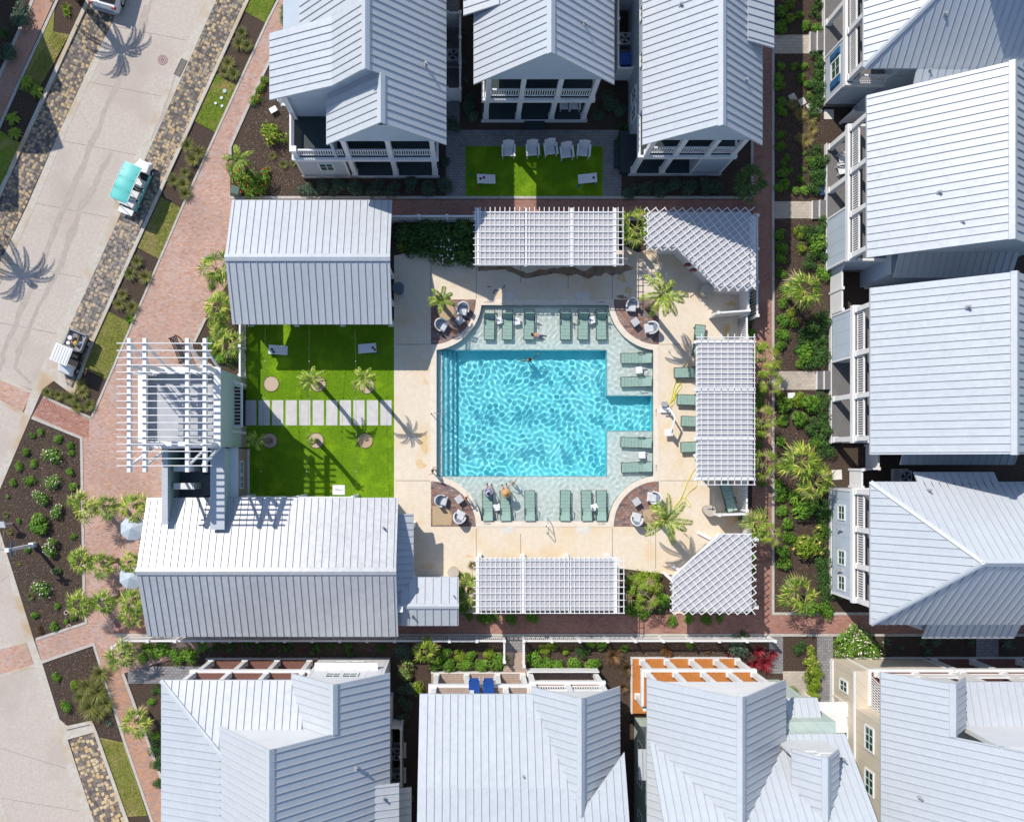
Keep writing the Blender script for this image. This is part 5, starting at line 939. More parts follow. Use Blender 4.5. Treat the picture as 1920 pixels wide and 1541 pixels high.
m.face(rings[0]); m.face(rings[-1][::-1]); m.build('body', carw, h, False, bevel=.05)
m = MB(); m.hull([(-.84, -2.0, .98), (.84, -2.0, .98), (.84, .9, .98), (-.84, .9, .98)], [(-.64, -1.62, 1.55), (.64, -1.62, 1.55), (.62, .1, 1.55), (-.62, .1, 1.55)]); m.build('window_band', plain('car_glass', (.02, .025, .03), .08, .1, 1, .7), h)
m = MB(); m.hull([(-.68, -1.75, 1.54), (.68, -1.75, 1.54), (.64, .12, 1.54), (-.64, .12, 1.54)], [(-.6, -1.68, 1.62), (.6, -1.68, 1.62), (.58, .05, 1.62), (-.58, .05, 1.62)]); m.build('roof', carw, h, bevel=.03)
m = MB(); m.box(-.72, -2.42, .38, .72, -2.24, .60); m.build('bumper', greym, h, bevel=.05)
for s in (-1, 1): m = MB(); m.box(s*.62, -2.26, .78, s*.9, -2.1, .98); m.build('tail_light', plain('tail_red', (.35, .01, .015), .2), h, bevel=.02)
for x in (-.82, .82): wheel(h, x, 1.45, .34, .24); wheel(h, x, -1.4, .34, .24)
h.location = G(220, -36, .02); h.rotation_euler = (0, 0, R(-16))
# ---------- umbrellas, bench, signs, boxes
for i, (x, y, t) in enumerate(((245, 991, 'upper'), (243, 1083, 'lower'))):
    h = thing('patio_umbrella', 'white eight-sided umbrella under the palms on the brick plaza, %s of two' % t, 'umbrella', tuple(P(x, y, 2.4)*1)); q = P(x, y, 2.4); h.location = (q.x, q.y, 0); OFF[h.name] = Vector((q.x, q.y, 0)); m = MB(); m.tube([(q.x, q.y, 0), (q.x, q.y, 2.4)], .03, 8); m.build('pole', greym, h); m = MB(); m.cyl((q.x, q.y), .28, 0, .08, 16); m.build('base', greym, h); m = MB(); m.cyl((q.x, q.y), .45, .68, .72, 20); m.build('table_top', white, h)
    m = MB(); N = 8; ring = [(q.x+.80*math.cos(R(22.5+45*k)), q.y+.80*math.sin(R(22.5+45*k)), 2.12) for k in range(N)]
    for k in range(N): m.face([ring[k], ring[(k+1) % N], (q.x, q.y, 2.5)]); a, b = ring[k], ring[(k+1) % N]; m.face([(a[0], a[1], 1.98), (b[0], b[1], 1.98), b, a])
    o = m.build('canopy', plain('canopy_shaded_white_%d' % i, (.46, .52, .58), .8), h); s_ = o.modifiers.new('t', 'SOLIDIFY'); s_.thickness = .01  # white canopy toned down bluish, palm shade put into its colour
h = thing('park_bench', 'dark slatted metal bench on the brick plaza beside the tower rafters', 'bench'); m = MB()
for k in range(5): m.box(-.9, -.22+k*.1, .42, .9, -.15+k*.1, .45)
m.build('seat', black, h); m = MB()
for k in range(16): m.bar((-.85+k*.113, .25, .45), (-.85+k*.113, .33, .85), .03, .02)
m.bar((-.9, .33, .86), (.9, .33, .86), .05, .05); m.build('backrest', black, h)
for s in (-1, 1): m = MB(); m.bar((s*.85, -.2, 0), (s*.85, -.2, .6), .05, .06); m.bar((s*.85, .28, 0), (s*.85, .3, .6), .05, .06); m.bar((s*.85, -.25, .62), (s*.85, .3, .62), .06, .04); m.build('leg', black, h)
h.location = G(338, 658, .03); h.rotation_euler = (0, 0, R(-68))
h = thing('street_sign', 'white street signpost with two small blades leaning out of the mulch bed corner', 'street sign', G(65, 1021)); q = h.location; m = MB(); m.box(q.x-.09, q.y-.09, 0, q.x+.09, q.y+.09, 3.2); m.box(q.x-.13, q.y-.13, 3.2, q.x+.13, q.y+.13, 3.32); m.box(q.x-.16, q.y-.16, 0, q.x+.16, q.y+.16, .5); m.build('post', white, h)
m = MB(); m.bar((q.x-.45, q.y, 3.0), (q.x+.45, q.y, 3.0), .03, .2); m.build('sign_blade', plain('sign_blue', (.05, .15, .28), .5), h); m = MB(); m.bar((q.x, q.y-.45, 2.75), (q.x, q.y+.45, 2.75), .03, .2, (0, 0, 1)); m.build('sign_blade', bpy.data.materials['sign_blue'], h)
h = thing('notice_board', 'low white notice box on a thin post at the bed edge by the road', 'sign', G(24, 981)); q = h.location; m = MB(); m.bar((q.x, q.y, 0), (q.x, q.y, 1.1), .07, .07); m.build('post', white, h); m = MB(); m.hull([(q.x-.4, q.y-.2, .95), (q.x+.1, q.y-.2, .95), (q.x+.1, q.y+.2, 1.05), (q.x-.4, q.y+.2, 1.05)], [(q.x-.4, q.y-.2, 1.05), (q.x+.1, q.y-.2, 1.05), (q.x+.1, q.y+.2, 1.25), (q.x-.4, q.y+.2, 1.25)]); m.build('sign_panel', white, h)
m = MB(); m.hull([(-.3, -.28, 0), (.3, -.28, 0), (.3, .28, 0), (-.3, .28, 0)], [(-.28, -.26, .65), (.28, -.26, .65), (.28, .2, .8), (-.28, .2, .8)]); o = m.build('utility_box', plain('utility_green', (.13, .19, .15), .5), None, bevel=.02); tag(o, 'green sloping-lid utility box in the flower bed by the pavilion', 'utility box'); o.location = G(446, 362); o.rotation_euler = (0, 0, -.3)
for x, y, rz, t in ((514, 209, .5, 'left of the corner balcony'), (1481, 742, .05, 'beside the cream path in the east bed')): m = MB(); m.box(-.24, -.18, .25, .24, .18, .28); m.box(-.02, -.02, 0, .02, .02, .25); o = m.build('yard_sign', white, None); tag(o, 'small white yard sign %s' % t, 'sign'); o.location = G(x, y); o.rotation_euler = (0, 0, rz)
m = MB(); m.hull([(-.16, -.3, .02), (.16, -.3, .02), (.16, .3, .02), (-.16, .3, .02)], [(-.16, -.3, .3), (.16, -.3, .3), (.16, .3, .2), (-.16, .3, .2)]); o = m.build('tool_box', plain('navy', (.015, .05, .12), .4), None, bevel=.02); tag(o, 'navy blue box in the mulch beside the east house steps', 'box'); o.location = G(1537, 360); o.rotation_euler = (0, 0, .35)
for i, (x, y, r_) in enumerate(((422, 172, .13), (416, 185, .1), (405, 195, .09), (417, 200, .09))): m = MB(); m.cyl((0, 0), r_, 0, .06, 16); m.cyl((0, 0), r_*.8, .06, .07, 14); o = m.build('valve_lid', plain('lid_%d' % i, (.62, .66, .68) if i else (.4, .5, .5), .5), None); tag(o, ['largest pale round valve lid in the verge lawn, topmost of four', 'second round valve lid from the top in the verge lawn', 'leftmost of the four valve lids in the verge lawn', 'lowest of the four valve lids in the verge lawn'][i], 'valve lid', 'valve lids in the verge lawn'); o.location = G(x, y, .03)
for i, (x, y) in enumerate(((130, 1174), (125, 1148), (440, 341 + 60))[:2]):
    m = MB(); m.tube([(.13*math.cos(R(a)), .13*math.sin(R(a)), .05) for a in range(0, 361, 30)], .035, 8); o = m.build('ring_collar', plain('collar_%d' % i, (.55, .45, .38), .8), None, True); tag(o, ['pale ring collar at the south edge of the triangular mulch bed', 'pale ring collar under the lowest palm of the triangular mulch bed'][i], 'ring'); o.location = G(x, y)
def ac(px, py, t, z=0):
    h = thing('air_conditioner', t, 'air conditioner', G(px, py, z)); q = h.location; m = MB(); m.box(q.x-.55, q.y-.5, z, q.x+.55, q.y+.5, z+.12); m.build('pad', padm, h); m = MB(); m.box(q.x-.4, q.y-.4, z+.12, q.x+.4, q.y+.4, z+.85); m.build('cabinet', greym, h, bevel=.03)
    m = MB(); m.cyl((q.x, q.y), .31, z+.85, z+.87, 20); o = m.build('fan_grille', black, h)
    m = MB()
    for k in range(4): a = R(90*k+20); m.hull([(q.x, q.y, z+.87), (q.x+.28*math.cos(a), q.y+.28*math.sin(a), z+.87), (q.x+.28*math.cos(a+.6), q.y+.28*math.sin(a+.6), z+.87)], [(q.x, q.y, z+.89), (q.x+.28*math.cos(a), q.y+.28*math.sin(a), z+.89), (q.x+.28*math.cos(a+.6), q.y+.28*math.sin(a+.6), z+.89)])
    m.build('fan', greym, o)
for x, y, t in ((1636, 528, 'grey air conditioner in the alley between the two plain gabled houses'), (1686, 893, 'grey air conditioner in the dark alley north of the hipped east house'), (850, 115, 'grey air conditioner in the side yard west of the middle north house'), (1167, 85, 'grey air conditioner above the blue bin in the side yard'), (746, 1405, 'upper air conditioner in the cream walled side yard'), (746, 1452, 'lower air conditioner in the cream walled side yard')): ac(x, y, t)
m = MB(); m.hull([(-.3, -.32, 0), (.3, -.32, 0), (.3, .32, 0), (-.3, .32, 0)], [(-.36, -.38, 1.0), (.36, -.38, 1.0), (.36, .38, 1.0), (-.36, .38, 1.0)]); o = m.build('wheelie_bin', plain('bin_blue', (.02, .12, .45), .5), None, bevel=.03); m = MB(); m.box(-.38, -.4, 1.0, .38, .4, 1.06); m.build('lid', bpy.data.materials['bin_blue'], o, bevel=.03); tag(o, 'bright blue bin in the dark side yard between the north houses', 'bin'); o.location = G(1167, 125)
m = MB(); m.hull([(-.35, -.3, .0), (.35, -.3, .0), (.35, .3, .0), (-.35, .3, .0)], [(-.3, -.28, .9), (.3, -.28, .9), (.3, .28, .9), (-.3, .28, .9)]); o = m.build('storage_bin', wbody, None, bevel=.03); tag(o, 'white bin behind the house with blue shutters', 'bin'); o.location = G(1606, 184)
# string lights over the turf court
for i, (x, x2) in enumerate(((505, 496), (587, 583), (672, 677))):
    m = MB(); A, B = Vector(P(x-8, 560, 3.2)), Vector(P(x2-10, 930, 3.2)); L = [A.lerp(B, t/16)-Vector((0, 0, .5*4*(t/16)*(1-t/16))) for t in range(17)]; m.tube(L, .008, 4); o = m.build('string_light', plain('wire_%d' % i, (.12, .13, .10), .7), None); tag(o, ['left', 'middle', 'right'][i]+' string light wire spanning the turf court between the pavilions', 'string light', 'string lights over the turf court')
    m = MB()
    for t in range(2, 16, 3): q = L[t]; m.cyl((q.x, q.y), .03, q.z-.1, q.z, 6)
    m.build('bulb', white, o)
# ---------- bathers
def person(label, J, E, pos, rz=0, hair=hairm, skinm=skin, suit=None, suitE=(), scale=1, extra=None, hang=()):
    r = thing('person', label, 'person'); 
    def sk(name, edges, rad, mat, parent):
        ks = []; [ks.append(k) for e in edges for k in e if k not in ks]; me = bpy.data.meshes.new(name); me.from_pydata([J[k][:3] for k in ks], [(ks.index(a), ks.index(b)) for a, b in edges], []); me.materials.append(mat)
        o = bpy.data.objects.new(name, me); COL.objects.link(o); o.parent = parent; md = o.modifiers.new('skin', 'SKIN'); md.use_smooth_shade = True
        for k, v in zip(ks, me.skin_vertices[0].data): rr = J[k][3]*rad; v.radius = (rr, rr); v.use_root = (k == ks[0])
        sb = o.modifiers.new('sub', 'SUBSURF'); sb.levels = 1; sb.render_levels = 1; return o
    edges = list(E)
    for s in 'LR':                                   # five fingers on each hand
        h_, e_ = Vector(J[s+'ha'][:3]), Vector(J[s+'el'][:3]); d = (h_-e_).normalized(); sd = d.cross(Vector((0, 0, 1))); sd = sd.normalized() if sd.length > .1 else Vector((1, 0, 0))
        J[s+'palm'] = (*(h_+d*.07), .026); edges.append((s+'ha', s+'palm')); pl = h_+d*.07
        for k, (off, ln) in enumerate(((-.027, .062), (-.009, .075), (.009, .07), (.027, .055))): J[s+'f%d' % k] = (*(pl+sd*off+d*.03), .009); J[s+'g%d' % k] = (*(pl+sd*off*1.3+d*(.03+ln)-Vector((0, 0, .012))), .008); edges += [(s+'palm', s+'f%d' % k), (s+'f%d' % k, s+'g%d' % k)]
        J[s+'th'] = (*(h_+d*.05-sd*.05), .010); edges.append((s+'palm', s+'th'))
    b = sk('body', edges, 1, skinm, r)
    hd = Vector(J['head'][:3]); ax = (hd-Vector(J['neck'][:3])).normalized(); fw = Vector(J['face']).normalized()
    m = MB()
    for i in range(1, 6):
        pass
    m.tube([hd-ax*.02-fw*.03, hd+ax*.05-fw*.02, hd+ax*.10-fw*.015, hd+ax*.125-fw*.01], [.098, .105, .075, .02], 12); m.build('hair', hair, r, True)
    for s in (-1, 1): m = MB(); e = hd+fw*.088+ax.cross(fw).normalized()*s*.033+ax*.01; m.tube([e, e+fw*.012], [.012, .006], 6); m.build('eye', black, r)
    m = MB(); m.tube([hd+fw*.085+ax*.01, hd+fw*.11-ax*.02], [.01, .016], 6); m.build('nose', skinm, r)
    if suit: sk('swimwear', suitE, 1.16, suit, r)
    if extra: extra(r, J)
    r.location = pos; r.rotation_euler = (0, 0, R(rz)); r.scale = (scale,)*3; return r
ED = [('pel', 'bel'), ('bel', 'chest'), ('chest', 'neck'), ('neck', 'head')]+[e for s in 'LR' for e in (('chest', s+'sh'), (s+'sh', s+'el'), (s+'el', s+'ha'), ('pel', s+'hi'), (s+'hi', s+'kn'), (s+'kn', s+'an'), (s+'an', s+'to'))]
SU = [('pel', 'Lhi'), ('pel', 'Rhi'), ('pel', 'bel')]; SD = SU+[('bel', 'chest')]
def stand(hh=1.0, armL=(-.42, .05, 1.0), armR=(.42, .05, 1.0), step=.12):
    return dict(pel=(0, 0, .95, .13), bel=(0, 0, 1.1, .12), chest=(0, 0, 1.32, .135), neck=(0, 0, 1.5, .05), head=(0, .02, 1.64, .095), face=(0, 1, 0), Lsh=(-.18, 0, 1.40, .055), Rsh=(.18, 0, 1.40, .055), Lel=(-.30, 0, 1.18, .04), Rel=(.30, 0, 1.18, .04), Lha=(*armL, .028), Rha=(*armR, .028),
        Lhi=(-.10, 0, .88, .085), Rhi=(.10, 0, .88, .085), Lkn=(-.11, step, .50, .058), Rkn=(.11, -step*.3, .50, .058), Lan=(-.11, step, .09, .04), Ran=(.11, -step, .09, .04), Lto=(-.12, step+.16, .03, .03), Rto=(.12, -step+.16, .03, .03))
def crawl():
    return dict(pel=(0, -.3, .42, .12), bel=(0, -.12, .44, .11), chest=(0, .1, .46, .12), neck=(0, .24, .50, .05), head=(0, .36, .54, .095), face=(0, .8, -.5), Lsh=(-.16, .14, .45, .05), Rsh=(.16, .14, .45, .05), Lel=(-.22, .2, .25, .038), Rel=(.22, .2, .25, .038), Lha=(-.22, .28, .06, .028), Rha=(.22, .28, .06, .028),
        Lhi=(-.10, -.34, .38, .08), Rhi=(.10, -.34, .38, .08), Lkn=(-.12, -.30, .10, .055), Rkn=(.14, -.36, .10, .055), Lan=(-.12, -.66, .07, .035), Ran=(.16, -.70, .07, .035), Lto=(-.12, -.80, .04, .028), Rto=(.17, -.84, .04, .028))
def sit():
    return dict(pel=(0, 0, .52, .13), bel=(0, .0, .68, .125), chest=(0, .02, .90, .14), neck=(0, .05, 1.07, .05), head=(0, .08, 1.2, .095), face=(0, 1, -.2), Lsh=(-.18, .02, .98, .055), Rsh=(.18, .02, .98, .055), Lel=(-.28, .16, .78, .04), Rel=(.28, .16, .78, .04), Lha=(-.16, .38, .70, .028), Rha=(.16, .38, .70, .028),
        Lhi=(-.11, .04, .50, .085), Rhi=(.11, .04, .50, .085), Lkn=(-.14, .46, .48, .06), Rkn=(.14, .46, .48, .06), Lan=(-.14, .55, .10, .04), Ran=(.14, .55, .10, .04), Lto=(-.15, .72, .06, .03), Rto=(.15, .72, .06, .03))
blue_s = plain('blue_shorts', (.01, .10, .55), .7); pinkm = plain('pink_top', (.65, .35, .38), .8); robe = NT('blue_print'); robe.out(robe.ramp(robe.noise(28, 2), [(.44, (.02, .06, .32)), (.52, (.7, .72, .78))], 'CONSTANT'), .8)
c_ = crawl(); person('child in bright blue shorts crawling in shallow water by the third lounger', c_, ED, G(1006, 629, szh), 78, suit=blue_s, suitE=SU, scale=.82, skinm=skin)
c_ = dict(stand(1, (-.62, .15, 1.35), (.62, .15, 1.3)))
person('dark-haired swimmer up to the chest near the top of the deep pool', c_, ED, G(993, 674, dz+.15), 20, scale=.92, skinm=skin_d, suit=black, suitE=SD)
person('sunlit child walking on the west coping beside the pool steps', stand(1, (-.35, .35, 1.05), (.35, -.2, 1.0)), ED, G(812, 882, .08), -95, scale=.72, suit=plain('teal_suit', (.02, .3, .3), .7), suitE=SU)
person('small child with a teal swimsuit standing alone on the south shelf', stand(), ED, G(961, 905, szh), 40, scale=.70, suit=bpy.data.materials['teal_suit'], suitE=SD, skinm=skin, hair=plain('sandy_hair', (.22, .13, .07), .7))
person('little girl in pink and white standing on the southwest coping', stand(1, (-.3, .25, 1.1), (.3, .2, 1.1)), ED, G(874, 932, .08), 40, scale=.66, suit=pinkm, suitE=SD)
def hatf(r, J):
    hd = Vector(J['head'][:3]); m = MB(); st_ = plain('straw', (.52, .32, .14), .8, .15, 20); m.tube([hd+Vector((0, 0, .04)), hd+Vector((0, 0, .06)), hd+Vector((0, 0, .075)), hd+Vector((0, 0, .15)), hd+Vector((0, 0, .19))], [.30, .29, .13, .11, .05], 20); m.build('straw_hat', st_, r, True)
person('bather in a wide straw hat sitting at the foot of a south shelf lounger', sit(), ED, G(948, 926, szh), 8, suit=skin, suitE=SU, extra=hatf)
def robef(r, J):
    m = MB(); m.tube([(0, .02, 1.02), (0, .0, .8), (0, .05, .55), (0, .25, .50), (0, .45, .48)], [.12, .21, .23, .22, .17], 12); m.build('robe', robe.m, r, True)
person('bather in a blue and white print robe sitting on the leftmost south lounger', sit(), ED, G(915, 926, szh), -8, suit=robe.m, suitE=SD+[('chest', 'Lsh'), ('chest', 'Rsh'), ('Lsh', 'Lel'), ('Rsh', 'Rel')], extra=robef)
# flagstones in the east garden
for i, (x, y, rz) in enumerate(((1486, 183, .5), (1504, 191, .5), (1519, 200, .6), (1534, 208, .7), (1554, 215, 0), (1569, 890, .05), (1457, 928, 0))):
    m = MB(); s = .22 if i not in (4, 5) else .32; m.box(-s, -s, 0, s, s, .03); o = m.build('flagstone', padm, None); o['kind'] = 'structure'; o.location = G(x, y); o.rotation_euler = (0, 0, rz)
# ================================================================ planting
def leafball(n, seed, ls=.15, lobes=5, flat=.8, up=.0, fl=0, lw=.55):
    """a bush of single leaves (two faces each) spread through an uneven crown of radius 1"""
    r = random.Random(seed); v = []; f = []; mi = []; C = [Vector((r.uniform(-.5, .5), r.uniform(-.5, .5), r.uniform(.25, .7)*flat)) for _ in range(lobes)]; RR = [r.uniform(.38, .62) for _ in C]
    for i in range(n+fl):
        k = r.randrange(lobes); th = r.uniform(0, 6.283); u = r.uniform(-.25, 1); s = math.sqrt(max(0, 1-u*u)); rad = RR[k]*(r.uniform(.35, 1)**.45)
        d = Vector((s*math.cos(th), s*math.sin(th), u)); p = C[k]+Vector((d.x, d.y, d.z*flat))*rad
        if p.z < .03: p.z = r.uniform(.03, .2)
        nn = (d+Vector((r.uniform(-.7, .7), r.uniform(-.7, .7), r.uniform(-.3, .9)+up))).normalized(); t = nn.cross(Vector((r.uniform(-1, 1), r.uniform(-1, 1), r.uniform(-1, 1)))).normalized(); b = nn.cross(t)
        if i >= n: p = C[k]+Vector((d.x, d.y, abs(d.z)*flat+.08))*RR[k]*1.08
        l = ls*r.uniform(.7, 1.3)*(.75 if i >= n else 1); w = l*(lw if i < n else .9); q = len(v); v += [tuple(p-t*l), tuple(p+b*w*.5+nn*l*.12), tuple(p+t*l), tuple(p-b*w*.5+nn*l*.12)]; f.append((q, q+1, q+2, q+3)); mi.append(1 if i >= n else 0)
    return v, f, mi
def mk(name, vfm, mats):
    me = bpy.data.meshes.new(name); me.from_pydata(vfm[0], [], vfm[1])
    for m in mats: me.materials.append(m)
    me.polygons.foreach_set('material_index', vfm[2]); me.update(); return me
FY = plain('flower_yellow', (.62, .46, .16), .6, .1)
SH = {}
for kname, mat, n, ls, fl, fm in (('dk', L_DK, 520, .13, 0, FW), ('bg', L_BG, 620, .12, 0, FW), ('gr', L_GR, 420, .17, 0, FW), ('yg', L_YG, 400, .16, 0, FW), ('var', L_VAR, 420, .15, 0, FW), ('dkw', L_DK, 520, .13, 45, FW), ('grw', L_GR, 480, .14, 42, FW), ('gro', L_GR, 480, .14, 26, FR), ('ygo', L_YG, 480, .14, 22, FY), ('ru', L_RU, 300, .15, 0, FW)):
    SH[kname] = [mk('shrub_'+kname, leafball(n, 31*j+len(kname)*7+ord(kname[0]), ls, 4+j*2, .8, fl=fl), [mat, fm]) for j in range(3)]
def blades(n, seed, L=1.0, w=.028, spread=1.0, up=.6, droop=.7, seg=4):
    r = random.Random(seed); v = []; f = []
    for i in range(n):
        a = r.uniform(0, 6.283); d = Vector((math.cos(a), math.sin(a), 0)); l = L*r.uniform(.6, 1.1); b = d*r.uniform(0, .12); el = up*r.uniform(.5, 1.5); s = Vector((-d.y, d.x, 0)); p = Vector(b); q0 = len(v); ang = math.atan(el*1.6)
        for k in range(seg+1):
            t = k/seg; ww = w*(1-t**1.5)+.003; v += [tuple(p-s*ww), tuple(p+s*ww)]; a2 = ang-droop*2.0*t*t; p = p+(d*math.cos(a2)*spread+Vector((0, 0, math.sin(a2))))*l/seg
            if p.z < .02: p.z = .02
        for k in range(seg): x = q0+2*k; f.append((x, x+1, x+3, x+2))
    return v, f, [0]*len(f)
for kname, mat, n, L, w, up, dr in (('gol', L_OLV, 230, 1.05, .018, .9, .8), ('gst', L_STRAW, 200, 1.1, .016, .8, .9), ('gbr', L_BRN, 220, 1.05, .018, 1.0, .7), ('gdk', L_DK, 220, 1.05, .02, .9, .8), ('agv', L_BG, 44, 1.0, .06, .6, .25), ('red', L_RD, 60, 1.0, .075, .8, .5), ('yuc', L_GR, 90, 1.0, .035, .8, .3), ('yyc', L_YG, 60, 1.0, .05, .7, .4)):
    SH[kname] = [mk('plant_'+kname, blades(n, j*17+n, L, w, 1, up, dr), [mat]) for j in range(3)]
def frond(v, f, mi, base, az, el, L, r, pairs=20, lw=.03, ll=.34, sag=1.2, m=0):
    """one feather frond: arching midrib with leaflets on both sides"""
    d = Vector((math.cos(az), math.sin(az), 0)); s = Vector((-d.y, d.x, 0)); p = Vector(base); ang = el; seg = L/pairs; tw = r.uniform(-.3, .3)
    for k in range(pairs):
        t = k/pairs; dirv = d*math.cos(ang)+Vector((0, 0, math.sin(ang))); q = p+dirv*seg; c = len(v); w = .016*(1-t)+.004; v += [tuple(p-s*w), tuple(p+s*w), tuple(q+s*w), tuple(q-s*w)]; f.append((c, c+1, c+2, c+3)); mi.append(m)
        if t > .12:
            le = ll*math.sin(math.pi*min(1, (t*.85+.15)))**.6*r.uniform(.85, 1.1)
            for sg in (-1, 1):
                e = (s*sg*.85+dirv*.55+Vector((0, 0, -.30+tw*sg+r.uniform(-.1, .1)))).normalized()*le; c = len(v); wv = dirv*lw*.5
                v += [tuple(p-wv), tuple(p+e*.5+wv*.8), tuple(p+e), tuple(p+e*.5-wv)]; f.append((c, c+1, c+2, c+3)); mi.append(m)
        p = q; ang -= sag*seg/L*(1+t)
def feather(seed, n=16, L=1.55, dry=3, lo=-.2, hi=1.25, ll=.36, lw=.055):
    r = random.Random(seed); v = []; f = []; mi = []
    for i in range(n):
        isd = i < dry; frond(v, f, mi, (0, 0, 0), i*2.4+r.uniform(-.2, .2), r.uniform(-.35, .1) if isd else r.uniform(lo+.3, hi), L*r.uniform(.8, 1.1), r, 24, lw, ll, 1.3, 1 if isd else 0)
    return v, f, mi
def fans(seed, n=14, L=.75, R_=.62, dry=2):
    """a fan-palm head: separate stalked fans of narrow pleated blades with gaps between them"""
    r = random.Random(seed); v = []; f = []; mi = []
    for i in range(n):
        isd = i < dry; az = i*2.39996+r.uniform(-.35, .35); hi_ = max(0, (i-dry)/max(1, n-dry)); el = r.uniform(-.6, -.2) if isd else .05+.95*hi_**1.3+r.uniform(-.12, .12)
        d = Vector((math.cos(az)*math.cos(el), math.sin(az)*math.cos(el), math.sin(el))); s = Vector((-math.sin(az), math.cos(az), 0)); st = L*r.uniform(.75, 1.2)*(1-.55*hi_**2); b = d*st; b.z -= .08*st
        d2 = Vector((math.cos(az), math.sin(az), r.uniform(-.35, .25))).normalized(); u = d2.cross(s).normalized()
        if u.z < 0: u = -u
        c = len(v); v += [(-s.x*.014, -s.y*.014, 0), (s.x*.014, s.y*.014, 0), tuple(b+s*.012), tuple(b-s*.012)]; f.append((c, c+1, c+2, c+3)); mi.append(1 if isd else 0)
        K_ = 14; rr = R_*r.uniform(.8, 1.2); fold = r.uniform(2.6, 3.9); tl = r.uniform(-.25, .25)
        for k in range(K_):
            a = (k/(K_-1)-.5)*fold; dd = d2*math.cos(a)+s*math.sin(a)+u*(tl*a*.3); l = rr*(1-.18*abs(a)/2.3)*r.uniform(.7, 1.15); sd = (-d2*math.sin(a)+s*math.cos(a)); w = .034
            mid = b+dd*l*.5+u*.05*(1 if k % 2 else 0); tip = b+dd*l-Vector((0, 0, .16*l+r.uniform(0, .14)*l)); c = len(v); v += [tuple(b), tuple(mid+sd*w), tuple(tip), tuple(mid-sd*w)]; f.append((c, c+1, c+2, c+3)); mi.append(1 if isd or r.random() < .06 else 0)
    return v, f, mi
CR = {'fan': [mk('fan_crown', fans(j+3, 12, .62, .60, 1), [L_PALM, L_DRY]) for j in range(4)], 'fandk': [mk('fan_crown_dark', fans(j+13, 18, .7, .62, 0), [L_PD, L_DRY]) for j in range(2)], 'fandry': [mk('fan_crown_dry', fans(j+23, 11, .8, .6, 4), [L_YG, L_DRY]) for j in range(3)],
      'fe': [mk('feather_crown', feather(j+5, 12, 1.75, 3, -.1, 1.1, .30, .09), [L_PALM, L_DRY]) for j in range(3)], 'fes': [mk('feather_crown_sparse', feather(j+45, 10, 1.2, 3, 0, 1.2, .26, .08), [L_PALM, L_DRY]) for j in range(2)], 'fest': [mk('feather_crown_big', feather(j+65, 15, 2.7, 0, -.1, .9, .30, .15), [L_PD, L_DRY]) for j in range(2)],
      'cyc': [mk('cycad_crown', feather(j+85, 16, .8, 0, .1, .9, .16), [L_YG, L_DRY]) for j in range(2)]}
prng = random.Random(77)
def palm(label, cx, cy, h, kind, r=1.0, tr=.13, group=None, base=None, stub=False, name='palm_tree'):
    c = P(cx, cy, h); b = Vector((c.x, c.y, 0)) if base is None else Vector(G(*base)); o = thing(name, label, 'palm', tuple(b), group)
    if h > .3:
        m = MB(); N = 10; pts = []; rs = []
        for i in range(N+1): t = i/N; q = b.lerp(Vector((c.x, c.y, h)), t); q += Vector((math.sin(t*3)*.04, math.cos(t*2)*.04-.04, 0)); pts.append(q); rs.append(tr*(1.25-.35*t+.08*(i % 2))*(1.5 if t > .85 else 1))
        m.tube(pts, rs, 10); m.build('trunk', bark, o, True)
    k = prng.randrange(len(CR[kind])); cr = bpy.data.objects.new('crown', CR[kind][k]); COL.objects.link(cr); cr.parent = o; cr.location = (c.x-b.x, c.y-b.y, h); cr.rotation_euler = (0, 0, prng.uniform(0, 6.28)); cr.scale = (r,)*3
    return o
GP = 'palms on the brick plaza'
for x, y, t, r in ((158, 948, 'straddling the bed edge, topmost of the left ones', 1.0), (200, 950, 'just right of the topmost bed-edge palm', .85), (153, 1052, 'middle palm on the triangular bed edge', 1.0), (192, 1058, 'just right of the middle bed-edge palm', .9), (150, 1132, 'lowest palm on the triangular bed edge', 1.05), (195, 1128, 'just right of the lowest bed-edge palm', .95),
                   (253, 948, 'above the upper umbrella', 1.0), (243, 1055, 'small one between the two umbrellas', .75), (252, 1125, 'below the lower umbrella', .95), (247, 1152, 'nearest the white fence end beside the clubhouse', .85)):
    palm('plaza fan palm %s' % t, x, y, 2.3, 'fan', r*1.0, group=GP)
palm('wide fan palm at the left end of the long picket fence', 228, 1228, 1.6, 'fan', 1.05); palm('ragged fan palm overhanging the brick sidewalk by the southwest house', 256, 1352, 1.8, 'fan', 1.05)
palm('bright fan palm among shrubs by the alley right of the southwest house', 797, 1219, 1.2, 'fan', .95); palm('small fan palm at the top of the brick sidewalk beside the northwest house', 545, 28, 1.0, 'fandk', .75)
palm('upper fan palm at the left wall of the seamed pavilion', 407, 505, 2.0, 'fan', 1.15); palm('lower fan palm at the left wall of the seamed pavilion', 409, 575, 2.0, 'fan', 1.1); palm('dense fan palm in the bed right of the tower rafters', 430, 645, 1.4, 'fan', 1.0); palm('second fan palm in the bed below the pavilion corner', 412, 622, 1.2, 'fan', .8)
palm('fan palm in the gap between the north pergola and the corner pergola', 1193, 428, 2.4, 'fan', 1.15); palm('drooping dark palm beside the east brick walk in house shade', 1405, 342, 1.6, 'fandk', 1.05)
palm('large fan palm in the east garden opposite the white alley fence', 1507, 545, 2.6, 'fan', 1.35); palm('upper large fan palm of the close pair in the east garden', 1502, 865, 2.6, 'fan', 1.45); palm('lower fan palm of the close pair in the east garden', 1528, 905, 2.2, 'fan', 1.2); palm('large fan palm at the foot of the east garden near the brick crossing', 1495, 1112, 2.4, 'fan', 1.3)
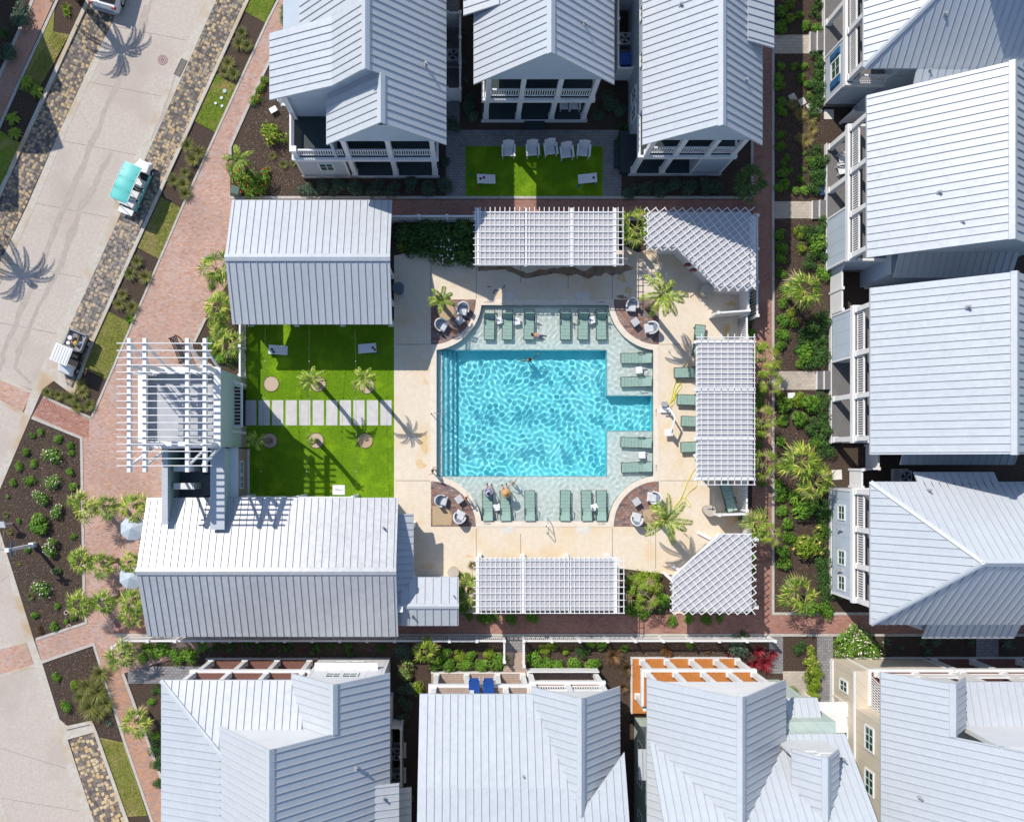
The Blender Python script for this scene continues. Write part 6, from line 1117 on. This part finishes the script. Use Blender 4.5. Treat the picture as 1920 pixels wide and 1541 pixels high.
palm('yellowing palm left of the south pergola', 880, 1108, 1.8, 'fan', 1.05); palm('half-dry yellow palm between the south pergola and the corner pergola', 1208, 1112, 2.0, 'fandry', 1.0)
for i, (x, y, r) in enumerate(((1432, 672, 1.1), (1427, 790, .95), (1430, 872, 1.0), (1418, 985, 1.0), (1442, 715, .8), (1438, 1000, .8))):
    palm('half-dry palm right of the east pergola, %s of six from the top' % ORD[[0, 2, 3, 4, 1, 5][i]], x, y, 2.2, 'fandry' if i != 3 else 'fan', r, group='dry palms along the east brick walk')
palm('thin feather palm in the pebble circle on the northwest corner pavers', 829, 563, 2.2, 'fes', .95); palm('tall feather palm with one dry frond beside the northeast corner pavers', 1243, 553, 4.4, 'fe', 1.12, .15); palm('spreading feather palm beside the southeast corner pavers', 1250, 975, 3.5, 'fe', 1.12, .15)
palm('feather palm over the second pebble ring of the upper turf row', 584, 712, 4.1, 'fe', .72, .12, base=(600, 722)); palm('feather palm over the third pebble ring of the upper turf row', 681, 712, 4.1, 'fe', .68, .12, base=(690, 724)); palm('leaning dry-topped palm in the left pebble ring of the lower turf row', 478, 827, 3.2, 'fes', .68, .13, base=(508, 826)); palm('bare-trunked palm with few dry fronds in the middle pebble ring', 584, 827, 3.8, 'fes', .34, .13, base=(594, 826))
palm('drooping feather palm at the head of the flower bed above the pavilion', 448, 300, 2.0, 'fes', 1.0)
palm('street palm beyond the top edge whose shadow crosses the road', 82, -80, 4.4, 'fest', 1.0, .2, base=(147, -3)); palm('street palm beyond the left edge whose shadow lies on the road', -120, 380, 4.4, 'fest', 1.0, .2, base=(-38, 421))
for i, (x, y) in enumerate(((509, 720), (597, 720), (688, 724), (506, 826), (593, 826), (685, 826))):
    s_ = sheet('pebble_ring', arc(x, y, 14.2, 0, 345, 22), .07, pebb if i < 5 else gravel, th=.03); c_ = P(x, y); m = MB(); m.tube([(c_.x+.5*math.cos(R(a)), c_.y+.5*math.sin(R(a)), .07) for a in range(0, 361, 15)], .02, 5); o = m.build('ring_edging', plain('ring_edge_%d' % i, (.10, .06, .04), .8)); o['kind'] = 'structure'
for i, (x, y) in enumerate(((49, 154), (69, 172), (23, 222), (27, 250))): palm('bright cycad in the dark mulch left of the street, %s from the top' % ORD[i], x, y, .25, 'cyc', .72, group='cycads west of the street', name='cycad')
# shrubs: (kind, radius in photo pixels, places)
def plants(kind, pts, what, where, axis, group, rpx=12, cat='shrub', name='shrub', fl=.9, z=0.0):
    kk = 1.22 if 'hedge' in what or 'dense' in what or 'lower east' in where or 'palm pair' in where else 1
    idx = sorted(range(len(pts)), key=lambda i: pts[i][0] if axis == 'left' else pts[i][1]); rank = {i: k for k, i in enumerate(idx)}
    for i, p in enumerate(pts):
        rr = (p[2] if len(p) > 2 else rpx)*K; kd = p[3] if len(p) > 3 else kind; o = bpy.data.objects.new(name, SH[kd][prng.randrange(3)]); COL.objects.link(o); h_ = .7*rr*fl
        q = P(p[0], p[1], h_); o.location = (q.x, q.y, z); s = rr*kk*prng.uniform(1.05, 1.22); o.scale = (s, s, s*fl*prng.uniform(.9, 1.1)); o.rotation_euler = (0, 0, prng.uniform(0, 6.28))
        o['label'] = '%s %s' % (what, where) if len(pts) == 1 else '%s, %s from the %s %s' % (what, ORD[rank[i]], axis, where); o['category'] = cat
        if len(pts) > 1: o['group'] = group
plants('bg', [(571, 357), (602, 355), (632, 355), (667, 353), (703, 350), (735, 351), (772, 348), (803, 350), (835, 348)], 'rounded blue-green shrub', 'in the row below the northwest house', 'left', 'blue-green shrubs below the northwest house', 19)
plants('bg', [(1182, 355), (1211, 349), (1239, 354), (1262, 350), (1295, 354), (1322, 346), (1342, 354)], 'rounded blue-green shrub', 'in the row below the northeast porch house', 'left', 'blue-green shrubs below the northeast porch house', 17)
plants('bg', [(847, 236, 16), (836, 303, 12), (881, 214, 17), (877, 190, 16), (1141, 180, 17), (1121, 214, 15), (1156, 202, 18), (1140, 196, 14)], 'shaded shrub', 'beside the middle north house', 'left', 'shaded shrubs beside the middle north house')
plants('gdk', [(1166, 262, 15), (1170, 240, 13)], 'dark grass tuft', 'between grey paving and side deck', 'top', 'dark grass tufts by the side deck', cat='grass clump', name='grass_clump')
plants('agv', [(873, 57, 9), (873, 113, 9), (873, 150, 8)], 'spiky pale plant', 'in the alley west of the middle north house', 'top', 'spiky plants in the north alley', cat='plant', name='agave')
plants('ygo', [(517, 250, 23)], 'yellow-green bush with orange flowers', 'left of the corner balcony', 'left', '')
plants('gro', [(455, 332, 22), (480, 347, 24), (462, 352, 18), (494, 332, 14), (436, 315, 12), (432, 302, 10), (478, 186, 11), (488, 165, 9), (497, 150, 9), (442, 288, 9)], 'green bush with orange flowers', 'along the bed beside the northwest house', 'left', 'orange-flowered bushes by the northwest house')
plants('gol', [(505, 268, 9), (511, 292, 8), (531, 308, 10), (502, 318, 8), (550, 305, 8), (498, 232, 7)], 'small grassy tuft', 'in the mulch left of the northwest house', 'left', 'grassy tufts by the northwest house', cat='grass clump', name='grass_clump')
plants('dk', [(770, 440, 24), (800, 436, 24), (830, 440, 26), (862, 438, 26), (778, 462, 16), (808, 465, 22), (838, 468, 24, 'dkw'), (866, 466, 24), (852, 482, 18, 'dkw'), (880, 448, 18), (878, 480, 14, 'dkw')], 'dense dark green shrub', 'in the bed left of the north pergola', 'left', 'dark shrubs left of the north pergola')
plants('yyc', [(752, 464, 13)], 'small yellow spiky plant', 'at the pavilion corner beside the dark shrub bed', 'left', '', cat='plant', name='yucca')
plants('gr', [(1465, 126, 10), (1461, 142, 10), (1464, 160, 11), (1467, 186, 10), (1463, 201, 10), (1470, 212, 9), (1464, 252, 10), (1463, 274, 10), (1466, 323, 12), (1472, 347, 12), (1461, 349, 11), (1477, 295, 7), (1485, 318, 6), (1470, 305, 8)], 'shaded leafy shrub', 'opposite the upper east houses', 'top', 'shaded shrubs beside the east walk', fl=.7)
plants('gr', [(1487, 123, 9), (1508, 123, 8), (1503, 146, 9), (1516, 160, 9), (1517, 180, 7), (1507, 287, 5), (1514, 300, 6), (1507, 317, 6), (1502, 335, 9), (1494, 354, 9), (1510, 354, 10)], 'small sunlit shrub', 'in the upper east garden mulch', 'top', 'small shrubs in the upper east garden')
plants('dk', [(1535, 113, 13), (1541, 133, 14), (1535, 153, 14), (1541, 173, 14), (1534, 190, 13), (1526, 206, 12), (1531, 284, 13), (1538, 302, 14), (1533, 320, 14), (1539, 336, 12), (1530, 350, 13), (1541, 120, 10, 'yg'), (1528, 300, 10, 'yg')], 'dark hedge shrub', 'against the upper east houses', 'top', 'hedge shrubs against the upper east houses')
plants('gst', [(1487, 194, 12), (1503, 213, 14), (1523, 222, 13), (1525, 243, 12), (1514, 262, 14), (1500, 258, 10)], 'straw-coloured grass clump', 'among the east garden flagstones', 'top', 'straw grasses in the east garden', cat='grass clump', name='grass_clump')
plants('gr', [(1468, 46, 14), (1470, 18, 15), (1481, 8, 11, 'yg'), (1482, 32, 11, 'yg'), (1502, 27, 8), (1512, 47, 11), (1533, 48, 12), (1530, 20, 13, 'dk'), (1536, 4, 12, 'dk')], 'green shrub', 'beside the far northeast corner house', 'left', 'shrubs at the top of the east garden')
plants('gr', [(1465, 437, 11), (1467, 464, 12), (1465, 484, 10), (1466, 512, 10), (1469, 568, 11), (1469, 604, 13), (1468, 627, 13), (1467, 648, 12), (1484, 585, 9, 'yg'), (1488, 608, 11), (1470, 540, 9)], 'leafy shrub', 'beside the middle east walk', 'top', 'shrubs beside the middle east walk')
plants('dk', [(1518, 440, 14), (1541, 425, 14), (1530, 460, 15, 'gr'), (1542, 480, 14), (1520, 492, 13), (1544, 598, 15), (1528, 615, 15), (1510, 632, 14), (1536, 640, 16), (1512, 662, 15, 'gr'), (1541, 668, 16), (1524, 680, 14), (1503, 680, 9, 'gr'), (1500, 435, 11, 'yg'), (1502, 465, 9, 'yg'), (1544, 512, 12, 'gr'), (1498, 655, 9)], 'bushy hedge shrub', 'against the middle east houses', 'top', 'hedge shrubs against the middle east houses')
plants('gr', [(1470, 762, 14), (1500, 748, 15, 'yg'), (1522, 762, 17), (1546, 748, 14, 'dk'), (1500, 790, 16), (1541, 785, 17, 'dk'), (1545, 815, 16, 'dk'), (1466, 790, 11), (1522, 800, 14, 'dk'), (1463, 830, 10), (1548, 845, 14, 'dk'), (1465, 742, 9, 'yg'), (1530, 830, 12)], 'green shrub', 'around the large palm pair, above it', 'left', 'shrubs above the palm pair')
plants('gr', [(1505, 950, 26), (1535, 945, 16, 'dk'), (1548, 965, 14, 'dk'), (1520, 1012, 26, 'ygo'), (1545, 1000, 14, 'dk'), (1538, 1040, 16, 'dk'), (1548, 1062, 14, 'dk'), (1546, 1090, 15, 'dk'), (1552, 1115, 12, 'dk'), (1465, 927, 12, 'gr'), (1470, 960, 11), (1474, 985, 11), (1480, 1008, 11), (1466, 1032, 12), (1467, 1056, 12), (1575, 1108, 11), (1550, 1144, 14), (1522, 1144, 11), (1460, 905, 9)], 'garden shrub', 'in the lower east garden', 'top', 'shrubs in the lower east garden')
plants('gr', [(1428, 735, 12), (1425, 760, 11), (1430, 815, 11), (1424, 835, 9), (1428, 905, 12), (1402, 565, 13, 'dk'), (1402, 600, 14, 'dk'), (1395, 970, 10), (1412, 1045, 9), (1410, 1070, 9), (1424, 650, 10), (1410, 625, 10)], 'low leafy plant', 'between east fence and brick walk', 'top', 'leafy plants along the east fence')
plants('yg', [(1225, 1092, 20), (1190, 1088, 17), (1240, 1118, 14, 'gr'), (1182, 1112, 14, 'gr'), (1190, 1140, 16, 'gr'), (1212, 1148, 14, 'gr'), (1246, 1136, 12, 'dk'), (1206, 1080, 14), (872, 1085, 13), (870, 1140, 14, 'gr'), (886, 1060, 10, 'gst')], 'bright bush', 'at the ends of the south pergola', 'left', 'bushes in the south deck beds')
plants('gr', [(905, 1160, 13), (922, 1158, 12), (958, 1160, 12), (1000, 1160, 12), (1262, 1162, 12), (1290, 1162, 12), (1325, 1162, 11), (1350, 1160, 9), (880, 1158, 8)], 'shrub spilling onto the south walk', 'below the pergolas', 'left', 'shrubs spilling over the south walk')
plants('gr', [(832, 1228, 15), (845, 1246, 15), (822, 1246, 15), (861, 1228, 12, 'yg'), (872, 1247, 15), (886, 1228, 10), (900, 1246, 16), (915, 1226, 13, 'yg'), (936, 1241, 17)], 'bright green shrub', 'left of the tan porch steps', 'left', 'bright shrubs left of the tan steps')
plants('gr', [(1002, 1241, 16), (1023, 1246, 15), (1048, 1246, 15), (1080, 1246, 15), (1115, 1247, 16), (1034, 1210, 13, 'yg'), (1020, 1220, 11, 'yg'), (1060, 1222, 9, 'yg'), (1095, 1222, 14, 'dk'), (1106, 1208, 11), (1127, 1211, 11), (1172, 1218, 9)], 'bright green shrub', 'right of the tan porch steps', 'left', 'bright shrubs right of the tan steps')
plants('gbr', [(1152, 1232, 21), (1178, 1255, 17), (1170, 1290, 12)], 'bronze grass clump', 'left of the orange cedar deck', 'left', 'bronze grasses by the cedar deck', cat='grass clump', name='grass_clump')
plants('bg', [(755, 1226, 19), (757, 1257, 18, 'var'), (785, 1291, 15, 'yg'), (761, 1296, 17), (756, 1320, 17), (755, 1345, 14), (772, 1496, 7, 'gr')], 'soft shrub', 'in the alley right of the southwest house', 'top', 'shrubs in the south alley')
plants('gr', [(377, 1214, 13), (405, 1211, 11, 'dk'), (429, 1213, 11, 'dk'), (463, 1205, 9, 'dk'), (488, 1216, 11, 'dk'), (518, 1204, 10, 'dk'), (539, 1213, 11, 'dk'), (591, 1216, 12, 'dk'), (619, 1210, 11, 'dk'), (653, 1217, 13, 'dk'), (717, 1215, 10, 'dk'), (275, 1216, 14), (304, 1213, 18), (330, 1231, 15), (354, 1229, 16), (268, 1234, 11), (290, 1232, 10)], 'leafy shrub', 'in the shaded strip below the clubhouse fence', 'left', 'shrubs below the clubhouse fence')
plants('dk', [(294, 1296, 11), (291, 1402, 14), (296, 1432, 13), (298, 1470, 12), (283, 1316, 8, 'gr'), (290, 1380, 9, 'gr')], 'dark spiky shrub', 'along the left wall of the southwest house', 'top', 'shrubs along the southwest house wall')
plants('gr', [(104, 1270, 9), (140, 1285, 10, 'yg'), (122, 1325, 11)], 'small bright shrub', 'in the lower left street bed', 'top', 'small shrubs in the lower street bed')
plants('gol', [(160, 1290, 22), (178, 1300, 24), (186, 1265, 20), (165, 1330, 22), (196, 1322, 20), (182, 1338, 18), (150, 1308, 18)], 'tall olive grass clump', 'in the lower street bed', 'top', 'olive grasses in the lower street bed', cat='grass clump', name='grass_clump')
plants('agv', [(202, 1356, 9)], 'small pale agave', 'below the olive grasses of the lower street bed', 'left', '', cat='plant', name='agave')
plants('gr', [(76, 808, 8), (59, 818, 7), (110, 822, 9), (132, 834, 8), (135, 850, 7), (46, 849, 8), (62, 869, 8), (34, 874, 9), (130, 882, 9), (54, 901, 10), (24, 903, 8), (133, 911, 10), (12, 931, 5), (10, 965, 6, 'gol'), (35, 975, 6), (17, 997, 7, 'gol'), (137, 1006, 7), (52, 1031, 7), (35, 1056, 5, 'gol'), (56, 1119, 8, 'gol'), (108, 1136, 8), (66, 1154, 8), (101, 1173, 9), (121, 1166, 7), (74, 1180, 8, 'ru'), (138, 1159, 7)], 'small green shrub', 'in the triangular mulch bed', 'top', 'small shrubs in the triangular mulch bed')
plants('grw', [(96, 854, 17), (96, 904, 14), (76, 933, 14), (105, 960, 13), (64, 987, 24, 'gr'), (98, 1028, 19), (105, 1070, 9), (76, 1105, 17)], 'pale-flowered rose bush', 'in the triangular mulch bed', 'top', 'flowering bushes in the triangular mulch bed', cat='flowering shrub', name='flowering_shrub')
plants('gol', [(88, 736, 12), (108, 741, 12), (130, 746, 14), (153, 736, 14), (165, 760, 15), (150, 722, 13), (142, 764, 13)], 'olive grass clump', 'in the small bed below the utility cart', 'left', 'olive grasses below the utility cart', cat='grass clump', name='grass_clump')
plants('gol', [(453, 60, 12), (448, 80, 14), (463, 84, 13), (427, 117, 15), (438, 138, 14), (420, 134, 13)], 'olive grass clump', 'in the verge above the valve lids', 'top', 'olive grasses in the upper verge', cat='grass clump', name='grass_clump')
plants('gol', [(350, 272, 15), (371, 286, 16), (361, 298, 15), (324, 337, 15), (343, 345, 16), (346, 323, 13), (347, 363, 14)], 'olive grass clump', 'in the verge beside the golf cart', 'top', 'olive grasses beside the golf cart', cat='grass clump', name='grass_clump')
plants('gol', [(256, 490, 13), (243, 513, 14), (271, 519, 16), (229, 552, 12), (222, 570, 14), (247, 576, 14), (241, 598, 13, 'yuc')], 'olive grass clump', 'in the verge above the utility cart', 'top', 'olive grasses above the utility cart', cat='grass clump', name='grass_clump')
plants('bg', [(31, 20, 28), (5, 101, 24), (6, 60, 14, 'gdk')], 'silvery green bush', 'in the top left corner', 'top', 'silvery bushes in the top left corner')
plants('yyc', [(122, 12, 11), (125, 24, 9), (8, 322, 9)], 'yellow-green spiky plant', 'in the verge left of the street', 'top', 'spiky plants left of the street', cat='plant', name='yucca')
plants('gr', [(404, 612, 15, 'yg'), (395, 640, 14), (440, 628, 14, 'dk'), (450, 660, 14, 'gr'), (432, 672, 15, 'dk'), (412, 668, 14, 'gr'), (447, 640, 10), (400, 660, 10, 'yg'), (396, 535, 8, 'gr'), (452, 684, 9)], 'garden shrub', 'in the bed between tower and pavilion', 'top', 'shrubs between tower and pavilion')
plants('red', [(1425, 1222, 17), (1370, 1228, 10), (1438, 1246, 20), (1405, 1250, 13), (1450, 1228, 12), (1420, 1245, 14)], 'crimson-leaved cordyline', 'beside the cedar deck corner', 'left', 'crimson cordylines by the cedar deck', cat='plant', name='cordyline')
plants('ru', [(1249, 1223, 12), (1331, 1224, 7)], 'rust-red low shrub', 'above the orange cedar deck', 'left', 'rust-red shrubs above the cedar deck')
plants('bg', [(1389, 1214, 23), (1293, 1206, 10, 'gr'), (1395, 1192, 9, 'dk')], 'leafy shrub', 'along the fence above the cedar deck', 'left', 'shrubs along the fence above the cedar deck')
plants('dk', [(1500, 1215, 13)], 'dark spiky bush', 'between the two grey garden paths at the lower right', 'left', '')
plants('ygo', [(1522, 1226, 13), (1527, 1246, 14), (1524, 1268, 14, 'yg'), (1529, 1288, 14, 'yg'), (1526, 1306, 13, 'yg'), (1520, 1238, 11)], 'yellow-green flowering hedge shrub', 'beside the tan house path', 'top', 'yellow-green hedge by the tan house path')
plants('grw', [(1604, 1186, 16), (1588, 1212, 22), (1612, 1212, 24), (1640, 1226, 20), (1625, 1196, 14), (1578, 1225, 12)], 'white and pink flowering shrub', 'at the corner of the tan house', 'left', 'flowering shrubs at the tan house corner', cat='flowering shrub', name='flowering_shrub')
plants('agv', [(1665, 1203, 14), (1730, 1203, 13), (1741, 1222, 14), (1757, 1203, 11), (1822, 1204, 12), (1892, 1212, 14), (1690, 1215, 10)], 'silvery agave in shade', 'below the hipped east house', 'left', 'silvery agaves below the hipped east house', cat='plant', name='agave')
m = MB(); o = bpy.data.objects.new('box_hedge', mk('box_hedge', (lambda r: (lambda v, f: (v, f, [0]*len(f)))(*[list(t) for t in zip(*[(None, None)])]))(0) if False else leafball(900, 5, .10, 9, 1.0), [L_GR, FW])); COL.objects.link(o); q = P(1485, 1301, .4); o.location = (q.x, q.y, 0); o.scale = (.55, .5, .6); tag(o, 'clipped bright green box hedge beside the cream paving', 'hedge')
# fallen leaves, mulch chips and tufts that keep the beds uneven (nobody could count them)
rr = random.Random(9); v = []; f = []
def inpoly(x, y, poly):
    c = False; j = len(poly)-1
    for i in range(len(poly)):
        if (poly[i][1] > y) != (poly[j][1] > y) and x < (poly[j][0]-poly[i][0])*(y-poly[i][1])/(poly[j][1]-poly[i][1])+poly[i][0]: c = not c
        j = i
    return c
beds = [[(60, 790), (150, 825), (155, 1110), (158, 1160), (70, 1190), (5, 1000), (5, 915)], [(1453, 105), (1545, 105), (1545, 375), (1453, 375)], [(1453, 412), (1550, 412), (1550, 693), (1453, 693)], [(1453, 733), (1552, 733), (1552, 1145), (1453, 1145)], [(440, 290), (480, 200), (540, 190), (565, 330), (560, 368), (440, 368)], [(85, 1245), (172, 1212), (230, 1385), (185, 1380), (172, 1350), (120, 1358)], [(750, 1198), (940, 1198), (940, 1250), (750, 1250)], [(985, 1198), (1440, 1198), (1440, 1230), (985, 1250)], [(250, 1198), (740, 1198), (740, 1240), (250, 1245)], [(745, 418), (888, 418), (888, 490), (745, 470)]]
for bd in beds:
    x0, x1, y0, y1 = min(p[0] for p in bd), max(p[0] for p in bd), min(p[1] for p in bd), max(p[1] for p in bd)
    for _ in range(int((x1-x0)*(y1-y0)*.13)):
        x, y = rr.uniform(x0, x1), rr.uniform(y0, y1)
        if not inpoly(x, y, bd): continue
        p = P(x, y); a = rr.uniform(0, 3.14); l, w = rr.uniform(.015, .05), rr.uniform(.008, .018); t = Vector((math.cos(a), math.sin(a), rr.uniform(-.3, .3))); s = Vector((-t.y, t.x, rr.uniform(-.4, .4))); p.z = rr.uniform(.012, .04); c = len(v)
        v += [tuple(p-t*l-s*w), tuple(p+t*l-s*w), tuple(p+t*l+s*w), tuple(p-t*l+s*w)]; f.append((c, c+1, c+2, c+3))
me = mk('mulch_chips', (v, f, [0]*len(f)), [leafmat('mulch_chip', (.04, .028, .02), (.11, .075, .055), (.26, .19, .14), 0)]); o = bpy.data.objects.new('mulch_chips', me); COL.objects.link(o); tag(o, 'loose bark chips covering the planting beds', 'bark chips', kind='stuff')
# grass blades of the turf and the verge lawns
def grassfield(name, label, polys, mat, dens, L, seed, z0):
    r = random.Random(seed); v = []; f = []
    for bd in polys:
        x0, x1, y0, y1 = min(p[0] for p in bd), max(p[0] for p in bd), min(p[1] for p in bd), max(p[1] for p in bd)
        for _ in range(int((x1-x0)*(y1-y0)*dens)):
            x, y = r.uniform(x0, x1), r.uniform(y0, y1)
            if not inpoly(x, y, bd): continue
            p = P(x, y); p.z = z0; a = r.uniform(0, 6.28); s = Vector((math.cos(a), math.sin(a), 0))*.012; t = Vector((r.uniform(-1, 1), r.uniform(-1, 1), r.uniform(.6, 1.4)))*L; c = len(v); v += [tuple(p-s), tuple(p+s), tuple(p+t)]; f.append((c, c+1, c+2))
    o = bpy.data.objects.new(name, mk(name, (v, f, [0]*len(f)), [mat])); COL.objects.link(o); tag(o, label, 'grass', kind='stuff')
L_TURF = leafmat('turf_blade', (.06, .16, .003), (.13, .27, .006), (.22, .36, .015), .15); L_LAWN = leafmat('lawn_blade', (.10, .17, .014), (.20, .27, .03), (.33, .31, .1), .2)
grassfield('turf_blades', 'short bright turf blades of the two turf courts', [[(464, 602), (737, 602), (737, 749), (464, 749)], [(464, 799), (737, 799), (737, 930), (464, 930)], [(875, 277), (1128, 277), (1128, 368), (875, 368)]], L_TURF, .8, .025, 3, .05)
grassfield('lawn_blades', 'short patchy lawn grass of the street verges', [verge(a, b) for _, (a, b), _ in lawns if b > 0]+[[(186, 1384), (230, 1394), (274, 1526), (238, 1528)], [(100, 60), (133, 66), (96, 128), (66, 178), (36, 168)]], L_LAWN, .9, .04, 4, .03)
# house beyond the left edge that throws the gabled shadow on the cobbles
h = thing('house', 'house beyond the left edge whose gables shade the parking cobbles', 'house', (-38, 29, 0)); body(h, -48, 22, -34, 46, 7.4, wall_w); r = Roof()
for yc in (31.9, 28.1): r.plane([(-45, yc, 9.8), (-32.6, yc, 9.8), (-32.6, yc-2.1, 7.6), (-45, yc-2.1, 7.6)]); r.plane([(-45, yc, 9.8), (-32.6, yc, 9.8), (-32.6, yc+2.1, 7.6), (-45, yc+2.1, 7.6)]); gable(h, Fr('E'), [(yc-1.8, 7.0), (yc-1.8, 7.7), (yc, 9.6), (yc+1.8, 7.7), (yc+1.8, 7.0)], -32.9, .2, wall_w, 0)
r.build(h); window(h, Fr('E'), 31.9, -33.99, 5, 1, 1.2); window(h, Fr('E'), 28.1, -33.99, 5, 1, 1.2)
